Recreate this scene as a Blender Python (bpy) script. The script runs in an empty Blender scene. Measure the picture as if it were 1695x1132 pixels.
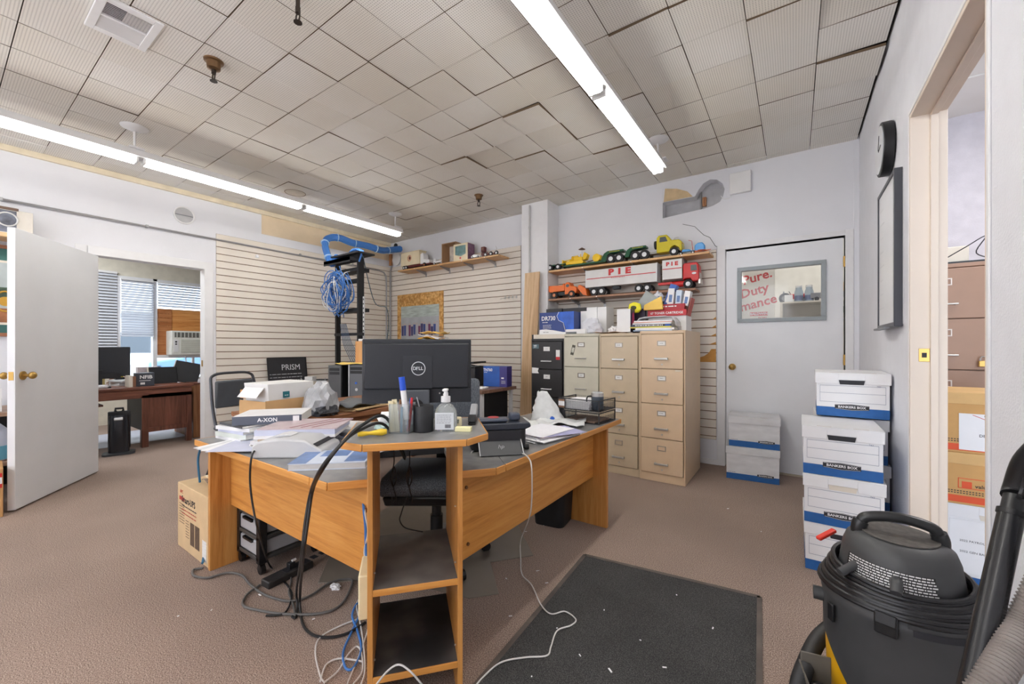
import bpy, bmesh, math, random
from mathutils import Vector, Matrix, Euler
random.seed(7)
SC = bpy.context.scene
COL = SC.collection
PI = math.pi
R = math.radians

# ---------------------------------------------------------------- camera
H = 1.16; FPX = 672.0; YAW = R(34.84); UC, VC = 847.5, 574.2
cam_d = bpy.data.cameras.new('camera'); cam = bpy.data.objects.new('camera', cam_d); COL.objects.link(cam)
cam_d.sensor_width = 36.0; cam_d.lens = FPX / 1695 * 36.0
cam_d.shift_y = (VC - 566.0) / 1695.0
cam_d.clip_start = 0.02
cam.location = (0, 0, H); cam.rotation_euler = (PI / 2, 0, YAW)
SC.camera = cam
# ---------------------------------------------------------------- world, exposure
W = bpy.data.worlds.new('sky'); SC.world = W; W.use_nodes = True
wn = W.node_tree.nodes; wl = W.node_tree.links
bg = wn['Background']; bg.inputs[0].default_value = (0.80, 0.90, 1.0, 1); bg.inputs[1].default_value = 5.0
SC.view_settings.view_transform = 'Standard'; SC.view_settings.look = 'None'
SC.view_settings.gamma = 1.0; SC.view_settings.use_curve_mapping = False
SC.view_settings.exposure = 0.66
SC.cycles.max_bounces = 10; SC.cycles.diffuse_bounces = 6
SC.cycles.sample_clamp_indirect = 8.0

def area(name, loc, size, power, rot=(0, 0, 0), col=(1, 1, 1)):
    l = bpy.data.lights.new(name, 'AREA'); l.shape = 'RECTANGLE'; l.size, l.size_y = size; l.energy = power; l.color = col
    o = bpy.data.objects.new(name, l); COL.objects.link(o); o.location = loc; o.rotation_euler = rot
    return o
# ceiling troffers of the two neighbouring rooms (out of view)
area('side_room_lamp', (1.5, 3.0, 2.82), (0.6, 1.2), 17, col=(1, .97, .95))
area('far_room_lamp', (-7.0, 0.6, 2.82), (1.2, 1.2), 45, col=(.96, .98, 1))
area('rear_fill_light', (-2.6, -2.2, 1.5), (5.0, 2.2), 70, (PI / 2, 0, PI), (.97, .98, 1))  # added fill light behind the camera, brightens the ceiling; no window modelled there
TUBE = 13.5   # strength of the fluorescent tubes

# ---------------------------------------------------------------- placing helpers: pixel ray met with a real plane
_F = Vector((-math.sin(YAW), math.cos(YAW), 0)); _R = Vector((math.cos(YAW), math.sin(YAW), 0)); _U = Vector((0, 0, 1)); _C = Vector((0, 0, H))
def _ray(u, v): return _F + _R * ((u - UC) / FPX) + _U * ((VC - v) / FPX)
def G(u, v, z=0.0):
    d = _ray(u, v); return _C + d * ((z - H) / d.z)
def WY(u, v, y):
    d = _ray(u, v); return _C + d * (y / d.y)
def WX(u, v, x):
    d = _ray(u, v); return _C + d * (x / d.x)
def D(u, v, dep): return _C + _ray(u, v) * dep

# ---------------------------------------------------------------- materials
def lin(c):
    if isinstance(c, str): c = tuple(int(c[i:i + 2], 16) for i in (0, 2, 4))
    r = [x / 255 for x in c[:3]]
    return tuple([x / 12.92 if x < .04045 else ((x + .055) / 1.055) ** 2.4 for x in r]) + (1,)
MATS = {}
def base_mat(name):
    m = bpy.data.materials.new(name); m.use_nodes = True
    return m, m.node_tree.nodes, m.node_tree.links, m.node_tree.nodes['Principled BSDF']
def M(name, col, rough=.5, metal=0, noise=.06, scale=12, bump=0, bscale=60, coat=0, alpha=1, trans=0, emit=0, stretch=None):
    if name in MATS: return MATS[name]
    m, n, l, p = base_mat(name)
    c = lin(col)
    p.inputs['Roughness'].default_value = rough; p.inputs['Metallic'].default_value = metal
    p.inputs['Coat Weight'].default_value = coat
    p.inputs['Base Color'].default_value = c
    tc = n.new('ShaderNodeTexCoord'); mp = n.new('ShaderNodeMapping'); l.new(tc.outputs['Object'], mp.inputs[0])
    if stretch: mp.inputs['Scale'].default_value = stretch
    if noise:
        nz = n.new('ShaderNodeTexNoise'); nz.inputs['Scale'].default_value = scale; nz.inputs['Detail'].default_value = 4
        l.new(mp.outputs[0], nz.inputs['Vector'])
        mr = n.new('ShaderNodeMapRange'); mr.inputs[1].default_value = .3; mr.inputs[2].default_value = .7
        mr.inputs[3].default_value = 1 - noise; mr.inputs[4].default_value = 1 + noise
        l.new(nz.outputs[0], mr.inputs[0])
        mx = n.new('ShaderNodeVectorMath'); mx.operation = 'SCALE'; mx.inputs[0].default_value = c[:3]
        l.new(mr.outputs[0], mx.inputs['Scale']); l.new(mx.outputs[0], p.inputs['Base Color'])
    if bump:
        nb = n.new('ShaderNodeTexNoise'); nb.inputs['Scale'].default_value = bscale; nb.inputs['Detail'].default_value = 3
        l.new(mp.outputs[0], nb.inputs['Vector'])
        b = n.new('ShaderNodeBump'); b.inputs['Strength'].default_value = bump; b.inputs['Distance'].default_value = .004
        l.new(nb.outputs[0], b.inputs['Height']); l.new(b.outputs[0], p.inputs['Normal'])
    if trans: p.inputs['Transmission Weight'].default_value = trans; p.inputs['IOR'].default_value = 1.45
    if alpha < 1: p.inputs['Alpha'].default_value = alpha
    if emit: p.inputs['Emission Color'].default_value = c; p.inputs['Emission Strength'].default_value = emit
    MATS[name] = m
    return m
def ramp(n, stops):
    r = n.new('ShaderNodeValToRGB'); e = r.color_ramp.elements
    while len(e) < len(stops): e.new(.5)
    for k, (p, c) in enumerate(stops): e[k].position = p; e[k].color = lin(c)
    return r
def wood(name, c1, c2, c3, axis='X', scale=5.0, rough=.42, fine=1.0):
    """grain runs along the given object axis"""
    if name in MATS: return MATS[name]
    m, n, l, p = base_mat(name)
    tc = n.new('ShaderNodeTexCoord'); mp = n.new('ShaderNodeMapping')
    s = {'X': (.6, 11, 11), 'Y': (11, .6, 11), 'Z': (11, 11, .6)}[axis]
    mp.inputs['Scale'].default_value = s; l.new(tc.outputs['Object'], mp.inputs[0])
    a = n.new('ShaderNodeTexNoise'); a.inputs['Scale'].default_value = scale * .5; a.inputs['Detail'].default_value = 5; a.inputs['Distortion'].default_value = 1.4
    b = n.new('ShaderNodeTexNoise'); b.inputs['Scale'].default_value = scale * 6 * fine; b.inputs['Detail'].default_value = 3
    l.new(mp.outputs[0], a.inputs['Vector']); l.new(mp.outputs[0], b.inputs['Vector'])
    ad = n.new('ShaderNodeMath'); ad.operation = 'MULTIPLY_ADD'; ad.inputs[1].default_value = .32
    l.new(b.outputs[0], ad.inputs[0]); l.new(a.outputs[0], ad.inputs[2])
    r = ramp(n, [(.42, c1), (.62, c2), (.85, c3)]); l.new(ad.outputs[0], r.inputs[0])
    l.new(r.outputs[0], p.inputs['Base Color']); p.inputs['Roughness'].default_value = rough
    MATS[name] = m; return m
def speckle(name, cols, scale=300, rough=.9, bump=.3, big=None):
    if name in MATS: return MATS[name]
    m, n, l, p = base_mat(name)
    tc = n.new('ShaderNodeTexCoord')
    a = n.new('ShaderNodeTexNoise'); a.inputs['Scale'].default_value = scale; a.inputs['Detail'].default_value = 2; l.new(tc.outputs['Object'], a.inputs['Vector'])
    r = ramp(n, list(zip([.34, .5, .66], cols))); l.new(a.outputs[0], r.inputs[0])
    out = r.outputs[0]
    if big:
        g = n.new('ShaderNodeTexNoise'); g.inputs['Scale'].default_value = big[0]; g.inputs['Detail'].default_value = 5; l.new(tc.outputs['Object'], g.inputs['Vector'])
        mr = n.new('ShaderNodeMapRange'); mr.inputs[1].default_value = .35; mr.inputs[2].default_value = .65; mr.inputs[3].default_value = 1 - big[1]; mr.inputs[4].default_value = 1 + big[1]
        l.new(g.outputs[0], mr.inputs[0]); s = n.new('ShaderNodeVectorMath'); s.operation = 'SCALE'
        l.new(out, s.inputs[0]); l.new(mr.outputs[0], s.inputs['Scale']); out = s.outputs[0]
    l.new(out, p.inputs['Base Color']); p.inputs['Roughness'].default_value = rough
    b = n.new('ShaderNodeBump'); b.inputs['Strength'].default_value = bump; b.inputs['Distance'].default_value = .003
    l.new(a.outputs[0], b.inputs['Height']); l.new(b.outputs[0], p.inputs['Normal'])
    MATS[name] = m; return m
def tile_mat():
    m, n, l, p = base_mat('perforated_tile')
    tc = n.new('ShaderNodeTexCoord'); sx = n.new('ShaderNodeSeparateXYZ'); l.new(tc.outputs['Object'], sx.inputs[0])
    def mth(op, a, b=None, c=None):
        q = n.new('ShaderNodeMath'); q.operation = op
        for k, x in enumerate((a, b, c)):
            if x is None: continue
            if isinstance(x, (int, float)): q.inputs[k].default_value = x
            else: l.new(x, q.inputs[k])
        return q.outputs[0]
    N = 24; P = .3072 / N
    def cell(o):
        f = mth('FRACT', mth('ADD', mth('DIVIDE', o, P), 100.0)); return mth('SUBTRACT', f, .5)
    cx, cy = cell(sx.outputs[0]), cell(sx.outputs[1])
    d = mth('SQRT', mth('ADD', mth('MULTIPLY', cx, cx), mth('MULTIPLY', cy, cy)))
    dot = n.new('ShaderNodeMapRange'); dot.inputs[1].default_value = .17; dot.inputs[2].default_value = .27; dot.inputs[3].default_value = 1; dot.inputs[4].default_value = 0
    l.new(d, dot.inputs[0])
    ex = mth('LESS_THAN', mth('ABSOLUTE', sx.outputs[0]), .1530); ey = mth('LESS_THAN', mth('ABSOLUTE', sx.outputs[1]), .1530)
    msk = mth('MULTIPLY', mth('MULTIPLY', dot.outputs[0], mth('MULTIPLY', ex, ey)), .5)
    oi = n.new('ShaderNodeObjectInfo')
    r = ramp(n, [(0, (236, 234, 228)), (.5, (241, 239, 234)), (1, (232, 228, 219))]); l.new(oi.outputs['Random'], r.inputs[0])
    g = n.new('ShaderNodeTexCoord')
    geo = n.new('ShaderNodeNewGeometry'); nz = n.new('ShaderNodeTexNoise'); nz.inputs['Scale'].default_value = .9; nz.inputs['Detail'].default_value = 4
    l.new(geo.outputs['Position'], nz.inputs['Vector'])
    mr = n.new('ShaderNodeMapRange'); mr.inputs[1].default_value = .4; mr.inputs[2].default_value = .62; l.new(nz.outputs[0], mr.inputs[0])
    mix0 = n.new('ShaderNodeMix'); mix0.data_type = 'RGBA'; mix0.inputs['B'].default_value = lin((205, 194, 172))
    l.new(mth('MULTIPLY', mr.outputs[0], .32), mix0.inputs['Factor']); l.new(r.outputs[0], mix0.inputs['A'])
    mix = n.new('ShaderNodeMix'); mix.data_type = 'RGBA'; mix.inputs['B'].default_value = lin((96, 90, 82))
    l.new(msk, mix.inputs['Factor']); l.new(mix0.outputs['Result'], mix.inputs['A'])
    l.new(mix.outputs['Result'], p.inputs['Base Color']); p.inputs['Roughness'].default_value = .85
    b = n.new('ShaderNodeBump'); b.invert = True; b.inputs['Strength'].default_value = .5; b.inputs['Distance'].default_value = .003
    l.new(msk, b.inputs['Height']); l.new(b.outputs[0], p.inputs['Normal'])
    MATS['tile'] = m; return m

# ---------------------------------------------------------------- mesh helpers
class B:
    def __init__(s): s.bm = bmesh.new()
    def box(s, c, d, rz=0, rx=0, ry=0, mat=0, taper=None):
        r = bmesh.ops.create_cube(s.bm, size=1)['verts']
        for v in r:
            v.co = Vector((v.co.x * d[0], v.co.y * d[1], v.co.z * d[2]))
            if taper and v.co.z > 0: v.co.x *= taper[0]; v.co.y *= taper[1]
        s._x(r, c, rx, ry, rz, mat); return s
    def _x(s, verts, c, rx, ry, rz, mat):
        bmesh.ops.transform(s.bm, matrix=Matrix.Translation(Vector(c)) @ Euler((rx, ry, rz)).to_matrix().to_4x4(), verts=verts)
        if mat:
            for f in {f for v in verts for f in v.link_faces}: f.material_index = mat
    def bb(s, x0, x1, y0, y1, z0, z1, mat=0):
        return s.box(((x0 + x1) / 2, (y0 + y1) / 2, (z0 + z1) / 2), (abs(x1 - x0), abs(y1 - y0), abs(z1 - z0)), mat=mat)
    def cyl(s, c, r, h, rx=0, ry=0, rz=0, n=20, r2=None, mat=0):
        v = bmesh.ops.create_cone(s.bm, cap_ends=True, segments=n, radius1=r, radius2=r if r2 is None else r2, depth=h)['verts']
        s._x(v, c, rx, ry, rz, mat); return s
    def sph(s, c, r, sc=(1, 1, 1), n=16, mat=0, rz=0, rx=0, ry=0):
        v = bmesh.ops.create_uvsphere(s.bm, u_segments=n, v_segments=max(6, n // 2), radius=r)['verts']
        for q in v: q.co = Vector((q.co.x * sc[0], q.co.y * sc[1], q.co.z * sc[2]))
        s._x(v, c, rx, ry, rz, mat); return s
    def lathe(s, prof, c=(0, 0, 0), n=28, mat=0):
        rings = []
        for r, z in prof:
            rings.append([s.bm.verts.new((c[0] + r * math.cos(2 * PI * k / n), c[1] + r * math.sin(2 * PI * k / n), c[2] + z)) for k in range(n)])
        for a, b in zip(rings, rings[1:]):
            for k in range(n):
                f = s.bm.faces.new((a[k], a[(k + 1) % n], b[(k + 1) % n], b[k])); f.material_index = mat
        for ring in (rings[0], rings[-1]):
            try: f = s.bm.faces.new(ring); f.material_index = mat
            except Exception: pass
        return s
    def prism(s, pts, z0, z1, mat=0):
        a = [s.bm.verts.new((p[0], p[1], z0)) for p in pts]; b = [s.bm.verts.new((p[0], p[1], z1)) for p in pts]
        k = len(pts); fs = [s.bm.faces.new(a[::-1]), s.bm.faces.new(b)]
        for i in range(k): fs.append(s.bm.faces.new((a[i], a[(i + 1) % k], b[(i + 1) % k], b[i])))
        for f in fs: f.material_index = mat
        return s
    def prof(s, pts, w, axis='Y', c=(0, 0, 0), mat=0):
        """extrude a 2D outline (a,z) along an axis, centred; axis Y: outline in XZ, axis X: outline in YZ"""
        r = []
        for sgn in (-.5, .5):
            for a, z in pts:
                co = (a, sgn * w, z) if axis == 'Y' else (sgn * w, a, z)
                r.append(s.bm.verts.new(Vector(co) + Vector(c)))
        k = len(pts); a, b = r[:k], r[k:]
        fs = [s.bm.faces.new(a), s.bm.faces.new(b[::-1])]
        for i in range(k): fs.append(s.bm.faces.new((a[(i + 1) % k], a[i], b[i], b[(i + 1) % k])))
        for f in fs: f.material_index = mat
        return s
    def tube(s, pts, r, n=8, mat=0, closed=False):
        pts = [Vector(p) for p in pts]; rings = []; up = Vector((0, 0, 1)); prev = None
        for i, p in enumerate(pts):
            t = (pts[min(i + 1, len(pts) - 1)] - pts[max(i - 1, 0)]).normalized()
            if prev is None:
                a = t.cross(up)
                if a.length < .1: a = t.cross(Vector((1, 0, 0)))
            else: a = prev - t * prev.dot(t)
            a.normalize(); prev = a; b = t.cross(a)
            rr = r[i] if isinstance(r, (list, tuple)) else r
            rings.append([s.bm.verts.new(p + (a * math.cos(2 * PI * k / n) + b * math.sin(2 * PI * k / n)) * rr) for k in range(n)])
        for a, b in zip(rings, rings[1:]):
            for k in range(n):
                f = s.bm.faces.new((a[k], a[(k + 1) % n], b[(k + 1) % n], b[k])); f.material_index = mat
        for ring in (rings[0][::-1], rings[-1]):
            try: s.bm.faces.new(ring).material_index = mat
            except Exception: pass
        return s
    def obj(s, name, mats, parent=None, bevel=0, smooth=None, loc=None, rz=0, sub=0, solid=0):
        bmesh.ops.recalc_face_normals(s.bm, faces=s.bm.faces[:])
        me = bpy.data.meshes.new(name); s.bm.to_mesh(me); s.bm.free()
        if not isinstance(mats, (list, tuple)): mats = [mats]
        for m in mats: me.materials.append(m)
        o = bpy.data.objects.new(name, me); COL.objects.link(o)
        if parent: o.parent = parent
        if loc is not None: o.location = loc
        if rz: o.rotation_euler = (0, 0, rz)
        if solid:
            q = o.modifiers.new('s', 'SOLIDIFY'); q.thickness = solid
        if bevel:
            q = o.modifiers.new('b', 'BEVEL'); q.width = bevel; q.segments = 2; q.limit_method = 'ANGLE'; q.angle_limit = R(40)
        if sub:
            q = o.modifiers.new('u', 'SUBSURF'); q.levels = sub; q.render_levels = sub
        if smooth is None: smooth = bool(bevel or sub)
        if smooth:
            me.polygons.foreach_set('use_smooth', [True] * len(me.polygons)); 
            if not sub: me.set_sharp_from_angle(angle=R(38))
        return o
def smooth_pts(pts, k=6):
    pts = [Vector(p) for p in pts]; out = []
    for i in range(len(pts) - 1):
        p0, p1, p2, p3 = pts[max(i - 1, 0)], pts[i], pts[i + 1], pts[min(i + 2, len(pts) - 1)]
        for j in range(k):
            t = j / k
            out.append(.5 * ((2 * p1) + (p2 - p0) * t + (2 * p0 - 5 * p1 + 4 * p2 - p3) * t * t + (3 * p1 - p0 - 3 * p2 + p3) * t ** 3))
    return out + [pts[-1]]
def thing(name, label, cat, loc=(0, 0, 0), rz=0, group=None):
    o = bpy.data.objects.new(name, None); COL.objects.link(o); o.empty_display_size = .05
    o.location = loc; o.rotation_euler = (0, 0, rz); o['label'] = label; o['category'] = cat
    if group: o['group'] = group
    return o
def tag(o, label, cat, group=None):
    o['label'] = label; o['category'] = cat
    if group: o['group'] = group
    return o
def struct(o): o['kind'] = 'structure'; return o
def dup(root, loc, rz=None, label=None, group=None):
    r = root.copy(); COL.objects.link(r); r.location = loc
    if rz is not None: r.rotation_euler = (0, 0, rz)
    if label: r['label'] = label
    if group: r['group'] = group
    for ch in list(root.children):
        c = ch.copy(); COL.objects.link(c); c.parent = r
        for g in list(ch.children):
            d = g.copy(); COL.objects.link(d); d.parent = c
    return r
def text(s, size, mat, parent, loc, rot=(PI / 2, 0, 0), ext=.0006, align='CENTER', sx=1.0, name='lettering', shear=0, bold=.0):
    cu = bpy.data.curves.new(name, 'FONT'); cu.body = s; cu.size = size; cu.extrude = ext; cu.align_x = align; cu.align_y = 'CENTER'
    cu.shear = shear; cu.offset = bold * size; cu.resolution_u = 2
    cu.materials.append(mat)
    tmp = bpy.data.objects.new(name, cu); me = bpy.data.meshes.new_from_object(tmp); bpy.data.objects.remove(tmp)
    if not me.materials: me.materials.append(mat)
    o = bpy.data.objects.new(name, me); COL.objects.link(o); o.parent = parent; o.location = loc; o.rotation_euler = rot; o.scale = (sx, 1, 1)
    return o
def cable(name, pts, r, mat, label, cat='cable', k=6, group=None, n=7):
    o = B().tube(smooth_pts(pts, k), r, n).obj(name, mat, smooth=True); return tag(o, label, cat, group)

def scrib(parent, x, y, z, w, rows, h, mat, seed=1, pitch=1.9, axis='Y', bold=.5):
    """rows of small illegible print: short bars"""
    rnd = random.Random(seed); b = B()
    for r_ in range(rows):
        a = -w / 2; zz = z - r_ * h * pitch
        while a < w / 2 - h * .4:
            q = min(rnd.uniform(.6, 3.0) * h, w / 2 - a)
            if axis == 'Y': b.bb(x + a, x + a + q, y - .0004, y, zz - h * bold / 2, zz + h * bold / 2)
            elif axis == 'X': b.bb(x - .0004, x, y + a, y + a + q, zz - h * bold / 2, zz + h * bold / 2)
            a += q + h * .45
    o = b.obj('small_print', mat, parent); o['kind'] = 'stuff'; return o
# shared materials
WHITE = M('wall_paint', (226, 227, 232), .75, noise=.02, scale=3, bump=.12, bscale=90)
TRIM = M('trim_paint', (228, 228, 230), .5, noise=.02)
CREAM = M('cream_paint', (222, 214, 200), .6, noise=.05, scale=5)
DOORW = M('door_paint', (226, 228, 232), .45, noise=.03, scale=3)
OAK = wood('oak_x', (184, 118, 50), (207, 141, 66), (219, 157, 82), 'X')
OAKY = wood('oak_y', (184, 118, 50), (207, 141, 66), (219, 157, 82), 'Y')
OAKZ = wood('oak_z', (172, 110, 50), (198, 136, 68), (210, 152, 84), 'Z')
LAM = speckle('grey_laminate', [(112, 112, 112), (126, 126, 126), (140, 139, 137)], 14, .32, .02, big=(3, .10))
BLK = M('black_plastic', (24, 25, 28), .38, noise=.1)
BLKM = M('black_matt', (30, 31, 34), .6, noise=.1)
DGRY = M('dark_grey_plastic', (62, 64, 68), .5)
GRY = M('grey_plastic', (128, 130, 134), .5)
LGRY = M('light_grey_plastic', (205, 205, 205), .45)
WP = M('white_plastic', (232, 232, 232), .4, noise=.02)
PAPER = M('paper', (236, 236, 238), .75, noise=.02)
CHROME = M('chrome', (196, 194, 190), .28, .65)
STEEL = M('steel', (168, 168, 170), .4, .5)
BRASS = M('brass', (178, 142, 76), .3, .65, noise=.02)
CARD = M('cardboard', (196, 150, 98), .8, noise=.07, scale=6)
RED = M('red', (196, 34, 38), .45)
BLUE = M('blue', (28, 90, 190), .4)
YEL = M('yellow', (228, 200, 40), .45)
INK = M('ink', (40, 40, 46), .6, noise=0)
BLUEC = M('blue_cable', (62, 118, 190), .45)
# ================================================================= ROOM SHELL
XL, XR, YB, ZC = -5.57, 0.442, 4.435, 2.90
YF = -2.3
CARPET = speckle('carpet', [(102, 86, 77), (146, 126, 115), (186, 168, 155)], 260, .95, .45, big=(1.1, .10))
TILE = tile_mat()
struct(B().bb(-9, 2.7, -2.5, 4.6, -.08, 0).obj('floor', CARPET))
PLENUM = M('plenum', (44, 38, 32), .9)
ceiling = struct(B().bb(-9, 2.7, -2.5, 4.6, ZC + .03, ZC + .1).obj('ceiling', PLENUM))
# ceiling tiles
TX, TY = .320, .3146
tb = bmesh.new(); bmesh.ops.create_cube(tb, size=1)
for v in tb.verts: v.co = Vector((v.co.x * .3155, v.co.y * .3100, v.co.z * .016))
for f in tb.faces: f.material_index = 0 if abs(f.normal.z) > .5 else 1
tme = bpy.data.meshes.new('tile'); tb.to_mesh(tme); tb.free(); tme.materials.append(TILE); tme.materials.append(M('tile_core', (104, 86, 66), .9))
tl = []
for i in range(-18, 3):
    for j in range(-15, 8):
        x0, x1 = .109 + (i - 1) * TX, .109 + i * TX; y0, y1 = 2.474 + (j - 1) * TY, 2.474 + j * TY
        cx, cy = (x0 + x1) / 2, (y0 + y1) / 2
        if cx < XL - .1 or cx > XR + .1 or cy > YB + .12 or cy < YF: continue
        tl.append((i, j, cx, cy))
SAG = {(-5, 1): (.03, .015, -.012), (-5, 2): (-.02, .03, -.006), (-6, 1): (.0, -.03, -.008), (-7, 1): (-.03, .02, -.01), (0, 0): (.0, .03, -.012), (0, 1): (.035, 0, -.012),
       (-1, 0): (.03, .0, -.008), (1, 3): (.0, .045, -.02), (-2, 0): (.02, -.02, -.01), (-4, 4): (.03, .02, -.008), (-4, 1): (-.025, .02, -.008), (-1, -1): (.02, .03, -.01), (-6, 3): (.03, 0, -.008), (-8, 2): (.02, .03, -.01), (0, -1): (.03, 0, -.01)}
def inview(cx, cy):
    q = Vector((cx, cy, ZC)) - _C; d = q.dot(_F)
    if d < .2: return -9
    u = UC + FPX * q.dot(_R) / d; v = VC - FPX * q.z / d
    return d if (-120 < u < 1815 and v > -120) else 50 + d
tl.sort(key=lambda t: inview(t[2], t[3]) if inview(t[2], t[3]) > 0 else 99)
rest = B()
for n_, (i, j, cx, cy) in enumerate(tl):
    rx, ry, dz = SAG.get((i, j), (random.gauss(0, .005), random.gauss(0, .005), -abs(random.gauss(0, .002))))
    # cut tiles that run into the walls
    fx0, fx1 = max(cx - .158, XL), min(cx + .158, XR); fy0, fy1 = max(cy - .1555, YF), min(cy + .1555, YB)
    cut = (fx1 - fx0 < .31) or (fy1 - fy0 < .305)
    if n_ < 298:
        if cut:
            if fx1 - fx0 < .02 or fy1 - fy0 < .02: continue
            o = B().bb(fx0 - cx, fx1 - cx, fy0 - cy, fy1 - cy, -.008, .008).obj('tile', TILE)
        else:
            o = bpy.data.objects.new('tile', tme); COL.objects.link(o)
        o.parent = ceiling; o.location = (cx, cy, ZC + .008 + dz); o.rotation_euler = (rx, ry, 0)
    else:
        if fx1 > fx0 and fy1 > fy0: rest.bb(fx0, fx1, fy0, fy1, ZC, ZC + .016)
o = rest.obj('tile_field', TILE, ceiling); o['kind'] = 'stuff'

# --- back wall, with the torn-out recess above the filing cabinets
def wallY(name, y0, y1, rects, mat, holes=()):
    b = B()
    for r in rects: b.bb(r[0], r[1], y0, y1, r[2], r[3])
    return struct(b.obj(name, mat))
hx0, hx1, hz0, hz1 = -1.145, -.56, 2.52, 2.83
wall_back = wallY('wall_back', YB, YB + .12, [(XL - .12, -2.39, 0, ZC + .03), (-2.39, hx0, 0, ZC + .03), (hx0, hx1, 0, hz0), (hx0, hx1, hz1, ZC + .03), (hx1, -.557, 0, ZC + .03),
                 (-.557, .352, 2.105, ZC + .03), (.352, XR + .12, 0, ZC + .03)], WHITE)
struct(B().bb(XR + .115, 2.7, YB, YB + .12, 0, ZC + .03).obj('wall_side_room', M('side_room_paint', (214, 210, 216), .8, bump=.5, bscale=160)))
# plaster around the hole: keep a rectangle + a round end, the rest is plaster
PL = M('broken_plaster', (196, 172, 140), .9, noise=.15, scale=8)
b = B()
xm, zt, zr = -.80, 2.685, 2.74; rr = .13; cxr, czr = -.69, 2.695
# filler above the long slot and around the round cut-out (polygonal, real thickness)
b.prof([(hx0, hz1), (hx0, zt), (-.83, zt + .0), (-.80, 2.74), (-.75, 2.80), (-.69, 2.825), (-.63, 2.81), (-.58, 2.76), (hx1, 2.70), (hx1, hz1)], .118, 'Y', (0, YB + .061, 0))
b.prof([(hx1, 2.70), (-.572, 2.64), (-.60, 2.585), (-.66, 2.56), (-.74, 2.545), (-.85, 2.54), (-1.0, 2.53), (hx0, 2.52), (hx1, 2.52)], .118, 'Y', (0, YB + .061, 0))
o = b.obj('plaster_edge', WHITE, wall_back)
b = B().bb(hx0 - .02, hx1 + .02, YB + .125, YB + .14, hz0 - .02, hz1 + .02)
b.obj('recess_board', M('old_board', (188, 188, 190), .8, noise=.12, scale=9), wall_back)
B().bb(-.800, -.785, YB + .10, YB + .125, 2.53, 2.83).obj('recess_stud', M('stud', (150, 148, 146), .8), wall_back)
B().bb(-.775, -.74, YB + .09, YB + .124, 2.60, 2.69).obj('recess_wood', wood('raw', (150, 96, 56), (180, 124, 80), (196, 150, 104), 'Z'), wall_back, rz=0)
B().prof([(-1.12, hz1 - .003), (-1.0, 2.80), (-.9, 2.75), (-.85, 2.69), (hx0 + .01, 2.69)], .004, 'Y', (0, YB - .0015, 0)).obj('peeled_paint', M('peeled', (214, 190, 150), .85, noise=.12, scale=14), wall_back)
# crack
B().tube([(p.x, YB - .0005, p.z) for p in [WY(u, v, YB) for u, v in [(1130, 371), (1150, 375), (1165, 389), (1175, 393), (1184, 407), (1196, 411)]]], .0022, 4).obj('crack', INK, wall_back)
# screws & wire of the grey box
ap = thing('wireless_access_point', 'flat white square wireless box screwed high on the back wall', 'access point', (-.425, YB - .02, 2.725), 0)
B().bb(-.09, .09, -.02, .018, -.10, .10).obj('housing', WP, ap, bevel=.008)
B().tube(smooth_pts([(-.07, .018, -.09), (-.09, .016, -.12), (-.14, .016, -.12), (-.17, .03, -.08)]), .003, 6).obj('wire', WP, ap, smooth=True)

# --- right wall with the doorway to the side room
DY0, DY1, DZ = 1.678, 2.61, 2.236; WT = .115
wall_right = struct(B().bb(XR, XR + WT, YF, DY0, 0, ZC + .03).bb(XR, XR + WT, DY1, YB, 0, ZC + .03).bb(XR, XR + WT, DY0, DY1, DZ, ZC + .03).obj('wall_right', M('right_wall_paint', (224, 225, 231), .8, noise=.02, bump=.5, bscale=150)))
JMB = M('jamb_paint', (222, 208, 194), .55, noise=.05, scale=4, stretch=(1, 1, .4))
j = struct(B().bb(XR - .004, XR + WT + .004, DY1 - .016, DY1, 0, DZ).bb(XR - .004, XR + WT + .004, DY0, DY0 + .016, 0, DZ).bb(XR - .004, XR + WT + .004, DY0 + .016, DY1 - .016, DZ - .018, DZ).obj('trim_1', JMB, bevel=.002))
B().bb(XR + .062, XR + .088, DY1 - .028, DY1 - .016, 0, DZ - .018).bb(XR + .062, XR + .088, DY0 + .016, DY0 + .028, 0, DZ - .018).bb(XR + .062, XR + .088, DY0 + .028, DY1 - .028, DZ - .03, DZ - .018).obj('door_stop', JMB, j, bevel=.002)
sp = WY(1557, 588, DY1 - .017)
B().bb(-.018, .018, -.002, .001, -.03, .03).obj('strike_plate', BRASS, j, loc=(XR + .043, DY1 - .0165, sp.z), bevel=.001)
B().bb(-.008, .008, -.0035, -.0015, -.011, .011).obj('latch_hole', INK, j, loc=(XR + .043, DY1 - .0165, sp.z))
# casing on the side-room face and drywall edge bead on the near side
struct(B().bb(XR - .006, XR + .0, DY1, DY1 + .018, 0, DZ + .018).bb(XR - .006, XR, DY0 - .018, DY0, 0, DZ + .018).bb(XR - .006, XR, DY0, DY1, DZ, DZ + .018).obj('trim_2', TRIM, bevel=.002))
SIDEP = M('side_room_paint', 'd6d2d8')
struct(B().bb(2.6, 2.7, YF, YB, 0, ZC + .03).obj('wall_side_room_end', SIDEP))
# side room ceiling tiles (same tiles, joined: only a sliver is seen)
b = B()
for i in range(0, 7):
    for jj in range(-3, 7):
        x0 = XR + WT + .004 + i * .305; y1 = YB - jj * .305
        if y1 - .3 < YF: continue
        b.bb(x0, x0 + .301, y1 - .301, y1, ZC + .0 - (.008 if (i, jj) == (1, 1) else 0), ZC + .016)
b.obj('tile_field', TILE, ceiling)['kind'] = 'stuff'
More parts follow.
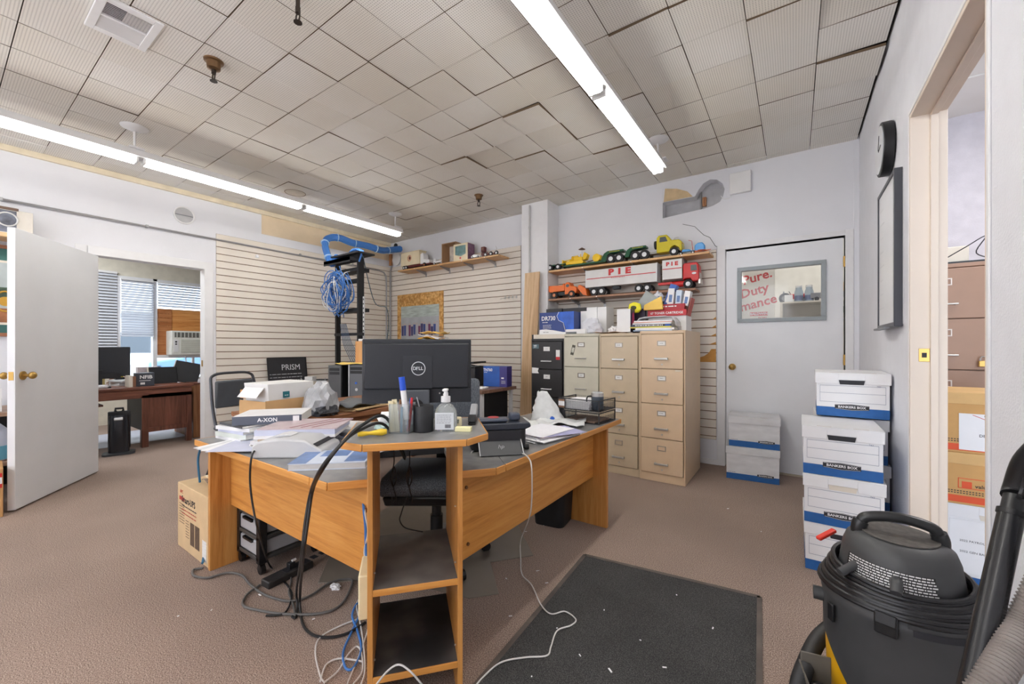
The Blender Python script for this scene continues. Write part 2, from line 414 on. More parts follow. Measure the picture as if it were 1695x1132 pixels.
# --- left wall with the doorway to the front office
LY0, LY1, LZ = .86, 1.82, 2.062
wall_left = struct(B().bb(XL - .12, XL, YF, LY0, 0, ZC + .03).bb(XL - .12, XL, LY1, YB, 0, ZC + .03).bb(XL - .12, XL, LY0, LY1, LZ, ZC + .03).obj('wall_left', WHITE))
struct(B().bb(XL - .12, XR + .12, YF - .12, YF, 0, ZC + .03).obj('wall_front', WHITE))
t3 = struct(B().bb(XL - .12, XL + .014, LY1 - .012, LY1 + .075, 0, LZ + .075).bb(XL - .12, XL + .014, LY0 - .075, LY0 + .012, 0, LZ + .075).bb(XL - .12, XL + .014, LY0, LY1, LZ - .012, LZ + .075).obj('trim_3', TRIM, bevel=.004))
B().bb(-.02, .012, -.002, .002, -.035, .035).obj('strike_plate', BRASS, t3, loc=(XL - .05, LY1 - .014, .97))
# cream board along the top of the left wall, unpainted patch
struct(B().bb(XL, XL + .03, YF, YB - .02, ZC - .055, ZC - .003).obj('trim_4', M('cream_board', (226, 214, 188), .7, noise=.1, scale=7)))
B().bb(XL, XL + .004, 2.42, 4.40, ZC - .30, ZC - .055).obj('unpainted_patch', M('unpainted', (228, 208, 178), .8, noise=.1, scale=3), wall_left)
# baseboards
struct(B().bb(-2.38, -.62, YB - .014, YB, 0, .05).obj('baseboard_back', TRIM))
struct(B().bb(XR - .012, XR, DY1 + .02, YB, 0, .06).obj('baseboard_right', TRIM))
struct(B().bb(XL, XL + .012, LY1 + .08, YB - .01, 0, .08).obj('baseboard_left', TRIM))
# --- slatted panelling (each slat a part of its wall)
SLAT = M('slat_face', (226, 218, 207), .55, noise=.035, scale=4); GROOVE = M('slat_groove', (128, 98, 72), .8)
SP = .0823
def slats(wall, axis, lo, hi, ztop, zbot, face, depth=.012):
    """horizontal boards, each with its own edges, over a brown backing"""
    s = 1
    b = B()
    if axis == 'Y': b.bb(face - .0005 if face > 0 else face, face + .004, lo, hi, zbot, ztop)
    else: b.bb(lo, hi, face - .004, face, zbot, ztop)
    b.obj('slat_backing', GROOVE, wall)
    zs = [z for z in [2.337 - SP * k for k in range(-3, 30)] if zbot + .01 < z < ztop - .01]
    edges = [ztop] + zs + [zbot]
    cache = {}
    for a, c in zip(edges, edges[1:]):
        h = round(a - c - .009, 4)
        if h < .006: continue
        if h not in cache:
            bb = B()
            if axis == 'Y': bb.bb(0, depth, lo, hi, -h / 2, h / 2)
            else: bb.bb(lo, hi, -depth, 0, -h / 2, h / 2)
            o = bb.obj('slat', SLAT, wall); cache[h] = o.data
        else:
            o = bpy.data.objects.new('slat', cache[h]); COL.objects.link(o); o.parent = wall
        o.location = (face + .004 if axis == 'Y' else 0, face - .004 if axis == 'X' else 0, (a + c) / 2)
slats(wall_left, 'Y', 1.925, YB - .012, 2.49, .25, XL)
slats(wall_back, 'X', XL + .018, -2.94, 2.49, .25, YB)
slats(wall_back, 'X', -2.385, -.632, 2.12, .246, YB)
# dark end edges + torn fibreboard near the back door
FIB = M('fibreboard', (190, 138, 70), .85, noise=.12, scale=20)
b = B()
for k in range(6):
    z = 1.435 - k * SP; w = .03 + .012 * k
    b.prof([(-.634, z - .004), (-.634, z + .022), (-.634 - w, z - .004)], .0015, 'Y', (0, YB - .0172, 0))
b.prof([(-.634, 1.01), (-.634, 1.14), (-.675, 1.14), (-.70, 1.10), (-.74, 1.07), (-.80, 1.05), (-.81, 1.01)], .0015, 'Y', (0, YB - .0174, 0))
b.obj('torn_patch', FIB, wall_back)
# --- boxed column with pipe
col = struct(B().bb(-2.752, -2.389, 4.165, YB, 0, ZC).obj('trim_5', TRIM, bevel=.003))
pc = B().tube([(-2.63, 4.148, 0), (-2.63, 4.148, 2.30), (-2.63, 4.15, 2.87)], .010, 8)
for z in (.9, 1.5, 2.08, 2.6): pc.cyl((-2.63, 4.148, z), .014, .03, n=10)
pc.obj('pipe', M('painted_pipe', (196, 196, 196), .45), col, smooth=True)

# ================================================================= DOORS
d1 = thing('door_1', 'open white flush door', 'door'); del d1['category']; del d1['label']; struct(d1)
pa = Vector((-4.328, .334, 0)) * 1.04; pb = Vector((-5.037, .855, 0)) * 1.05
dv = pb - pa; L = dv.length; ang = math.atan2(dv.y, dv.x)
d1.location = (pa.x, pa.y, 0); d1.rotation_euler = (0, 0, ang)
# local +x runs from the free edge to the hinge edge, the visible face is local -y? (computed below)
B().bb(0, L, -.0, .042, .012, 2.00).obj('leaf', DOORW, d1, bevel=.002)
def knob(parent, x, z, y0, s):
    b = B().cyl((x, y0 + s * .004, z), .031, .008, rx=PI / 2).cyl((x, y0 + s * .025, z), .011, .045, rx=PI / 2).sph((x, y0 + s * .055, z), .026, (1, .85, 1))
    b.obj('knob', BRASS, parent, smooth=True)
knob(d1, .065, .955, .042, 1); knob(d1, .065, .955, 0, -1)
B().bb(-.0015, .001, .008, .034, .925, .985).obj('latch_plate', BRASS, d1)
# back door
d2 = thing('door_2', '', 'x'); del d2['category']; del d2['label']; struct(d2)
d2.location = (0, YB, 0)
x0, x1, zt = -.545, .340, 2.09
wx0, wx1, wz0, wz1 = -.452, .225, 1.392, 1.917
fr = .035
b = B().bb(x0, wx0 + fr, .01, .055, .015, zt).bb(wx1 - fr, x1, .01, .055, .015, zt).bb(wx0 + fr, wx1 - fr, .01, .055, .015, wz0 + fr).bb(wx0 + fr, wx1 - fr, .01, .055, wz1 - fr, zt)
b.obj('leaf', DOORW, d2)
GB = M('grey_blue_frame', (150, 158, 162), .5)
for (a, b_, c, d) in ((wx0, wx1, wz0, wz0 + fr), (wx0, wx1, wz1 - fr, wz1), (wx0, wx0 + fr, wz0 + fr, wz1 - fr), (wx1 - fr, wx1, wz0 + fr, wz1 - fr)):
    B().bb(a, b_, -.006, .012, c, d).obj('window_frame', GB, d2, bevel=.002)
GLASS = M('glass', (245, 248, 250), .03, trans=1, noise=0)
B().bb(wx0 + fr, wx1 - fr, .028, .032, wz0 + fr, wz1 - fr).obj('pane', GLASS, d2)
knob(d2, -.495, .968, .01, -1)
for z in (1.885, 1.05, .25): B().cyl((.348, .0, z), .008, .09, n=10).bb(.338, .358, .002, .006, z - .045, z + .045).obj('hinge', BRASS, d2, smooth=False)
B().bb(x0, x1, -.01, .05, 0, .014).obj('threshold', M('alu', (200, 190, 170), .4, .6), d2)
struct(B().bb(-.626, -.553, YB - .012, YB + .11, 0, 2.15).bb(.352, .407, YB - .012, YB + .11, 0, 2.15).bb(-.553, .352, YB - .012, YB + .11, 2.105, 2.15).obj('trim_6', TRIM, bevel=.003))
struct(B().bb(.407, XR, YB - .004, YB, 0, 2.9).obj('trim_7', WHITE))

# store room seen through the door's window
st = struct(B().bb(-1.6, 1.6, 6.4, 6.5, 0, 2.9).bb(-1.7, -1.6, 4.56, 6.5, 0, 2.9).bb(1.6, 1.7, 4.56, 6.5, 0, 2.9).bb(-1.7, 1.7, 4.56, 6.5, 2.9, 3.0).bb(-1.7, 1.7, 4.6, 6.5, -.05, 0).obj('wall_store_room', M('store_paint', (200, 196, 188), .8)))
area('store_room_lamp', (0.2, 5.4, 2.85), (1.0, .3), 20, col=(1, .97, .92))
sg = thing('filter_sign', 'white filter poster with slanted red words, seen through the back door window', 'sign', (-.205, 4.80, 1.36), 0)
B().bb(-.34, .045, -.01, .01, .05, .62).obj('board', M('cream_poster', (236, 228, 214), .6), sg, bevel=.002)
REDP = M('sign_red', (206, 52, 44), .5)
text('Pure.', .125, REDP, sg, (-.11, -.0115, .505), (PI / 2, R(-14), 0), shear=.1, bold=.02)
text('Duty', .125, REDP, sg, (-.135, -.0115, .365), (PI / 2, R(-14), 0), shear=.1, bold=.02)
text('rmance', .125, REDP, sg, (-.125, -.0115, .235), (PI / 2, R(-14), 0), shear=.1, bold=.02)
B().bb(-.17, -.015, -.012, -.0105, .115, .152).obj('logo_bar', REDP, sg)
text('BALDWIN', .034, WP, sg, (-.092, -.0125, .1335), bold=.02)
text('FILTERS', .022, REDP, sg, (-.06, -.0115, .095))
# shelf with toy tractor, jars, boxes
sh = thing('store_shelf', 'cream shelf unit in the room behind the back door window', 'shelf', (.0, 4.95, 0))
zc_ = 1.615
B().bb(-.12, .75, 0, .3, zc_ - .015, zc_).bb(-.12, -.10, 0, .3, 0, zc_ - .015).bb(.73, .75, 0, .3, 0, zc_ - .015).obj('carcass', CREAM, sh)
B().bb(-.10, .73, .01, .29, 1.425, 1.44).obj('shelf_board', WP, sh)
B().bb(-.10, .73, .285, .295, .3, 1.6).obj('back_panel', CREAM, sh)
for k, (x, lab) in enumerate(((.035, 'left clear glass jar of blue and white bits on the store shelf'), (.12, 'right clear glass jar with pale lid on the store shelf'))):
    t = thing('glass_jar', lab, 'jar', (x, 5.05, zc_))
    B().lathe([(.03, 0), (.038, .01), (.038, .10), (.028, .13), (.028, .15)]).obj('body', M('jar_glass', (176, 190, 200), .15), t, smooth=True)
    B().cyl((0, 0, .155), .030, .018).obj('lid', WP, t, smooth=True)
    B().cyl((0, 0, .04), .0385, .05).obj('wrapping', M('jar_label', (96, 108, 140), .5), t)
t = tag(B().bb(-.035, .035, -.03, .03, 0, .075).obj('paper_cup', WP, None, loc=(-.05, 5.03, zc_)), 'small white cup left of the jars behind the door glass', 'cup')
for x, w, lab in ((.30, .15, 'left brown cardboard box on the store shelf'), (.455, .14, 'right brown cardboard box on the store shelf')):
    t = thing('small_carton', lab, 'box', (x, 5.10, zc_ + .085)); B().bb(-w / 2, w / 2, -.05, .05, 0, .09).obj('carton', CARD, t, bevel=.002); B().bb(-.01, .01, -.051, .051, -.001 + .0, .0905).obj('tape', M('tape', (214, 184, 140), .4), t)
t = thing('flat_tray', 'grey model truck under the brown boxes on the store shelf', 'toy', (.35, 5.06, zc_))
B().bb(-.22, .24, -.05, .05, .03, .082).obj('bed', GRY, t, bevel=.003)
for x in (-.17, -.1, .12, .2): B().cyl((x, -.052, .02), .02, .014, rx=PI / 2).obj('wheel', BLK, t)
def tractor(name, label, loc, s, rz, c1, c2):
    t = thing(name, label, 'toy', loc, rz)
    B().bb(-.02 * s, .10 * s, -.018 * s, .018 * s, .035 * s, .075 * s).bb(-.055 * s, -.01 * s, -.025 * s, .025 * s, .04 * s, .065 * s).obj('hood', c1, t, bevel=.004 * s)
    B().bb(-.05 * s, -.02 * s, -.02 * s, .02 * s, .066 * s, .074 * s).bb(-.055 * s, -.045 * s, -.02 * s, .02 * s, .066 * s, .10 * s).obj('seat', c2, t)
    for sx, sy, r in ((-.04, .036, .042), (-.04, -.036, .042), (.085, .026, .022), (.085, -.026, .022)):
        w = B().cyl((0, 0, 0), r * s, .02 * s, rx=PI / 2).obj('wheel', BLK, t, loc=(sx * s, sy * s, r * s))
        B().cyl((0, 0, 0), r * s * .55, .022 * s, rx=PI / 2).obj('rim', c2, w)
    B().tube([(0, 0, .07 * s), (-.015 * s, 0, .1 * s)], .003 * s, 6).obj('steering_post', BLK, t)
    B().tube([(.06 * s, 0, .07 * s), (.06 * s, 0, .11 * s)], .004 * s, 6).obj('exhaust', BLK, t)
    return t
GRN = M('tractor_green', (28, 92, 46), .35)
tractor('toy_tractor', 'green toy tractor with yellow wheels on the store shelf', (.40, 5.05, 1.44), 1.5, PI, GRN, YEL)
tractor('toy_tractor', 'red toy tractor on top of the store shelf behind the sign', (-.16, 5.3, zc_ - .0), 1.3, 0, RED, GRY).location = (-.03, 5.18, zc_)

# ================================================================= CEILING FITTINGS
LAMPW = M('lamp_housing', (225, 225, 225), .4, noise=0)
GLOW = M('fluorescent_tube', (255, 253, 248), .5, noise=0, emit=TUBE)
def fixture(x, yend, n, label, lab2, stems):
    t = thing('strip_light', label, 'ceiling light', (x, yend, 2.66))
    Lt = 1.30
    b = B(); k = [(-.068, -.004), (-.052, .05), (.052, .05), (.068, -.004)]
    v = []
    for yy in (0, -n * Lt): v.append([b.bm.verts.new((a, yy, z)) for a, z in k])
    b.bm.faces.new(v[0]); b.bm.faces.new(v[1][::-1])
    for i in range(4): b.bm.faces.new((v[0][i], v[0][(i + 1) % 4], v[1][(i + 1) % 4], v[1][i]))
    b.obj('housing', LAMPW, t, bevel=.003)
    for i in range(n):
        y1 = -i * Lt - .03; y0 = -(i + 1) * Lt + .03
        for sx in (-.024, .024):
            B().cyl((sx, (y0 + y1) / 2, -.030), .0165, y1 - y0, rx=PI / 2, n=14).obj('tube', GLOW, t, smooth=True)
        for yy in (y0 - .008, y1 + .008):
            B().box((0, yy, -.024), (.085, .016, .042)).obj('lamp_holder', LAMPW, t, bevel=.003)
    for yy in stems:
        s = B().cyl((0, yy, .14), .009, .19, n=10).obj('stem', LAMPW, t, smooth=True)
        B().bb(-.075, .075, yy - .045, yy + .045, .05, .062).obj('bracket', LAMPW, t, bevel=.003)
        B().lathe([(.0, .0), (.02, .0), (.06, .02), (.085, .03), (.088, .0345)], (0, yy, .2)).obj('canopy', LAMPW, t, smooth=True)
    return t
fixture(-.94, 3.52, 4, 'white hanging fluorescent strip light running over the right side of the room', '', (-.03, -2.6))
fixture(-4.28, 3.56, 4, 'white hanging fluorescent strip light running along the left wall', '', (-.08, -2.63))
# hvac grille
v = thing('ceiling_vent', 'white square ceiling air vent with dark louvre slats', 'vent', (-2.955, .60, ZC), R(0))
for a, b_, c, d in ((-.17, .17, -.125, -.09), (-.17, .17, .09, .125), (-.17, -.13, -.09, .09), (.13, .17, -.09, .09)): B().bb(a, b_, c, d, -.014, .0).obj('frame', WP, v, bevel=.002)
B().bb(-.13, .13, -.09, .09, -.001, 0).obj('duct', BLK, v)
B().bb(-.005, .005, -.09, .09, -.013, -.002).obj('divider', WP, v)
for k in range(20):
    x = -.124 + k * .01305; B().box((x, 0, -.008), (.0085, .18, .0014), ry=R(-42 if k < 10 else 24)).obj('louvre', WP, v)
BRZ = M('old_bronze', (120, 92, 64), .45, .7); DKM = M('dark_metal', (70, 62, 56), .45, .7)
def sprinkler(loc, label, cup=True, s=1.0):
    t = thing('sprinkler_head', label, 'sprinkler', loc)
    if cup: B().lathe([(.052, 0), (.050, -.008), (.038, -.012), (.034, -.05), (.018, -.056)]).obj('cup', BRZ, t, smooth=True)
    B().cyl((0, 0, -.065 * s), .012, .03).cyl((0, 0, -.035), .010, .07).obj('body', DKM, t)
    B().tube([(.018 * math.cos(a), 0, -.098 + .024 * math.sin(a)) for a in [2 * PI * k / 12 for k in range(13)]], .004, 6).cyl((0, 0, -.124), .02, .003).obj('frame', DKM, t)
sprinkler((-2.90, .99, ZC), 'bronze cupped sprinkler head right of the air vent')
sprinkler((-2.03, 1.05, ZC), 'dark sprinkler head at the top edge of the photo', False)
sprinkler((-2.97, 3.60, ZC), 'dark sprinkler head near the boxed column', True)
t = thing('speaker_grille', 'round flush ceiling cover with a chipped brown rim beside the left strip light', 'ceiling cover', (-4.664, 2.358, ZC)); t.location = (-4.62, 2.36, ZC - .002)
B().cyl((0, 0, 0), .10, .006, n=32).obj('cover', M('tile_plain', (206, 198, 184), .8), t); B().tube([(.105 * math.cos(a), .105 * math.sin(a), 0) for a in [2 * PI * k / 28 for k in range(29)]], .005, 6).obj('rim', BRZ, t)
# round louvre vent high on the left wall
t = thing('round_wall_vent', 'round recessed grey vent high on the left wall above the doorway', 'vent', (XL, 1.62, 2.62))
B().cyl((.004, 0, 0), .088, .008, ry=PI / 2, n=30).obj('disc', M('vent_grey', (186, 186, 188), .6), t)
B().tube([(.012, .09 * math.cos(a), .09 * math.sin(a)) for a in [2 * PI * k / 28 for k in range(29)]], .008, 6).obj('rim', WP, t, smooth=True)
B().bb(.008, .013, -.08, .08, -.004, .004).obj('bar', GRY, t)
# conduit
c = thing('conduit', 'thin grey metal conduit along the left wall and down the back corner', 'conduit', (0, 0, 0))
B().tube([(XL + .03, YF + .1, 2.42), (XL + .03, 1.9, 2.415), (XL + .035, 4.18, 2.40), (XL + .035, 4.27, 2.385), (XL + .035, 4.31, 2.33), (XL + .035, 4.32, 2.2), (XL + .035, 4.32, .3)], .011, 8).obj('pipe', STEEL, c, smooth=True)
B().tube([(XL + .045, 4.39, .3), (XL + .045, 4.39, 2.4), (XL + .05, 4.41, 2.5), (XL + .03, 4.41, 2.6)], .014, 8).obj('riser', STEEL, c, smooth=True)
for y in (.35, 1.3, 2.9, 3.7): B().bb(XL + .0, XL + .045, y - .01, y + .01, 2.405, 2.432).obj('strap', STEEL, c)
t = thing('pipe_stub', 'short dark pipe stub poking out of the ceiling corner', 'pipe', (-5.35, 4.36, 2.80)); B().tube([(-.1, .04, 0), (.06, -.05, 0)], .02, 10).obj('pipe', M('pipe_grey', (110, 108, 104), .5, .4), t, smooth=True)
B().cyl((.07, -.056, 0), .028, .03, ry=PI / 2, rz=R(-30)).obj('end_cap', BLKM, t)
t = thing('corner_plate', 'white rounded plate and splintered wood at the back left corner', 'plate', (-5.44, 4.40, 2.60))
B().cyl((0.06, -.0, 0), .10, .012, rx=PI / 2, n=24).obj('plate', WP, t); B().bb(-.09, -.04, -.03, .0, -.09, .1).obj('wood_block', wood('raw', 0, 0, 0), t)

# ================================================================= RIGHT WALL FITTINGS
t = thing('wall_clock', 'round black rimmed white wall clock above the whiteboard', 'clock', (XR, 3.05, 2.262), 0)
B().cyl((-.028, 0, 0), .145, .045, ry=PI / 2, n=36).obj('case', BLK, t, bevel=.004)
B().cyl((-.052, 0, 0), .128, .004, ry=PI / 2, n=36).obj('dial', M('dial', (214, 216, 220), .3), t)
B().box((-.055, .0, .04), (.002, .006, .08), rx=R(20)).obj('hand', INK, t); B().box((-.055, -.03, .0), (.002, .006, .07), rx=R(80)).obj('hand', INK, t)
t = thing('whiteboard', 'tall whiteboard with dark frame and faint writing on the right wall', 'whiteboard', (XR, 2.98, 0), 0)
B().bb(-.030, 0, -.233, .25, 1.272, 2.04).obj('panel', M('board_white', (232, 233, 235), .25, noise=.01), t)
FRB = M('board_frame', (70, 72, 80), .4)
for a, b_, c, d in ((-.237, -.215, 1.262, 2.05), (.238, .256, 1.262, 2.05), (-.215, .238, 1.262, 1.285), (-.215, .238, 2.03, 2.05)):
    B().bb(-.036, -.004, a, b_, c, d).obj('frame', FRB, t, bevel=.002)
B().bb(-.06, -.034, -.12, .2, 1.255, 1.265).obj('tray', GRY, t)
for k in range(8): scrib(t, -.0302, .15, 1.94 - .08 * k, (.10, .13, .08)[k % 3], 1, .02, M('faint_marker', (150, 152, 158), .5), k, axis='X', bold=.12)
p1 = WX(1459, 395, XR - .004)
t = thing('notice_print', 'grey and red printed notice pinned left of the whiteboard', 'paper', (XR - .003, 3.30, 1.90))
B().bb(-.001, .001, -.07, .06, -.14, .14).obj('sheet', M('print_grey', (170, 170, 176), .7, noise=.35, scale=22), t); B().bb(-.002, -.001, -.05, .03, -.05, .03).obj('picture', M('print_red', (180, 110, 110), .7, noise=.3, scale=30), t)
B().cyl((-.006, 0, .135), .004, .012, ry=PI / 2, n=8).obj('pin', BLUE, t)
tag(B().box((0, 0, 0), (.002, .10, .19), rx=R(8)).obj('sheet_of_paper', PAPER, loc=(XR - .005, 3.27, 1.60)), 'plain white sheet hanging below the printed notice', 'paper')
tag(B().box((0, 0, 0), (.004, .05, .10), rx=R(-8)).obj('sticky_note', M('pale_yellow', (226, 220, 178), .7), loc=(XR - .006, 3.42, 1.48)), 'pale yellow sticky note on the right wall below the notice', 'sticky note')
# ================================================================= CORNER DESK
DT = .675
desk = thing('corner_desk', 'large oak veneer L shaped corner desk with a worn grey laminate top', 'desk')
top_pts = [(-2.58, .80), (-1.37, .815), (-.985, 1.30), (-.965, 2.67), (-1.58, 2.67), (-1.60, 1.90), (-1.98, 1.43), (-2.58, 1.42)]
b = B()
# two wings and the corner piece are separate boards that butt together
B().prism([(-2.58, .80), (-1.48, .812), (-1.98, 1.43), (-2.58, 1.42)], DT - .026, DT).obj('desktop', LAM, desk)
B().prism([(-1.48, .812), (-1.37, .815), (-1.278, .931), (-1.584, 1.188), (-1.394, 1.427), (-1.088, 1.170), (-.985, 1.30), (-.984, 1.36), (-1.60, 1.90), (-1.98, 1.43)], DT - .026, DT).obj('desktop', LAM, desk)
B().prism([(-.984, 1.363), (-.965, 2.67), (-1.58, 2.67), (-1.60, 1.903)], DT - .026, DT).obj('desktop', LAM, desk)
def edge(name, parent, p, q, z0, z1, th, mat_list):
    d = Vector((q[0] - p[0], q[1] - p[1], 0)); L_ = d.length; a = math.atan2(d.y, d.x)
    o = B().bb(0, L_, -th, 0, z0, z1).obj(name, mat_list, parent, bevel=.003); o.location = (p[0], p[1], 0); o.rotation_euler = (0, 0, a); return o
for p, q in (((-2.58, .80), (-1.48, .812)), ((-1.477, .812), (-1.37, .815)), ((-1.37, .815), (-1.278, .931)), ((-1.088, 1.170), (-.985, 1.30)), ((-1.584, 1.188), (-1.394, 1.427)), ((-.985, 1.30), (-.984, 1.36)), ((-.984, 1.363), (-.965, 2.67)), ((-.965, 2.67), (-1.58, 2.67)), ((-2.58, 1.42), (-2.58, .80)), ((-1.58, 2.67), (-1.60, 1.90)), ((-1.60, 1.90), (-1.98, 1.43)), ((-1.98, 1.43), (-2.58, 1.42))):
    edge('edge_band', desk, p, q, DT - .030, DT + .0005, .006, BLKM if p == (-1.584, 1.188) else OAK)
B().bb(-2.505, -2.480, .83, 1.36, 0, DT - .03).obj('end_panel', OAKZ, desk, bevel=.002)
B().bb(-1.52, -.985, 2.475, 2.50, 0, DT - .03).obj('end_panel', OAKZ, desk, bevel=.002)
B().bb(-2.48, -1.285, .925, .943, .315, DT - .03).obj('modesty_panel', OAK, desk, bevel=.002)
B().bb(-1.095, -1.077, 1.175, 2.475, .315, DT - .03).obj('modesty_panel', OAKY, desk, bevel=.002)
for (x, y, z) in ((-1.074, 1.225, .60), (-1.074, 1.235, .37)): B().cyl((x, y, z), .007, .006, ry=PI / 2, n=10).obj('screw_cover', M('screw_brown', (120, 80, 50), .5), desk)
B().bb(-1.31, -1.295, .918, .925, .55, .565).obj('screw_cover', M('screw_brown', 0), desk)

# ---------------- corner shelf tower standing against the cut corner
A50 = math.atan2(1.002 - .776, -.895 + 1.087)
tw = thing('corner_shelf_unit', 'open oak shelf tower with dusty grey shelves at the cut corner of the desk', 'shelf unit', (-1.087, .776, 0), A50)
TWW = .297; TD = .385
B().bb(0, .0165, 0, TD, 0, .846).obj('side_panel', OAKZ, tw, bevel=.0015)
B().bb(TWW - .0165, TWW, 0, TD, 0, .846).obj('side_panel', OAKZ, tw, bevel=.0015)
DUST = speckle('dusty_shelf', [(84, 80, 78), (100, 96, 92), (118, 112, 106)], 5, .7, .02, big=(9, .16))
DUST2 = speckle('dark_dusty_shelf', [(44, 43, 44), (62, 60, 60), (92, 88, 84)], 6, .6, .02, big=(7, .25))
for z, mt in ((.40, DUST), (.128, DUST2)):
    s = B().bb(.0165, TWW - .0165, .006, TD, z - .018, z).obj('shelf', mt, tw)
    B().bb(.0165, TWW - .0165, .0, .006, z - .019, z + .0005).obj('edge_band', OAK, s, bevel=.001)
B().bb(.0165, TWW - .0165, .30, .316, .0, .11).obj('plinth', OAK, tw)
for x, z in ((.019, .43), (.019, .15), (TWW - .019, .43), (TWW - .019, .15), (TWW - .019, .62)): B().cyl((x, .05, z), .003, .004, ry=PI / 2, n=8).obj('shelf_pin', CHROME, tw)
# raised top
RT = .868
rp = [(-1.061, .741), (-.852, .972), (-.855, 1.079), (-1.089, 1.306), (-1.39, .95), (-1.144, .728)]
rs = thing('raised_corner_top', 'raised grey topped corner shelf with oak edge carrying pen pots and sanitizer', 'shelf')
B().prism(rp, RT - .020, RT).obj('top_board', LAM, rs)
for p, q in zip(rp, rp[1:] + rp[:1]): edge('edge_band', rs, p, q, RT - .022, RT + .0005, .005, OAK)
rs.parent = tw; rs.matrix_parent_inverse = Matrix.Identity(4)
rs.location = Matrix.Rotation(-A50, 3, 'Z') @ Vector((1.087, -.776, 0)); rs.rotation_euler = (0, 0, -A50)
del rs['category']; del rs['label']

# ================================================================= ON THE RAISED TOP
def onr(u, v): return G(u, v, RT)
FA = YAW  # things turned square to the camera
# monitor (on the desk, behind the raised top)
mp = Vector((-1.578, 1.424, DT))
mon = thing('monitor', 'large black computer monitor seen from behind on the desk corner', 'monitor', mp, R(43))
SCRB = M('monitor_back', (34, 37, 43), .42, noise=.05)
b = B().bb(-.272, .272, -.0, .022, .20, .525)
b.obj('screen_case', SCRB, mon, bevel=.006)
B().bb(-.255, .255, .022, .024, .22, .51).obj('screen', BLK, mon)
B().bb(-.262, .262, -.018, .0, .272, .505).obj('back_shell', SCRB, mon, bevel=.01)
B().bb(-.272, .272, -.004, .0, .20, .272).obj('lower_back', SCRB, mon, bevel=.003)
B().bb(-.185, .185, -.0195, -.017, .482, .487).obj('vent_slot', INK, mon)
B().bb(-.07, .075, -.0205, -.0175, .275, .44).obj('mount_plate', M('monitor_plate', (38, 41, 47), .4), mon, bevel=.001)
SILV = M('logo_silver', (205, 208, 212), .35, noise=0)
lg = B().tube([(.033 * math.cos(a), 0, .033 * math.sin(a)) for a in [2 * PI * k / 40 for k in range(41)]], .0022, 6).obj('logo_ring', SILV, mon, loc=(.006, -.021, .376))
text('D', .0235, SILV, mon, (-.013, -.0215, .376), bold=.02); text('E', .0225, SILV, mon, (-.002, -.0215, .376), (PI / 2, R(25), 0), bold=.02); text('LL', .0235, SILV, mon, (.018, -.0215, .376), bold=.02)
B().bb(-.062, .062, -.045, -.02, .0, .27).obj('stand_neck', M('stand_grey', (78, 82, 88), .4), mon, bevel=.006)
B().cyl((0, -.0455, .19), .034, .002, rx=PI / 2).obj('cable_hole', BLK, mon)
B().bb(-.12, .12, -.13, .07, 0, .014).obj('stand_base', BLK, mon, bevel=.005)
B().bb(.115, .15, -.022, -.004, .24, .262).bb(.118, .127, -.035, -.02, .235, .255).obj('video_plug', BLK, mon)
B().cyl((.112, -.022, .25), .004, .008, rx=PI / 2, n=8).cyl((.152, -.022, .25), .004, .008, rx=PI / 2, n=8).obj('plug_screw', CHROME, mon)
B().tube(smooth_pts([(.132, -.03, .25), (.13, -.05, .20), (.10, -.06, .12), (.09, -.03, .03)]), .004, 7).obj('video_cable', BLK, mon, smooth=True)
B().cyl((-.235, -.005, .245), .004, .004, rx=PI / 2, n=10).obj('lock_slot', INK, mon)

# clear pen box
p = onr(643, 716) ; pc_ = thing('pen_box', 'clear plastic pen box stuffed with flat rulers and pens', 'pen holder', (p.x + .03, p.y + .035, RT), R(28))
CLR = M('clear_plastic', (235, 240, 242), .08, trans=.9, noise=0)
for a, b_, c, d in ((-.034, .034, -.034, -.031), (-.034, .034, .031, .034), (-.034, -.031, -.031, .031), (.031, .034, -.031, .031)): B().bb(a, b_, c, d, 0, .10).obj('wall', CLR, pc_)
B().bb(-.031, .031, -.031, .031, 0, .003).obj('base', CLR, pc_)
CRM = M('cream_plastic', (226, 214, 176), .5)
pens = [(-.026, -.022, .105, -8, CRM, 'nail_file'), (-.012, -.014, .110, -12, CRM, 'ruler'), (.004, -.02, .085, 3, M('teal', (60, 130, 160), .5), 'pencil'), (-.018, .014, .105, 6, M('card_brown', (150, 104, 72), .6), 'pencil'), (.012, .018, .11, 12, BLUE, 'pen'), (.02, .0, .115, 14, RED, 'pen'), (.0, .02, .10, -6, GRY, 'pen')]
for k, (x, y, h, r_, m_, nm) in enumerate(pens):
    lab = {0: 'cream nail file leaning in the clear pen box', 1: 'cream plastic ruler in the clear pen box', 2: 'teal pencil in the clear pen box', 3: 'brown pencil in the clear pen box', 4: 'blue pen in the clear pen box', 5: 'red topped pen in the clear pen box', 6: 'grey pen in the clear pen box'}[k]
    wdt = .011 if nm in ('nail_file', 'ruler') else .0045
    o = (B().box((0, 0, h / 2), (wdt * 1.5, .003, h)) if nm in ('nail_file', 'ruler') else B().cyl((0, 0, h / 2), wdt, h, n=8)).obj(nm, m_, None, smooth=False)
    mw = Matrix.Translation(pc_.location + Vector((0, 0, .004))) @ Matrix.Rotation(R(28), 4, 'Z') @ Matrix.Translation((x, y, 0)) @ Matrix.Rotation(R(r_) * .5, 4, 'Y')
    o.matrix_world = mw; tag(o, lab, 'pen' if nm != 'ruler' else 'ruler')
mk = thing('marker', 'fat white marker with bright blue cap standing in the clear pen box', 'marker', (p.x + .045, p.y + .04, RT + .045), R(28)); mk.rotation_euler = (0, R(-7), R(28))
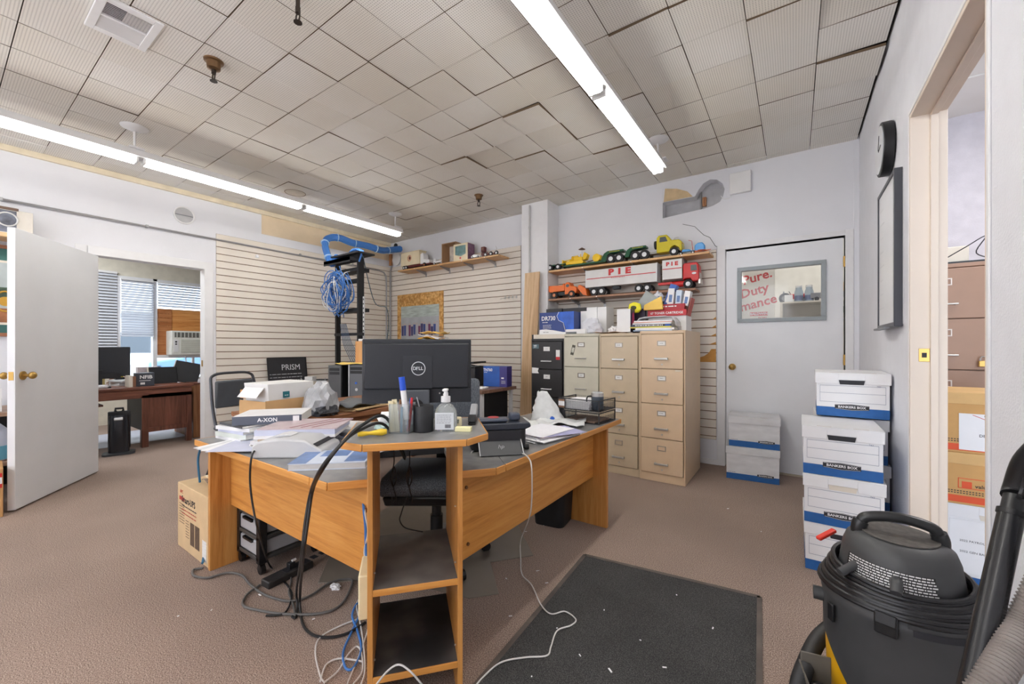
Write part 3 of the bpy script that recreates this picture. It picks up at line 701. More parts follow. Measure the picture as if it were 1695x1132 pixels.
B().cyl((0, 0, .05), .0095, .10, n=16).obj('barrel', WP, mk, smooth=True); B().cyl((0, 0, .122), .0105, .046, n=16).obj('cap', M('cap_blue', (26, 82, 205), .35), mk, smooth=True)
# black cup
p = onr(690, 716); t = thing('pen_cup', 'round black pen cup between pen box and hand sanitizer', 'cup', (p.x + .0, p.y + .03, RT))
B().lathe([(.034, 0), (.035, .004), (.035, .088), (.0335, .090), (.032, .088), (.032, .01), (0.001, .008)]).obj('body', M('cup_black', (34, 35, 38), .5, noise=.2, scale=40), t, smooth=True)
o = tag(B().cyl((0, 0, .055), .0022, .11, n=8).obj('scissor_handle', STEEL, None), 'thin metal rod sticking out of the black cup', 'pen'); o.location = (p.x + .005, p.y + .03, RT + .012); o.rotation_euler = (0, R(-14), YAW)
# hand sanitizer
p = onr(725, 714); t = thing('hand_sanitizer', 'clear pump bottle of hand sanitizer with white pump head', 'bottle', (p.x - .0, p.y + .038, RT), YAW)
B().lathe([(.0, 0), (.036, 0), (.040, .006), (.040, .052), (.036, .072), (.024, .088), (.014, .094), (.013, .102), (.0, .102)], n=32).obj('bottle', M('bottle_clear', (225, 232, 235), .12, trans=.75, noise=0), t, smooth=True)
B().prof([(-.03, .008), (.034, .008), (.034, .066), (-.03, .066)], .001, 'Y', (0, -.0405, 0)).obj('label_sheet', M('label_grey', (214, 218, 222), .4, noise=.02), t)
B().prof([(-.008, 0), (.012, 0), (.012, .012), (-.008, .012)], .001, 'Y', (.012, -.0412, .014)).obj('barcode', M('barcode', (120, 120, 124), .6, noise=.6, scale=220, stretch=(6, 1, .2)), t)
scrib(t, 0, -.0411, .058, .05, 5, .0035, GRY, 3)
B().cyl((0, 0, .108), .0165, .020, n=24).cyl((0, 0, .121), .009, .012).cyl((0, 0, .131), .007, .016).obj('pump', WP, t, smooth=True)
B().box((0, -.006, .141), (.018, .034, .008)).obj('nozzle', WP, t, bevel=.003)
# little clock, sticky notes, stapler, yellow clip, tissue
p = onr(752, 706); t = thing('desk_timer', 'small cream digital timer behind the sticky note pad', 'timer', (p.x, p.y + .01, RT), R(25))
B().prof([(-.018, 0), (.014, 0), (.006, .035), (-.004, .035)], .04, 'X' if True else 'Y').obj('case', CRM, t, bevel=.004); B().box((0, -.0125, .02), (.028, .002, .015), rx=R(-24)).obj('display', M('lcd', (120, 126, 110), .3), t)
p = onr(764, 714); t = thing('sticky_note_pad', 'pale yellow sticky note pad on the raised top', 'note pad', (p.x, p.y + .01, RT), R(30))
B().box((0, 0, .007), (.055, .03, .014)).obj('pad', M('note_yellow', (238, 232, 180), .7), t, bevel=.001)
p = onr(780, 699); t = thing('stapler', 'grey and black stapler standing at the right end of the raised top', 'stapler', (p.x - .005, p.y + .02, RT), R(125))
B().bb(-.075, .055, -.014, .014, 0, .010).obj('base', BLK, t, bevel=.003)
B().prof([(-.08, .012), (-.075, .03), (-.04, .034), (-.04, .014)], .028, 'Y').obj('front_block', BLK, t, bevel=.002)
B().prof([(-.045, .034), (.03, .066), (.055, .062), (.058, .046), (.04, .018), (-.04, .016)], .026, 'Y').obj('arm', M('stapler_grey', (150, 152, 156), .35), t, bevel=.006)
p = onr(607, 724); t = thing('highlighter', 'curvy yellow highlighter lying on the raised top', 'highlighter', (p.x, p.y + .02, RT + .011), R(62))
B().lathe([(0, -.045), (.007, -.044), (.009, -.03), (.006, -.01), (.0085, .01), (.012, .03), (.008, .046), (0, .047)], n=14).obj('body', M('hl_yellow', (244, 206, 56), .3), t, smooth=True); t.children[0].rotation_euler = (0, PI / 2, 0)
p = onr(633, 711)
def crumple(name, loc, sx, sy, sz, m_, label, cat, seed, rz=0, k=3, amp=.25):
    rnd = random.Random(seed); bm = bmesh.new(); bmesh.ops.create_icosphere(bm, subdivisions=k, radius=1)
    for v in bm.verts:
        f = 1 + rnd.uniform(-amp, amp); v.co = Vector((v.co.x * sx * f, v.co.y * sy * f, max(v.co.z, -.35) * sz * f))
    zmin = min(v.co.z for v in bm.verts)
    for v in bm.verts: v.co.z -= zmin
    b = B(); b.bm.free(); b.bm = bm
    o = b.obj(name, m_, None, smooth=False); o.location = loc; o.rotation_euler = (0, 0, rz)
    return tag(o, label, cat)
crumple('crumpled_wrapper', (p.x, p.y + .01, RT), .035, .016, .014, M('pale_teal', (176, 200, 196), .5), 'crumpled pale teal wrapper beside the highlighter', 'wrapper', 3, R(30))
p = onr(628, 704)
def sheets(name, loc, w, d, n, th, label, cat, rz=0, mat=None, seed=1, jit=.01, rot=3, group=None, top=None):
    """a loose stack of paper: n sheets as children"""
    rnd = random.Random(seed); t = thing(name, label, cat, loc, rz, group)
    for k in range(n):
        o = B().bb(-w / 2, w / 2, -d / 2, d / 2, 0, th * .92).obj('sheet', (top if (top and k == n - 1) else (mat or PAPER)), t)
        o.location = (rnd.uniform(-jit, jit), rnd.uniform(-jit, jit), k * th); o.rotation_euler = (0, 0, R(rnd.uniform(-rot, rot)))
    return t
PAPG = M('paper_grey', (214, 216, 218), .75, noise=.04)
def drape(name, loc, w, d, m_, label, cat, seed, rz=0, amp=.02, base=.0, nx=10, ny=8, th=.0012, curl=0):
    rnd = random.Random(seed); b = B(); g = []
    ph = [rnd.uniform(0, 6) for _ in range(6)]
    for i in range(nx + 1):
        row = []
        for j in range(ny + 1):
            x = (i / nx - .5) * w; y = (j / ny - .5) * d
            z = base + amp * (1 + .5 * math.sin(i * .9 + ph[0]) + .5 * math.sin(j * 1.1 + ph[1] + i * .4)) + rnd.uniform(0, amp * .35) + curl * (i / nx) ** 3
            row.append(b.bm.verts.new((x + rnd.uniform(-.004, .004), y + rnd.uniform(-.004, .004), z)))
        g.append(row)
    for i in range(nx):
        for j in range(ny): b.bm.faces.new((g[i][j], g[i + 1][j], g[i + 1][j + 1], g[i][j + 1]))
    o = b.obj(name, m_, None, smooth=True, solid=th); o.location = loc; o.rotation_euler = (0, 0, rz)
    return tag(o, label, cat)
sheets('white_papers', (-1.235, 1.035, RT + .001), .15, .10, 5, .008, 'uneven heap of white forms at the back left of the raised top', 'papers', R(50), PAPER, 5, .012, 9)

# ================================================================= LEFT WING
# check printer / adding machine
p = G(475, 760, DT)
am = thing('adding_machine', 'light grey desktop calculator with sloped top and power cord', 'calculator', (G(497, 738, DT + .03).x, G(497, 738, DT + .03).y, DT), R(36)); am.scale = (1.12, 1.05, 1.15)
B().prof([(-.145, 0), (-.145, .045), (-.12, .062), (-.02, .072), (.06, .066), (.125, .03), (.13, 0)], .19, 'Y').obj('case', M('machine_grey', (196, 197, 199), .5, noise=.02), am, bevel=.006)
B().box((.098, .0, .048), (.018, .17, .003), ry=R(28)).obj('display', INK, am)
B().prof([(-.085, .068), (-.02, .0735), (-.02, .0745), (-.05, .080), (-.085, .074)], .07, 'Y').obj('paper_cover', M('machine_cover', (206, 206, 208), .5), am, bevel=.002)
B().tube([(-.152, -.09, .05), (-.155, -.02, .022), (-.15, .03, .03), (-.146, .09, .052)], .003, 6).obj('tape_wire', WP, am, smooth=True)
# blue and white catalogue
ct = thing('catalogue', 'thick softcover catalogue with blue and white cover in front of the calculator', 'book', (-1.585, .975, DT), R(132))
B().bb(-.10, .10, -.145, .145, .003, .024).obj('pages', M('page_edge', (196, 196, 196), .7, noise=.1, scale=30, stretch=(1, 1, 30)), ct)
B().bb(-.102, .102, -.147, .147, .024, .027).bb(-.102, .102, -.147, .147, 0, .003).obj('cover', M('catalogue_cover', (202, 212, 228), .3, noise=.08, scale=8), ct)
CB = M('catalogue_blue', (92, 124, 176), .3, noise=.3, scale=14)
B().bb(-.09, .09, -.14, -.06, .027, .0275).bb(-.102, .102, .08, .147, .027, .0275).bb(.0, .095, -.05, .06, .027, .0275).obj('cover_print', CB, ct)
sheets('blue_brochure', (-1.66, 1.075, DT), .20, .26, 3, .004, 'blue and white brochure lying behind the catalogue', 'brochure', R(30), M('brochure', (206, 212, 226), .4, noise=.12, scale=18), 8, .01, 4)
t = tag(B().tube([(0, -.05, 0), (0, .05, 0)], .012, 8).obj('battery_tube', YEL, None, smooth=True), 'yellow capped tube behind the calculator', 'marker'); t.location = G(530, 733, DT + .012); t.rotation_euler = (0, 0, R(70))
crumple('clip_pile', G(553, 731, DT), .06, .03, .02, M('clip_metal', (150, 152, 160), .35, .5, noise=.5, scale=60), 'small heap of keys and clips behind the calculator', 'clips', 5, .5, 3, .4)
def book(name, label, loc, w, d, h, cover, rz, spine=None, group=None, edge_m=None, cat='book', spine_text=None, tcol=None, ts=.02):
    t = thing(name, label, cat, loc, rz, group)
    B().bb(-w / 2 + .002, w / 2 - .002, -d / 2 + .001, d / 2 - .002, .0015, h - .0015).obj('pages', edge_m or M('book_pages', (226, 224, 218), .8, noise=.06, scale=60, stretch=(.3, .3, 12)), t)
    B().bb(-w / 2, w / 2, -d / 2, d / 2, h - .0015, h).bb(-w / 2, w / 2, -d / 2, d / 2, 0, .0015).obj('cover', cover, t)
    B().bb(-w / 2, w / 2, -d / 2 - .0015, -d / 2, 0, h).obj('spine', spine or cover, t)
    if spine_text: text(spine_text, ts, tcol or WP, t, (0, -d / 2 - .0018, h / 2), ext=.0002, bold=.02)
    return t
NAVY = M('navy_cover', (58, 66, 86), .4); SLAT_C = M('slate_cover', (86, 92, 106), .4)
WC = M('white_cover', (232, 232, 234), .35); PINK = M('mauve_cover', (196, 178, 182), .35, noise=.18, scale=9); LAV = M('lavender', (196, 200, 220), .5); GCOV = M('grey_cover', (150, 150, 152), .5, noise=.15)
# far pile with the thick catalogue
z = DT
for k, (w, d, h, m_, rz, nm, lab) in enumerate([
    (.26, .30, .018, WC, -4, 'magazine', 'white booklet at the bottom of the far left pile'),
    (.25, .30, .022, M('sage_cover', (206, 212, 206), .4), 3, 'magazine', 'pale sage booklet second from the bottom of the far left pile'),
    (.24, .29, .016, LAV, -2, 'magazine', 'bluish booklet third from the bottom of the far left pile'),
    (.25, .30, .018, WC, 6, 'magazine', 'white magazine below the dark grey magazine, far left pile'),
    (.24, .29, .012, M('charcoal_cover', (70, 72, 76), .4), -5, 'magazine', 'dark grey magazine under the thick slate spined catalogue'),]):
    book(nm, lab, (-2.42 + .006 * k, 1.035, z), w, d, h, m_, R(rz + 8), cat='magazine'); z += h
book('thick_catalogue', 'thick catalogue with dark slate spine and large white letters on the far left pile', (-2.33, 1.08, z), .32, .25, .044, WC, R(50), SLAT_C, spine_text='A-XON', ts=.028)
B().bb(.12, .15, -.1325, -.1319, .004, .040).obj('spine_stripe', WC, bpy.data.objects['thick_catalogue'])
# nearer pile
z = DT
for k, (w, d, h, m_, rz, x, y, nm, lab) in enumerate([
    (.20, .27, .020, M('maroon_cover', (120, 44, 44), .4), 34, -2.02, 1.02, 'book', 'dark red book at the bottom of the near pile beside the calculator'),
    (.33, .26, .026, WC, 42, -2.04, 1.06, 'book', 'thick white manual lying on the dark red book'),
    (.30, .26, .010, M('tan_stripe', (190, 176, 158), .5), 45, -2.03, 1.07, 'magazine', 'thin beige edged magazine on the white manual'),
    (.36, .26, .012, WC, 43, -2.02, 1.08, 'magazine', 'white magazine just under the lavender edged directory'),
    (.36, .27, .026, LAV, 42, -2.03, 1.09, 'book', 'thick directory with lavender page edges near the top of the pile'),
    (.36, .27, .005, PINK, 40, -2.02, 1.10, 'magazine', 'mauve and white glossy magazine on top of the near pile'),]):
    book(nm, lab, (x, y, z), w, d, h, m_, R(rz), edge_m=(LAV if 'lavender page' in lab else None), cat=nm); z += h
sp_ = B()
for k in range(3): sp_.box((.02 + .05 * k, 0, .0003), (.012, .26, .0004), rz=R(-28))
o = sp_.obj('cover_stripes', M('stripe_maroon', (140, 60, 78), .4), [q for q in bpy.data.objects if q.get('label', '').startswith('mauve and white')][0]); o.location = (0, 0, .0052)
book('blue_book', 'blue spined book at the right end of the near pile', (-1.93, 1.33, DT), .30, .21, .018, M('mid_blue_cover', (88, 116, 168), .4), R(18))
book('grey_book', 'grey spined book stacked on the blue spined book', (-1.97, 1.34, DT + .018), .32, .22, .020, GCOV, R(14))
book('white_book', 'white topped book at the back right of the desk clutter', (-1.99, 1.35, DT + .038), .30, .22, .016, WC, R(20))
for k in range(4):
    tag(B().box((0, 0, 0), (.20, .28, .002), rz=R(18 + 7 * k)).obj('envelope', [PAPER, PAPG, PAPER, LAV][k], loc=(-2.30 + .035 * k, .885 - .0 * k, DT + .003 + .0025 * k)),
        ['lowest grey-white envelope poking over the front edge', 'second fanned envelope at the desk front', 'third fanned envelope at the desk front', 'topmost lavender envelope of the fanned four'][k], 'envelope')
sheets('papers', (-1.72, 1.27, DT), .30, .22, 3, .003, 'pair of white papers on the desk behind the calculator', 'papers', R(12), PAPER, 4, .02, 8)

# ================================================================= RIGHT WING
pr = thing('printer', 'small dark navy inkjet printer with open front paper tray', 'printer', (-1.16, 1.545, DT), R(46))
NV = M('printer_navy', (44, 50, 62), .35, noise=.05); NV2 = M('printer_lid', (66, 74, 90), .35)
B().prof([(-.115, .0), (-.13, .012), (-.13, .10), (-.115, .125), (.11, .125), (.13, .10), (.13, .012), (.115, 0)], .16, 'Y', (0, .04, 0)).obj('body', BLK, pr, bevel=.008)
B().prof([(-.155, .112), (-.15, .132), (.145, .132), (.15, .112), (.12, .10), (-.12, .10)], .19, 'Y', (0, .03, 0)).obj('top_cover', NV, pr, bevel=.006)
B().box((-.03, -.02, .143), (.145, .065, .016)).obj('lid_bump', NV2, pr, bevel=.007)
B().box((.085, .02, .150), (.05, .06, .034)).obj('control_pod', NV2, pr, bevel=.008)
B().bb(-.10, .10, -.07, -.03, .045, .10).obj('paper_slot', INK, pr)
B().prof([(-.042, .075), (-.135, .004), (-.130, .0), (-.036, .068)], .19, 'X', (0, 0, 0), 0).obj('paper_tray', M('tray_black', (40, 42, 47), .4), pr, bevel=.002)
for sx in (-.098, .098): B().tube([(sx, -.04, .078), (sx, -.136, .006)], .003, 6).obj('tray_rail', STEEL, pr, smooth=True)
a_t = math.atan2(.071, .093)
text('hp', .030, M('hp_grey', (150, 152, 156), .3), pr, (0, -.0985, .0345), (a_t, 0, 0), shear=.3, ext=.0004)
B().cyl((.135, -.03, .012), .012, .02, ry=PI / 2).obj('roller', BLK, pr)
B().cyl((-.02, .0, .152), .028, .001, n=20).obj('red_sticker', M('sticker_red', (176, 60, 66), .5), pr)
t = tag(B().box((0, 0, 0), (.24, .17, .003)).obj('gift_card_sheet', M('green_sheet', (170, 196, 172), .5, noise=.3, scale=16), loc=(-1.22, 1.86, DT + .003)), 'pale green printed sheet behind the printer', 'paper'); t.rotation_euler = (0, 0, R(30))
sheets('paper_stack', (-1.12, 1.93, DT), .24, .32, 9, .0022, 'fanned stack of white printed papers with coloured edges on the right wing', 'papers', R(-14), PAPER, 12, .022, 8)
for k, (c_, lab) in enumerate((((208, 176, 182), 'pinkish sheet edge poking from the paper stack'), ((170, 170, 206), 'bluish sheet edge poking from the paper stack'))):
    o = tag(B().box((0, 0, 0), (.21, .30, .002)).obj('coloured_sheet', M('tint%d' % k, c_, .7), loc=(-1.095 + .012 * k, 1.945, DT + .022 + .003 * k)), lab, 'paper'); o.rotation_euler = (0, 0, R(-24 - 4 * k))
o = tag(B().box((0, 0, 0), (.23, .30, .0018)).obj('top_form', M('printed_form', (230, 230, 236), .75, noise=.03, scale=40), loc=(-1.14, 1.925, DT + .0285)), 'white printed form lying on top of the paper stack', 'paper'); o.rotation_euler = (0, 0, R(-6))
BAGM = M('plastic_bag', (224, 226, 226), .35, noise=.08, scale=30, alpha=.9)
drape('plastic_bag', (-1.20, 2.26, DT), .30, .22, BAGM, 'flat crumpled white plastic bag lying on the right wing', 'plastic bag', 21, R(20), .016, nx=14, ny=10)
drape('plastic_bag', (-1.34, 2.12, DT), .24, .18, M('plastic_bag2', (206, 208, 206), .4, noise=.12, scale=30), 'dirty grey white plastic wrapper left of the bag', 'plastic bag', 25, R(-10), .014, nx=12, ny=9)
# standing bag
b = B(); rnd = random.Random(4); rings = []
for k in range(8):
    f = k / 7; rx_, ry_ = .085 * (1 - f) + .03, .06 * (1 - f) ** 1.3 + .008
    rings.append([b.bm.verts.new((math.cos(2 * PI * i / 14) * rx_ * rnd.uniform(.8, 1.15) - .04 * f, math.sin(2 * PI * i / 14) * ry_ * rnd.uniform(.7, 1.2), f * .19 * rnd.uniform(.97, 1.03))) for i in range(14)])
for a, c in zip(rings, rings[1:]):
    for i in range(14): b.bm.faces.new((a[i], a[(i + 1) % 14], c[(i + 1) % 14], c[i]))
o = tag(b.obj('upright_bag', BAGM, None, smooth=True, solid=.001), 'thin white plastic bag standing peaked behind the papers', 'plastic bag'); o.location = (-1.33, 2.33, DT + .002); o.rotation_euler = (0, 0, R(35))
crumple('bottle_top', (-1.25, 2.24, DT + .03), .014, .012, .012, BLUE, 'tiny blue bottle cap at the foot of the standing bag', 'cap', 2)
# letter trays: mesh material with real wires as stuff
def meshpanel(b, p0, u, v, nu, nv, r=.0006):
    p0, u, v = Vector(p0), Vector(u), Vector(v)
    for k in range(nu + 1): b.tube([p0 + u * (k / nu), p0 + u * (k / nu) + v], r, 4)
    for k in range(nv + 1): b.tube([p0 + v * (k / nv), p0 + v * (k / nv) + u], r, 4)
TR = M('tray_metal', (52, 52, 55), .45, .4)
def tray(z, label):
    t = thing('letter_tray', label, 'letter tray', (-1.135, 2.50, DT + z), R(-4), 'black mesh letter trays')
    w, d, h = .30, .235, .072
    for a, b_, c, e in ((-w / 2, -w / 2 + .006, -d / 2, d / 2), (w / 2 - .006, w / 2, -d / 2, d / 2)):
        B().bb(a, b_, c, e, h - .006, h).bb(a, b_, c, e, 0, .006).bb(a, b_, c, c + .006, 0, h).bb(a, b_, e - .006, e, 0, h).obj('side_frame', TR, t)
    B().bb(-w / 2, w / 2, -d / 2, -d / 2 + .006, 0, .006).bb(-w / 2, w / 2, d / 2 - .006, d / 2, 0, .006).bb(-w / 2, w / 2, -d / 2, -d / 2 + .006, h - .006, h).bb(-w / 2, -w / 2 + .055, -d / 2, -d / 2 + .004, .006, h - .006).obj('front_frame', TR, t)
    b = B(); meshpanel(b, (-w / 2, -d / 2 + .003, .004), (w, 0, 0), (0, 0, h - .008), 44, 9)
    meshpanel(b, (-w / 2 + .003, -d / 2, .004), (0, d, 0), (0, 0, h - .008), 34, 9); meshpanel(b, (w / 2 - .003, -d / 2, .004), (0, d, 0), (0, 0, h - .03), 34, 6)
    meshpanel(b, (-w / 2, d / 2 - .003, .004), (w, 0, 0), (0, 0, h - .008), 44, 9)
    o = b.obj('wire_mesh', TR, t); o['kind'] = 'stuff'
    B().bb(-w / 2 + .004, w / 2 - .004, -d / 2 + .004, d / 2 - .004, .001, .003).obj('mesh_floor', TR, t)
    return t
tray(.0, 'lower black mesh letter tray on the right wing'); t = tray(.078, 'upper black mesh letter tray carrying the mug')
B().bb(-.145, -.10, -.1195, -.118, .02, .05).obj('label_card', PAPER, t)
B().bb(-.145, -.10, -.1185, -.1178, .008, .062).obj('label_back', M('tray_brown', (140, 104, 80), .6), t)
sheets('tray_papers', (-1.16, 2.50, DT + .082), .19, .20, 9, .006, 'white papers heaped in the upper letter tray', 'papers', R(-4), PAPER, 6, .003, 3)
sheets('tray_papers', (-1.13, 2.50, DT + .004), .22, .20, 3, .004, 'few brownish papers in the lower letter tray', 'papers', R(-4), M('kraft', (180, 150, 130), .7), 9, .003, 3)
t = thing('travel_mug', 'slate grey insulated mug with steel rim and black handle on the upper tray', 'mug', (-1.04, 2.455, DT + .084), R(40))
B().lathe([(.0, 0), (.036, 0), (.038, .004), (.039, .084), (.0, .084)]).obj('body', M('mug_slate', (74, 84, 94), .4), t, smooth=True)
B().lathe([(.0, .084), (.0395, .084), (.0395, .106), (.036, .108), (.0, .106)]).obj('rim', CHROME, t, smooth=True)
B().lathe([(.0, .106), (.034, .108), (.032, .112), (.0, .111)]).obj('lid', M('lid_clear', (190, 196, 200), .2), t, smooth=True)
B().tube(smooth_pts([(-.037, 0, .085), (-.066, 0, .08), (-.068, 0, .04), (-.038, 0, .03)]), .005, 8).obj('handle', BLK, t, smooth=True)

# ================================================================= UNDER THE DESK
# drawer cart
cw, cdp, chh = .255, .32, .42
dc = thing('drawer_cart', 'black wheeled cart with three translucent drawers under the left wing', 'drawer cart', (-2.475, .952, 0), 0)
FR = M('cart_black', (22, 22, 24), .4)
for x, y in ((.015, .02), (cw - .015, .02), (.015, cdp - .02), (cw - .015, cdp - .02)):
    B().bb(x - .018, x + .018, y - .02, y + .02, .055, chh).obj('post', FR, dc, bevel=.004)
    B().cyl((x, y, .026), .024, .022, rx=PI / 2).bb(x - .01, x + .01, y - .012, y + .012, .03, .058).obj('caster', FR, dc)
for k in range(4): B().bb(0, cw, 0, cdp, .07 + .105 * k, .088 + .105 * k).obj('shelf_frame', M('cart_grey', (66, 64, 62), .5), dc, bevel=.003)
TRD = M('drawer_plastic', (176, 178, 182), .35, alpha=.96, noise=.04)
for k in range(3):
    dd = B().bb(.022, cw - .022, .006, cdp - .006, .090 + .105 * k, .162 + .105 * k).obj('drawer', TRD, dc, bevel=.006)
    B().bb(cw * .3, cw * .7, -.004, .010, .150 + .105 * k, .162 + .105 * k).obj('drawer_pull', FR, dd)
# UPS box
ub = thing('ups_carton', 'cardboard carton for a battery backup with drawings on its side beside the desk end', 'box', (-2.742, .985, 0), 0)
B().bb(-.23, .23, -.15, .15, 0, .37).obj('carton', M('ups_card', (206, 178, 138), .75, noise=.06), ub, bevel=.004)
B().bb(-.231, .231, -.02, .02, .3702, .3715).obj('tape', M('clear_tape', (214, 200, 176), .25), ub)
BRN = M('print_brown', (96, 76, 60), .7, noise=.2, scale=60); PRR = M('print_red2', (178, 60, 50), .6)
text('Smart-UPS', .05, INK, ub, (-.06, -.1505, .285), ext=.0003, bold=.02, sx=.95)
scrib(ub, -.05, -.1502, .250, .22, 1, .012, INK, 1); scrib(ub, -.05, -.1502, .228, .22, 2, .011, PRR, 2)
B().bb(-.03, .03, -.1506, -.15, .055, .18).bb(.04, .105, -.1506, -.15, .055, .18).obj('drawing', BRN, ub)
B().bb(.145, .20, -.1507, -.15, .02, .13).obj('label_sticker', M('barcode_label', (224, 224, 222), .6, noise=.25, scale=120, stretch=(.1, 1, 6)), ub)
text('APC', .026, PRR, ub, (-.165, -.1505, .325), ext=.0003, bold=.02)
B().bb(-.20, -.12, -.1506, -.15, .275, .297).obj('red_panel', PRR, ub)
scrib(ub, -.16, -.1502, .255, .08, 8, .008, BRN, 5); scrib(ub, -.075, -.1502, .175, .05, 7, .008, BRN, 6)
drape('cord_in_bag', (-2.74, .97, .372), .17, .13, M('brown_bag', (150, 124, 104), .3, noise=.4, scale=40), 'small bag with a coiled cord on the battery carton', 'bag', 31, 0, .012)
# power strip
ps = thing('power_strip', 'long black surge protector strip with plugs on the carpet under the desk', 'power strip', (-1.91, .955, 0), R(36)); ps.location = ((G(438, 975).x + G(512, 935).x) / 2, (G(438, 975).y + G(512, 935).y) / 2, 0)
a_ = G(438, 972); b_ = G(512, 935); dd = b_ - a_; ps.rotation_euler = (0, 0, math.atan2(dd.y, dd.x)); ll = dd.length / 2
B().bb(-ll, ll, -.035, .035, 0, .035).obj('body', M('strip_black', (44, 42, 42), .5, noise=.2), ps, bevel=.006)
for k in range(6): B().bb(-ll * .2 + k * .05, -ll * .2 + k * .05 + .03, -.018, .018, .035, .0365).obj('outlet', INK, ps)
B().bb(.0, .03, -.015, .015, .036, .066).obj('plug', BLK, ps, bevel=.003); B().cyl((.03, 0, .07), .006, .02, ry=PI / 2).obj('plug_tip', WP, ps)
# waste bin
t = thing('waste_bin', 'black plastic wastebasket under the right wing of the desk', 'waste bin', (-1.335, 2.22, 0), R(8)); q = G(905, 872); t.location = (q.x - .02, q.y + .15, 0)
b = B(); prev = None
def rrect(w, d, r, n=5):
    out = []
    for cx_, cy_, a0 in ((w / 2 - r, d / 2 - r, 0), (-w / 2 + r, d / 2 - r, 90), (-w / 2 + r, -d / 2 + r, 180), (w / 2 - r, -d / 2 + r, 270)):
        for k in range(n): a = R(a0 + 90 * k / (n - 1)); out.append((cx_ + r * math.cos(a), cy_ + r * math.sin(a)))
    return out
def loft(b, secs):
    rings = [[b.bm.verts.new((x, y, z)) for x, y in pts] for pts, z in secs]
    for a, c in zip(rings, rings[1:]):
        for i in range(len(a)): b.bm.faces.new((a[i], a[(i + 1) % len(a)], c[(i + 1) % len(a)], c[i]))
    b.bm.faces.new(rings[0][::-1]); b.bm.faces.new(rings[-1]); return b
loft(B(), [(rrect(.20, .28, .04), 0), (rrect(.25, .34, .045), .36), (rrect(.265, .355, .045), .365), (rrect(.265, .355, .045), .38), (rrect(.245, .335, .04), .38), (rrect(.19, .27, .04), .02)]).obj('bin', BLKM, t, smooth=True)
# chair
ch = thing('office_chair', 'grey fabric swivel office chair tucked into the desk corner', 'office chair', (-1.62, 1.60, 0), R(35))
FAB = speckle('chair_fabric', [(70, 74, 80), (98, 104, 112), (126, 132, 140)], 260, .95, .3)
B().prof([(-.20, .40), (-.235, .43), (-.235, .47), (-.19, .50), (.20, .50), (.22, .47), (.22, .42), (.18, .40)], .50, 'X').obj('seat', FAB, ch, bevel=.03)
B().prof([(-.19, .355), (-.225, .40), (-.225, .415), (.19, .41), (.16, .36)], .46, 'X').obj('seat_shell', BLK, ch, bevel=.02)
B().prof([(.20, .60), (.18, .66), (.18, .90), (.20, .97), (.25, .97), (.25, .60)], .44, 'X').obj('backrest', FAB, ch, bevel=.03)
B().bb(-.04, .04, .20, .25, .38, .66).obj('back_bracket', BLK, ch, bevel=.01)
B().cyl((0, 0, .28), .026, .20).cyl((0, 0, .16), .034, .16).obj('gas_lift', BLK, ch, smooth=True)
for k in range(5):
    a = 2 * PI * k / 5 + .3; l_ = B().prof([(.0, .09), (.02, .115), (.27, .075), (.285, .06), (.27, .055), (0, .08)], .045, 'Y').obj('leg', M('base_grey', (104, 108, 112), .4), ch, bevel=.006, rz=a)
    B().cyl((.275, .0, .027), .027, .04, rx=PI / 2).obj('caster', BLK, l_)
# chair mat
MATP = M('mat_plastic', (122, 114, 104), .28, noise=.08, scale=5)
mp_ = [G(527, 964), G(556, 901)]
pts = [G(526, 966), G(640, 958), G(776, 991), G(826, 984), G(812, 931), G(883, 920), G(851, 858), G(753, 830), G(645, 838), G(556, 896)]
cm = tag(B().prism([(q.x, q.y) for q in pts], .0, .004).obj('chair_mat', MATP, None, bevel=.002), 'dull translucent plastic chair mat on the carpet under the desk', 'chair mat')
# entry mat
RUG = speckle('rug_charcoal', [(38, 38, 39), (58, 58, 58), (84, 84, 82)], 260, .97, .5, big=(3, .16))
c0, c1 = G(968, 920), G(1258, 990); c2 = G(792, 1130)
dirx = (c1 - c0).normalized(); diry = (c2 - c0).normalized()
RW = (c1 - c0).length
rg = thing('entry_mat', 'charcoal entrance mat with dirty grey edge beside the desk', 'mat')
b = B(); k1 = c0 + diry * 1.5; k2 = c1 + diry * 1.5
b.prism([(q.x, q.y) for q in (c0, k1, k2, c1)], 0, .007); b.obj('carpet', RUG, rg)
b = B(); e = .022
i0 = c0 + dirx * e + diry * e
for p_, q_ in ((c0, c1), (c0, k1), (c1, k2), (k1, k2)):
    d_ = (q_ - p_).normalized(); n_ = Vector((-d_.y, d_.x, 0)); cc = (c0 + k2) / 2
    if (cc - p_).dot(n_) < 0: n_ = -n_
    b.prism([(w.x, w.y) for w in (p_ - n_ * .008, q_ - n_ * .008, q_ + n_ * .012, p_ + n_ * .012)], 0, .0085)
b.obj('rubber_border', M('rubber_edge', (92, 84, 78), .8, noise=.25, scale=10), rg)
# white litter on mat and floor
rnd = random.Random(11)
b = B()
for u, v in [(838, 958), (735, 1020 + 0), (1000, 1010), (890, 945), (1120, 985), (922, 1040), (1100, 1105), (880, 1120), (1060, 1060), (960, 1085), (1180, 1040), (905, 965), (1010, 1110), (845, 1020), (350, 1010), (519, 1025), (430, 985), (295, 1020), (255, 700), (1205, 842), (1260, 880), (870, 880), (900, 870)]:
    p = G(u, v, .0085); b.box((p.x, p.y, .010), (rnd.uniform(.004, .02), rnd.uniform(.002, .006), .002), rz=rnd.uniform(0, 3))
o = tag(b.obj('litter', PAPER), 'scattered tiny white paper scraps on mat and carpet', 'litter'); o['kind'] = 'stuff'
t = crumple('crumpled_tissue', G(555, 973), .03, .02, .012, PAPER, 'crumpled clear wrapper on the carpet left of the shelf tower', 'wrapper', 9)
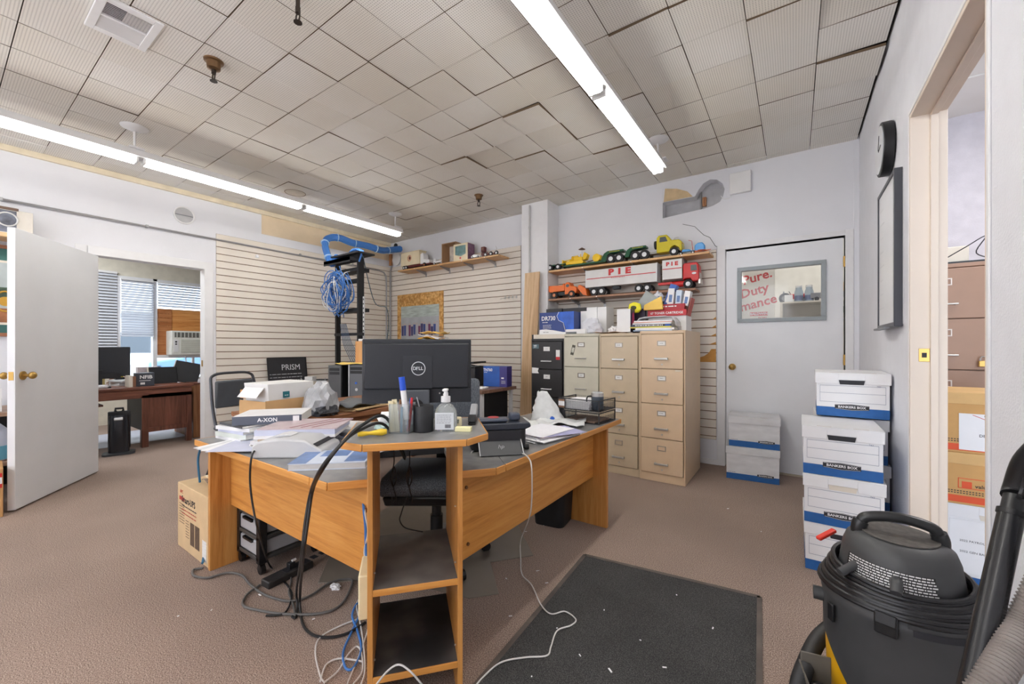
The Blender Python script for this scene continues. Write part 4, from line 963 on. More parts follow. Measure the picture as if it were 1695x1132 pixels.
# beige wall box on the tower side
wb = thing('beige_power_box', 'cream battery box standing against the left side of the shelf tower', 'power box', (-1.17, .89, 0)); q = D(600, 992, 1.45)
wb.location = (-1.155, .80, .22); wb.rotation_euler = (0, 0, A50)
B().bb(-.035, .0, .0, .14, 0, .15).obj('case', CRM, wb, bevel=.006)
wb.location = Vector((-1.087, .776, .25)) + Matrix.Rotation(A50, 3, 'Z') @ Vector((-.002, .10, 0))
# ================================================================= CABLES
CB_ = M('cable_black', (26, 26, 28), .5); CG_ = M('cable_grey', (96, 94, 92), .5); CW_ = M('cable_white', (210, 208, 206), .45)
def fl(*uv, z=.008): return [G(u, v, z) for u, v in uv]
yf = .772
cable('calculator_cable', [G(428, 745, DT + .03), G(420, 748, DT + .03), WY(415, 765, .785), WY(414, 800, .785), WY(419, 840, .785), WY(428, 880, .79), G(446, 935, .02)] + fl((478, 972), (482, 992), (470, 1015), (440, 1019)), .0042, CB_, 'black cord dropping from the calculator to the carpet', k=8)
cable('monitor_cable', [Vector((-1.35, 1.15, DT + .02)), D(640, 692, 1.42), D(600, 703, 1.32), D(565, 735, 1.2), D(535, 775, 1.15), WY(518, 810, .75), WY(510, 860, .74), WY(502, 920, .73), G(497, 975, .12), G(497, 1010, .01)] + fl((505, 1040), (530, 1054), (570, 1050), (605, 1030)), .0055, CB_, 'thick black cable arching over the desk edge down to the floor', k=8)
cable('monitor_cable', [Vector((-1.33, 1.13, DT + .02)), D(638, 704, 1.40), D(595, 712, 1.30), D(562, 738, 1.2), D(530, 778, 1.14), WY(514, 815, .752), WY(505, 865, .742), WY(499, 920, .732), G(491, 975, .10), G(492, 1005, .01)] + fl((489, 1022), (483, 1020)), .005, CB_, 'second black cable beside the thick one over the desk edge', k=8)
cable('floor_cable', fl((430, 968), (408, 985), (403, 1002), (430, 1010), (470, 1016), (530, 1015), (565, 1000), (583, 965), (575, 958), (545, 965), (515, 985), (480, 995), (440, 985), (415, 968), (400, 952), (375, 948), (345, 956), (322, 953), (320, 943), (336, 940)), .0055, CG_, 'grey extension cord looping on the carpet under the left wing', k=6)
cable('floor_cable', fl((478, 940), (482, 960), (478, 980), (485, 1000), (489, 1022)), .004, CG_, 'short grey cord from the power strip plug', k=6)
cable('network_cable', [D(334, 737, 2.35), D(328, 760, 2.37), D(331, 800, 2.37), D(334, 840, 2.37), D(344, 880, 2.37), G(335, 932, .03)], .006, M('teal_cable', (44, 104, 140), .45), 'teal cable hanging behind the left end of the desk', k=8)
cable('network_cable', [G(600, 800, .60), D(602, 840, 1.50), D(605, 870, 1.49), D(606, 910, 1.48), D(610, 945, 1.48), D(612, 985, 1.47)], .005, BLUEC, 'blue cable bundle running down the side of the shelf tower', k=6)
cable('network_cable', [G(603, 795, .60), D(604, 845, 1.49), D(609, 880, 1.48), D(603, 915, 1.48), D(612, 950, 1.47), D(610, 985, 1.46)], .003, LGRY, 'thin white cable twisted with the blue bundle on the tower side', k=6)
for pts_, m_, r_, lab in (
    ([(600, 1000), (590, 1000), (583, 1020), (592, 1045), (598, 1075), (585, 1105), (572, 1105), (568, 1080), (580, 1050), (592, 1025), (600, 1010)], BLUEC, .0045, 'blue network cable coiled on the carpet left of the tower'),
    ([(600, 985), (590, 1000), (596, 1030), (602, 1070), (604, 1110), (598, 1132)], CW_, .003, 'pale cord falling from the cream box to the floor'),
    ([(600, 1022), (565, 1035), (530, 1055), (522, 1080), (530, 1118), (536, 1128)], CW_, .003, 'thin white cord with a tag running out to the left'),
    ([(536, 1130), (560, 1110), (575, 1085), (590, 1070), (598, 1080), (600, 1110), (585, 1132)], CW_, .0032, 'white cord looping near the bottom left of the tower'),
    ([(530, 1128), (540, 1100), (560, 1090), (585, 1092), (600, 1095)], CW_, .0032, 'flat white cord crossing the blue coil'),
    ([(612, 1030), (600, 1070), (575, 1132)], CW_, .0028, 'straight pale cord slanting down beside the tower')):
    cable('loose_cable', fl(*pts_), r_, m_, lab, k=6)
cable('power_lead', [Vector((-1.20, 1.40, DT + .005)), G(790, 744, DT + .006), G(830, 746, DT + .006), G(862, 750, DT + .006), G(874, 757, DT + .008), D(880, 775, 1.66), D(880, 830, 1.72), D(875, 860, 1.80), G(862, 895, .06)] + fl((862, 925), (864, 950), (880, 968), (895, 1000), (912, 1016), (935, 1012), (953, 1025), (945, 1035), (922, 1044), (912, 1070), (905, 1085), (870, 1088), (830, 1096), (800, 1120), (780, 1145), z=.012), .003, M('cable_white2', (214, 212, 210), .45), 'long white cord from the printer snaking over the charcoal mat', k=8)
cable('shelf_cable', [G(618, 1140, .14), G(640, 1112, .15), G(660, 1100, .16), G(680, 1112, .15), G(700, 1135, .10)], .003, CW_, 'white cord arching over the bottom shelf of the tower', k=8)
for du, lab in ((0, 'black cord hanging below the monitor, knotted midway'), (-26, 'black cord bundle hanging left of the knotted cord')):
    q = [(678 + du, 745), (678 + du, 768), (673 + du, 790), (677 + du, 805), (682 + du, 790), (678 + du, 772), (676 + du, 800), (682 + du, 825), (677 + du, 832), (674 + du, 822)] + ([(664, 850), (662, 862), (672, 874), (700, 880)] if du == 0 else [])
    cable('hanging_cable', [D(u, v, 1.62 if v < 840 else 1.6) for u, v in q], .0024, CB_, lab, k=6)
# ================================================================= FILING CABINETS
def fbox(u0, u1, v0, v1, y):
    um = (u0 + u1) / 2
    return WY(u0, v1, y).x, WY(u1, v1, y).x, WY(um, v1, y).z, WY(um, v0, y).z
CARDW = M('label_card', (232, 232, 230), .7, noise=.03)
def cabinet(name, label, loc, w, h, dep, mat, pull='bar', holder=CHROME, face=None, nd=4, lock=True, cards=4, dmat=None):
    t = thing(name, label, 'filing cabinet', loc)
    B().bb(0, .012, .004, dep, 0, h).bb(w - .012, w, .004, dep, 0, h).bb(.012, w - .012, .004, dep, h - .025, h).bb(.012, w - .012, dep - .01, dep, 0, h - .025).bb(.012, w - .012, .004, dep, 0, .07).bb(.012, w - .012, .03, .04, .07, h - .025).obj('body', mat, t, bevel=.002)
    z0, z1 = .072, h - .028; dh = (z1 - z0) / nd
    for k in range(nd):
        a, b_ = z0 + dh * k + .003, z0 + dh * (k + 1) - .003
        off = random.choice([0, 0, .001, .003])
        d = B().bb(.016, w - .016, -.006, .014, a, b_).obj('drawer', dmat or mat, t, bevel=.003, loc=(0, -off, 0))
        zc = a + dh * .72; cx = w / 2
        for q in ((cx - .036, cx + .036, zc + .017, zc + .022), (cx - .036, cx + .036, zc - .022, zc - .017), (cx - .036, cx - .031, zc - .017, zc + .017), (cx + .031, cx + .036, zc - .017, zc + .017)): pass
        B().bb(cx - .036, cx + .036, -.010, -.006, zc + .016, zc + .022).bb(cx - .036, cx + .036, -.010, -.006, zc - .022, zc - .016).bb(cx - .036, cx - .030, -.010, -.006, zc - .016, zc + .016).bb(cx + .030, cx + .036, -.010, -.006, zc - .016, zc + .016).obj('label_holder', holder, d)
        if k >= nd - cards: 
            cd = B().bb(cx - .029, cx + .029, -.0075, -.006, zc - .015, zc + .015).obj('card', CARDW, d)
            scrib(d, cx, -.0076, zc, .03, 1, .008, GRY, k)
        zh = a + dh * .28
        if pull == 'bar':
            B().bb(cx - .055, cx - .045, -.028, -.006, zh - .008, zh + .010).bb(cx + .045, cx + .055, -.028, -.006, zh - .008, zh + .010).box((cx, -.028, zh), (.115, .008, .018)).obj('handle', CHROME, d, bevel=.003)
        else:
            B().cyl((cx - .05, -.014, zh), .006, .02, rx=PI / 2).cyl((cx + .05, -.014, zh), .006, .02, rx=PI / 2).cyl((cx, -.024, zh), .0055, .12, ry=PI / 2).obj('handle', CHROME if pull == 'rod' else WP, d, smooth=True)
        if lock: B().cyl((cx + .004, -.0075, a + .035), .007, .006, rx=PI / 2, n=10).obj('lock', CHROME, d)
    return t
BLKC = M('cabinet_black', (30, 29, 30), .35, noise=.15, scale=7)
PUT = M('cabinet_putty', (204, 200, 182), .4, noise=.04); TAN = M('cabinet_tan', (200, 182, 154), .4, noise=.04); TAN2 = M('cabinet_sand', (216, 190, 158), .4, noise=.03)
c1 = cabinet('filing_cabinet', 'black four drawer filing cabinet at the left of the row', (-2.285, 3.64, 0), .385, 1.245, .66, BLKC, 'white', CARDW, lock=False)
c2 = cabinet('filing_cabinet', 'pale greyish putty filing cabinet second from the left', (-1.895, 3.63, 0), .385, 1.29, .62, PUT, 'rod', M('holder_dark', (110, 100, 90), .4), lock=False)
c3 = cabinet('filing_cabinet', 'darker tan filing cabinet third from the left', (-1.505, 3.60, 0), .378, 1.285, .62, TAN, 'bar', M('holder_metal', (170, 160, 150), .4, .5), cards=3)
c4 = cabinet('filing_cabinet', 'sand beige filing cabinet at the right end of the row with glossy side', (-1.122, 3.585, 0), .378, 1.30, .65, TAN2, 'bar', M('holder_metal', 0), cards=3)
B().bb(.30, .345, -.008, -.006, 1.03, 1.13).obj('sticker_white', CARDW, c1, loc=(0, -.002, 0)); B().bb(.30, .345, -.009, -.008, 1.03, 1.06).obj('sticker_red', RED, c1, loc=(0, -.002, 0))
B().bb(.27, .345, -.0075, -.006, 1.035, 1.12).obj('sticker_yellow', YEL, c1, loc=(-.003, -.0005, 0))
B().box((.06, -.0085, 1.165), (.075, .002, .045), ry=R(0)).obj('sticker_teal', M('sticker_teal', (92, 116, 124), .5, noise=.2), c1); text('77', .035, WP, c1, (.055, -.0097, 1.165), (PI / 2, R(-8), 0), ext=.0001, bold=.03)
B().prof([(.015, .885), (.10, .885), (.085, .91), (.10, .94), (.015, .945)], .001, 'Y', (0, -.0105, 0)).obj('torn_label', CARDW, c1)
B().box((.105, -.0085, 1.13), (.035, .002, .10), ry=R(14)).obj('magnet', M('magnet_dark', (70, 70, 56), .4, noise=.3, scale=40), c2); B().box((.105, -.0097, 1.13), (.024, .001, .05), ry=R(14)).obj('magnet_print', M('magnet_pale', (190, 190, 176), .5, noise=.3, scale=60), c2)
B().bb(.30, .345, -.0085, -.007, .955, .965).obj('tape', CREAM, c4)

# ================================================================= ON TOP OF THE CABINETS
def cbox(name, label, u0, u1, v0, v1, y, dep, mat, zb=None, cat='box', group=None, side=None, bev=.002, rz=0):
    x0, x1, z0, z1 = fbox(u0, u1, v0, v1, y)
    if zb is not None: z0 = zb
    t = thing(name, label, cat, ((x0 + x1) / 2, y, z0), rz, group)
    w, h = x1 - x0, z1 - z0
    B().bb(-w / 2, w / 2, 0, dep, 0, h).obj('carton', mat, t, bevel=bev)
    t['w'] = w; t['h'] = h
    return t, w, h
DB = M('drum_blue', (38, 62, 128), .4, noise=.05); DB2 = M('drum_blue_bright', (40, 96, 200), .4, noise=.25, scale=10)
zt1, zt2, zt3, zt4 = 1.245, 1.29, 1.285, 1.30
t = thing('tray_board', 'thin cream board laid across the black cabinet top', 'board', (-2.07, 3.72, 1.245)); B().bb(-.20, .25, -.06, .35, .0, .045).obj('board', CREAM, t, bevel=.002); B().bb(-.22, -.2, -.06, .35, .0, .045).obj('dark_edge', BLK, t)
t, w, h = cbox('drum_unit_carton', 'blue printer drum carton with white swoosh and large lettering on the black cabinet', 893, 950, 516.5, 552, 3.72, .16, DB, 1.2915)
text('DR730', .062, WP, t, (-w * .23, -.0012, h * .72), ext=.0004, bold=.02, sx=.95); scrib(t, -w * .32, -.0010, h * .55, .07, 1, .014, WP, 4); scrib(t, -w * .27, -.0010, h * .42, .10, 3, .008, WP, 5)
B().prof([(-w / 2, 0), (w / 2, 0), (w / 2, .02), (w * .2, .022), (-.02, .04), (-w * .3, .055), (-w / 2, .05)], .0012, 'Y', (0, -.0012, 0)).obj('white_band', WP, t)
B().prof([(w * .5, h), (w * .05, h), (w * .02, h * .8), (w * .08, h * .6), (w * .22, h * .5), (w * .3, .03), (w * .5, .03)], .0008, 'Y', (0, -.0010, 0)).obj('swoosh', DB2, t)
B().tube([(w * .08, -.002, h), (w * .02, -.002, h * .82), (w * .07, -.002, h * .62), (w * .2, -.002, h * .52), (w * .27, -.002, h * .1)], .0025, 5).obj('swoosh_line', WP, t)
scrib(t, -w * .3, -.0025, .022, .07, 1, .012, GRY, 6)
for k, (u0, u1) in enumerate(((904, 930), (932, 957), (957, 972))): cbox('toner_carton', ['dark carton behind the left of the blue drum carton', 'dark carton behind the middle of the blue drum carton', 'dark carton between the drum carton and white carton'][k], u0, u1, 511 - k, 528, 3.93, .2, M('dark_carton', (46, 46, 50), .5), zt1 + .002)
cbox('white_carton', 'left of the two plain white cartons on the putty cabinet', 971, 988, 508.5, 545, 3.86, .2, WP, zt2 + .001)
cbox('white_carton', 'right of the two plain white cartons, shaded side towards the door', 988.5, 1004, 508, 545, 3.86, .2, WP, zt2 + .001)
cbox('white_carton', 'low white carton just behind the blue drum carton end', 961, 971, 515, 540, 3.86, .1, WP, zt2 + .001)
TL = M('translucent', (222, 224, 232), .3, alpha=.85, noise=.04)
t = crumple('bubble_wrap', (WY(978, 545, 3.72).x, 3.74, zt2 + .002), .115, .07, .11, TL, 'translucent plastic wrapped bundle in front of the white cartons', 'wrapping', 14, 0, 3, .12)
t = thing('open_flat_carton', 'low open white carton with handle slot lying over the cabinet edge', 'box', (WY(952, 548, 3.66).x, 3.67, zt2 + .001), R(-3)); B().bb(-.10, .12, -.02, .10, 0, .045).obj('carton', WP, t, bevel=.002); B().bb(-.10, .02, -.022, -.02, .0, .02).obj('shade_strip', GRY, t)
drape('green_folder', (WY(948, 556, 3.66).x, 3.68, zt1 + .0465), .10, .10, M('folder_green', (120, 134, 120), .5), 'dark green folder drooping below the low white carton', 'folder', 6, 0, .004)
drape('kraft_paper', (WY(1010, 550, 3.68).x, 3.70, zt3 + .002), .30, .16, M('kraft2', (186, 148, 116), .8), 'brown kraft paper sheet lying on the tan cabinets', 'paper', 8, R(4), .008)
crumple('crumpled_paper', (WY(1014, 546, 3.78).x, 3.80, zt3 + .012), .05, .04, .045, PAPER, 'crumpled white and brown paper left of the tall white carton', 'paper', 15)
t, w, h = cbox('ink_carton', 'tall plain white carton with colourful purple side on the tan cabinet', 1021, 1043.5, 511.5, 548, 3.66, .12, WP, zt3 + .012)
B().bb(w / 2, w / 2 + .001, 0, .12, 0, h).obj('side_print', M('ink_dark', (52, 44, 84), .4, noise=.3, scale=20), t)
B().prof([(.03, h * .3), (.08, h * .2), (.11, h * .55), (.09, h * .9), (.05, h * .8)], .0014, 'X', (w / 2 + .001, 0, 0)).obj('flame_print', M('ink_flame', (196, 70, 110), .4, noise=.5, scale=30), t)
cbox('dark_carton', 'small black and magenta carton between white carton and magazines', 1047, 1068, 511, 548, 3.86, .1, M('ink_dark2', (46, 34, 54), .4, noise=.4, scale=16), zt3 + .002)
# magazine pile on the sand cabinet
z = zt4 + .001; xm_ = WY(1082, 545, 3.68).x
for k, (w, h, m_, s_, lab, dx) in enumerate((
    (.34, .010, M('pale_blue_cover', (166, 188, 212), .4), None, 'pale blue magazine at the bottom of the pile on the sand cabinet', .0),
    (.33, .018, WC, None, 'white catalogue above the pale blue magazine', .01),
    (.36, .012, M('lime_cover', (214, 206, 90), .4), None, 'yellow spined magazine in the pile on the sand cabinet', -.02),
    (.35, .020, NAVY, None, 'dark catalogue with pale block letters on its spine', -.015),
    (.34, .014, WC, None, 'white magazine above the dark lettered catalogue', -.005),
    (.33, .008, M('salmon_cover', (222, 170, 150), .4), None, 'salmon edged magazine near the top of the cabinet pile', -.005),
    (.33, .012, WC, None, 'topmost white magazine under the curled one', .0))):
    o = book('magazine', lab, (xm_ + dx, 3.74, z), w, .19, h, m_, R((-2, 3, -1, 1, -3, 2, 0)[k]), s_, cat='magazine'); z += h
    if k == 3: scrib(o, -.02, -.0968, h / 2, .24, 1, .012, WP, 7, bold=.7); B().bb(.12, .16, -.0975, -.0965, .002, h - .002).obj('spine_label', BLUE, o)
b = B(); prof_ = [(-.16 , 0), (-.14, .025), (-.08, .035), (.08, .037), (.14, .028), (.17, -.01), (.175, -.05)]
for a, c in zip(prof_, prof_[1:]): b.bm.faces.new([b.bm.verts.new(q) for q in ((a[0], -.10, a[1]), (c[0], -.10, c[1]), (c[0], .09, c[1]), (a[0], .09, a[1]))])
bmesh.ops.remove_doubles(b.bm, verts=b.bm.verts[:], dist=.0001)
o = tag(b.obj('curled_magazine', GCOV if False else M('curl_white', (214, 214, 216), .3), None, smooth=True, solid=.006), 'white magazine curling over the right end of the pile', 'magazine'); o.location = (xm_ + .02, 3.75, z)
t, w, h = cbox('white_carton', 'white carton supporting the red toner cartons', 1073, 1136, 523, 547, 3.87, .22, WP, zt4 + .001)
z5 = zt4 + .001 + h
t, w, h = cbox('toner_carton', 'lower red toner cartridge carton with white lettering', 1072, 1136, 513, 523, 3.86, .2, M('toner_red', (190, 34, 44), .4), z5)
text('67 TONER CARTRIDGE', .028, WP, t, (0, -.0012, h / 2), ext=.0003, bold=.02)
z6 = z5 + h
t, w, h = cbox('toner_carton', 'upper darker red toner cartridge carton', 1071, 1133, 503.5, 513, 3.86, .2, M('toner_red2', (168, 26, 38), .4), z6)
scrib(t, 0, -.0010, h * .6, .2, 1, .02, WP, 8)
z7 = z6 + h
o = thing('clear_box', 'tilted clear plastic storage box balanced behind the yellow tray', 'plastic box', (WY(1067, 503, 3.88).x - .03, 3.90, z6 - .01)); o.rotation_euler = (0, R(36), 0); o.scale = (1.3, 1.1, 1.1)
CL2 = M('clear_grey', (190, 198, 196), .15, alpha=.55, noise=.1)
B().bb(-.07, .07, 0, .14, 0, .004).bb(-.07, -.067, 0, .14, .004, .17).bb(.067, .07, 0, .14, .004, .17).bb(-.067, .067, 0, .003, .004, .17).bb(-.067, .067, .137, .14, .004, .17).obj('walls', CL2, o); B().bb(-.075, .075, -.004, .144, .165, .175).obj('rim', CL2, o)
o = tag(crumple('bubble_pouch', (WY(1088, 490, 3.95).x, 3.97, z7), .05, .05, .09, TL, 'crumpled translucent pouch behind the yellow mailer', 'pouch', 33), 'crumpled translucent pouch behind the yellow mailer', 'pouch')
t = thing('yellow_tray', 'bright yellow moulded plastic tray with dark oval hole', 'tray', (WY(1050, 503, 3.80).x, 3.80, z5 + .085)); t.rotation_euler = (R(55), 0, R(-10))
B().prof([(-.065, -.03), (-.04, -.05), (.04, -.05), (.07, -.02), (.06, .035), (.0, .055), (-.05, .04)], .03, 'Y').obj('shell', M('lemon', (232, 222, 40), .35), t, bevel=.01); t.children[0].rotation_euler = (R(-55), 0, 0)
q = B().sph((0, -.017, 0), .03, (1, .2, .6)).obj('hole', M('olive_dark', (60, 60, 20), .5), t); q.rotation_euler = (R(-55), R(12), 0)
o = thing('padded_mailer', 'yellow padded mailer envelope leaning on the red cartons', 'envelope', (WY(1082, 505, 3.84).x, 3.83, z7 - .05)); B().prof([(-.09, 0), (.09, .0), (.075, .125), (-.085, .05)], .02, 'Y').obj('mailer', M('mailer_yellow', (236, 196, 96), .6), o, bevel=.008)
for k, (u, v0, v1, w, an, m_, lab) in enumerate(((1103, 471, 503, .06, 20, M('staple_blue', (54, 96, 176), .4), 'slim blue carton leaning right above the red toner cartons'), (1109, 481, 505, .055, 5, WP, 'left slim white carton above the red toner cartons'), (1122, 484, 505, .05, 5, M('pale_blue_box', (200, 216, 232), .4), 'slim white and blue carton above the red toner cartons'), (1134, 490, 512, .05, 10, WP, 'right slim white carton leaning above the red toner cartons'))):
    y = 3.92 - .02 * (k % 2); hh = (v1 - v0) / FPX * 4.1
    o = thing('slim_carton', lab, 'box', (WY(u, v1, y).x, y, z7 - (.02 if k == 3 else 0) + .001)); o.rotation_euler = (0, R(an), 0)
    B().bb(-w / 2, w / 2, -.0, .09, 0, hh).obj('carton', m_, o, bevel=.002)
    B().bb(-w / 4, w / 4, -.001, 0, .02, hh * .6).obj('print', PAPER if k == 0 else M('print_blue', (100, 130, 180), .5, noise=.3, scale=60), o)
o = tag(B().box((0, 0, 0), (.004, .14, .16), ry=R(14)).obj('red_folder', M('folder_red', (190, 80, 70), .5)), 'thin red folder standing at the right of the toner cartons', 'folder'); o.location = (WY(1141, 510, 3.9).x, 3.97, z5 + .08)

# ================================================================= SHELVES AND TOY TRUCKS
SHW = wood('shelf_wood', (178, 128, 78), (204, 158, 106), (216, 176, 128), 'X'); SHW2 = wood('shelf_walnut', (122, 84, 62), (150, 108, 82), (168, 126, 98), 'X')
def wall_shelf(name, label, x0, x1, z, mat, dep=.24, th=.022, br=()):
    t = thing(name, label, 'wall shelf', (0, 0, z))
    B().bb(x0, x1, YB - .018 - dep, YB - .018, -th, 0).obj('board', mat, t, bevel=.002)
    for x in br:
        B().prof([(-.20, 0), (-.20, -.012), (-.03, -.05), (0, -.05), (0, 0)], .004, 'X', (x, YB - .018, -th)).bb(x - .014, x + .014, YB - .021, YB - .017, -th - .085, -th - .03).obj('bracket', STEEL, t)
        B().cyl((x, YB - .018 - dep - .0, -.012), .006, .006, rx=PI / 2, n=8).obj('clip', WP, t)
    return t
Z1, Z2, Z3 = 2.060, 1.725, 2.352
wall_shelf('wall_shelf', 'upper pale wood shelf of toy trucks on the back wall', -2.385, -.655, Z1, SHW, br=(-1.95, -1.4, -.90))
wall_shelf('wall_shelf', 'lower darker wood shelf carrying the orange truck and silver trailer', -2.385, -.78, Z2, SHW2, br=(-2.1, -1.78, -.95))
wall_shelf('wall_shelf', 'pale wood shelf of small collectibles left of the boxed column', -5.08, -3.12, Z3, SHW, br=(-4.7, -4.2, -3.75, -3.35))
def xs(u, y=4.27): return WY(u, 450, y).x
TIRE = M('tire', (36, 36, 38), .7); HUB = M('hub_white', (220, 222, 224), .35)
def wheel(par, x, y, r, w=.03, z=None, hub=HUB):
    o = B().cyl((0, 0, 0), r, w, rx=PI / 2, n=22).obj('wheel', TIRE, par, loc=(x, y, r if z is None else z), bevel=.003)
    B().cyl((0, -w / 2, 0), r * .48, .006, rx=PI / 2, n=16).cyl((0, -w / 2 - .004, 0), r * .2, .006, rx=PI / 2, n=10).obj('hub', hub, o)
    return o
def wheels(par, xs_, r, hy=.06, w=.03, hub=HUB):
    for x in xs_:
        for s in (-1, 1): wheel(par, x, s * hy, r, w, hub=hub)
YT = 4.275
GT = M('truck_green', (20, 84, 52), .3); YT_ = M('truck_yellow', (206, 190, 30), .3); YC = M('crawler_yellow', (238, 196, 30), .35)
# lowboy with dolly and tractor
x0 = xs(908); lb = thing('toy_lowboy_trailer', 'long dark green toy lowboy trailer at the left of the upper shelf', 'toy', (0, YT, Z1))
wheels(lb, [xs(915), xs(928)], .037, .062); 
B().bb(xs(908), xs(940), -.07, .07, .055, .068).bb(xs(936), xs(1001), -.06, .06, .028, .046).obj('deck', GT, lb, bevel=.003)
B().bb(xs(908), xs(914), -.072, .072, .045, .075).obj('rear_bumper', M('truck_dark', (44, 50, 52), .5), lb)
def arch(par, u0, u1, z0, ztop):
    a, c = xs(u0), xs(u1); w = c - a
    B().prof([(a, z0), (a + w * .02, ztop * .55), (a + w * .12, ztop * .85), (a + w * .28, ztop), (c, ztop), (c, ztop - .022), (a + w * .40, ztop - .03), (a + w * .28, ztop * .7), (a + w * .22, z0)], .10, 'Y').obj('gooseneck', GT, par, bevel=.003)
    scrib(par, (a + c) / 2 + w * .12, -.0506, ztop - .012, w * .5, 1, .010, YEL, 9)
arch(lb, 998, 1034, .03, .145); wheels(lb, [xs(1015), xs(1028.5)], .050, .066)
dl = thing('toy_trailer_dolly', 'dark green arched toy dolly coupled behind the yellow cab', 'toy', (0, YT, Z1))
arch(dl, 1036, 1071, .05, .150)
tk = thing('toy_tractor_truck', 'yellow green toy truck with rounded cab on the upper shelf', 'toy', (0, YT, Z1))
wheels(tk, [xs(1055), xs(1070)], .050, .066)
B().bb(xs(1050), xs(1092), -.045, .045, .05, .07).obj('chassis', M('chassis_silver', (160, 160, 158), .4, .4), tk, bevel=.003)
a, c = xs(1089), xs(1131); w = c - a
cab_ = [(a, .05), (a, .20), (a + .02, .225), (a + .10, .225), (a + .125, .19), (a + .14, .165), (c - .03, .160), (c - .005, .14), (c, .06), (c - .02, .05), (c - .03, .08), (c - .055, .105), (c - .085, .105), (c - .11, .08), (c - .118, .05)]
B().prof(cab_, .125, 'Y').obj('cab', YT_, tk, bevel=.008)
B().prof([(a + .03, .155), (a + .035, .205), (a + .09, .205), (a + .11, .155)], .128, 'Y').obj('window', M('toy_window', (90, 96, 96), .2), tk)
B().prof([(c - .135, .05), (c - .12, .10), (c - .07, .122), (c - .02, .10), (c - .01, .06), (c - .03, .085), (c - .07, .106), (c - .105, .09), (c - .12, .05)], .14, 'Y').obj('fender', YT_, tk, bevel=.002)
wheel(tk, c - .072, -.066, .042); wheel(tk, c - .072, .066, .042)
B().cyl((a - .014, -.02, .14), .042, .022, ry=PI / 2).obj('spare_wheel', TIRE, tk)
B().tube([(c - .10, -.0, .163), (c - .075, -.03, .185), (c - .04, -.03, .19)], .003, 5).obj('mirror', CHROME, tk)
# crawler
cr = thing('toy_bulldozer', 'yellow toy bulldozer loaded on the green lowboy', 'toy', (xs(953), YT, Z1 + .046))
for s in (-1, 1): B().prof([(-.11, .005), (-.12, .02), (-.09, .045), (.09, .045), (.12, .02), (.10, .0)], .026, 'Y', (0, s * .038, 0)).obj('track', YC, cr, bevel=.004)
B().bb(-.02, .09, -.025, .025, .04, .085).bb(-.07, -.02, -.03, .03, .04, .07).obj('engine', YC, cr, bevel=.004)
B().prof([(-.15, .0), (-.135, .01), (-.13, .06), (-.145, .065)], .13, 'Y').obj('blade', YC, cr); B().tube([(.02, 0, .08), (.02, 0, .11)], .006, 6).tube([(.06, 0, .08), (.06, 0, .12)], .005, 6).tube([(-.13, .05, .05), (-.02, .045, .06)], .006, 5).tube([(-.13, -.05, .05), (-.02, -.045, .06)], .006, 5).obj('arms', YC, cr)
B().bb(-.01, .03, -.03, .03, .085, .10).sph((-.04, 0, .09), .018).obj('seat', YC, cr); B().prof([(.10, .04), (.14, .05), (.16, .10), (.12, .13), (.10, .09)], .07, 'Y').obj('ripper', YC, cr, bevel=.004)
t = thing('toy_umbrella', 'little brown toy parasol above the bulldozer', 'toy', (xs(961), YT + .03, Z1 + .046)); B().cyl((0, 0, .19), .04, .022, r2=.003, n=16).obj('canopy', M('parasol_brown', (130, 96, 76), .6), t); B().tube([(0, 0, .10), (0, 0, .19)], .002, 5).obj('pole', STEEL, t)
t = thing('toy_drum_roller', 'round yellow toy drum roller on the lowboy deck', 'toy', (xs(989), YT, Z1 + .046)); B().cyl((0, 0, .045), .045, .09, rx=PI / 2, n=24).obj('drum', YC, t, bevel=.004); B().tube([(-.12, 0, .02), (-.04, 0, .03), (0, 0, .045)], .005, 6).obj('draw_bar', M('truck_dark', 0), t); B().bb(.02, .05, -.035, .035, .02, .07).obj('frame', YC, t)
t = thing('toy_motor_scooter', 'small light blue toy vehicles at the right end of the upper shelf', 'toy', (xs(1148), YT - .04, Z1))
LB = M('toy_light_blue', (70, 150, 214), .3)
B().prof([(-.10, .03), (-.09, .055), (-.03, .05), (-.01, .035), (.02, .035), (.02, .03)], .03, 'Y').obj('body', LB, t, bevel=.003); B().prof([(.02, .015), (.02, .08), (.05, .10), (.09, .10), (.11, .07), (.11, .015)], .06, 'Y').obj('car', LB, t, bevel=.01)
B().tube([(-.10, 0, .02), (-.12, 0, .11), (-.09, 0, .12)], .003, 5).tube([(.0, 0, .04), (-.01, 0, .13), (-.04, 0, .14)], .003, 5).obj('handlebars', RED, t)
for x in (-.11, .0): wheel(t, x, 0, .018, .01)
t = thing('toy_jet', 'small orange toy jet lying at the right end of the upper shelf', 'toy', (xs(1165), YT - .06, Z1)); B().cyl((0, 0, .02), .012, .14, ry=PI / 2, r2=.003).prof([(-.04, .02), (.03, .02), (-.02, .024)], .09, 'Y').obj('fuselage', M('toy_orange', (214, 120, 80), .4), t)
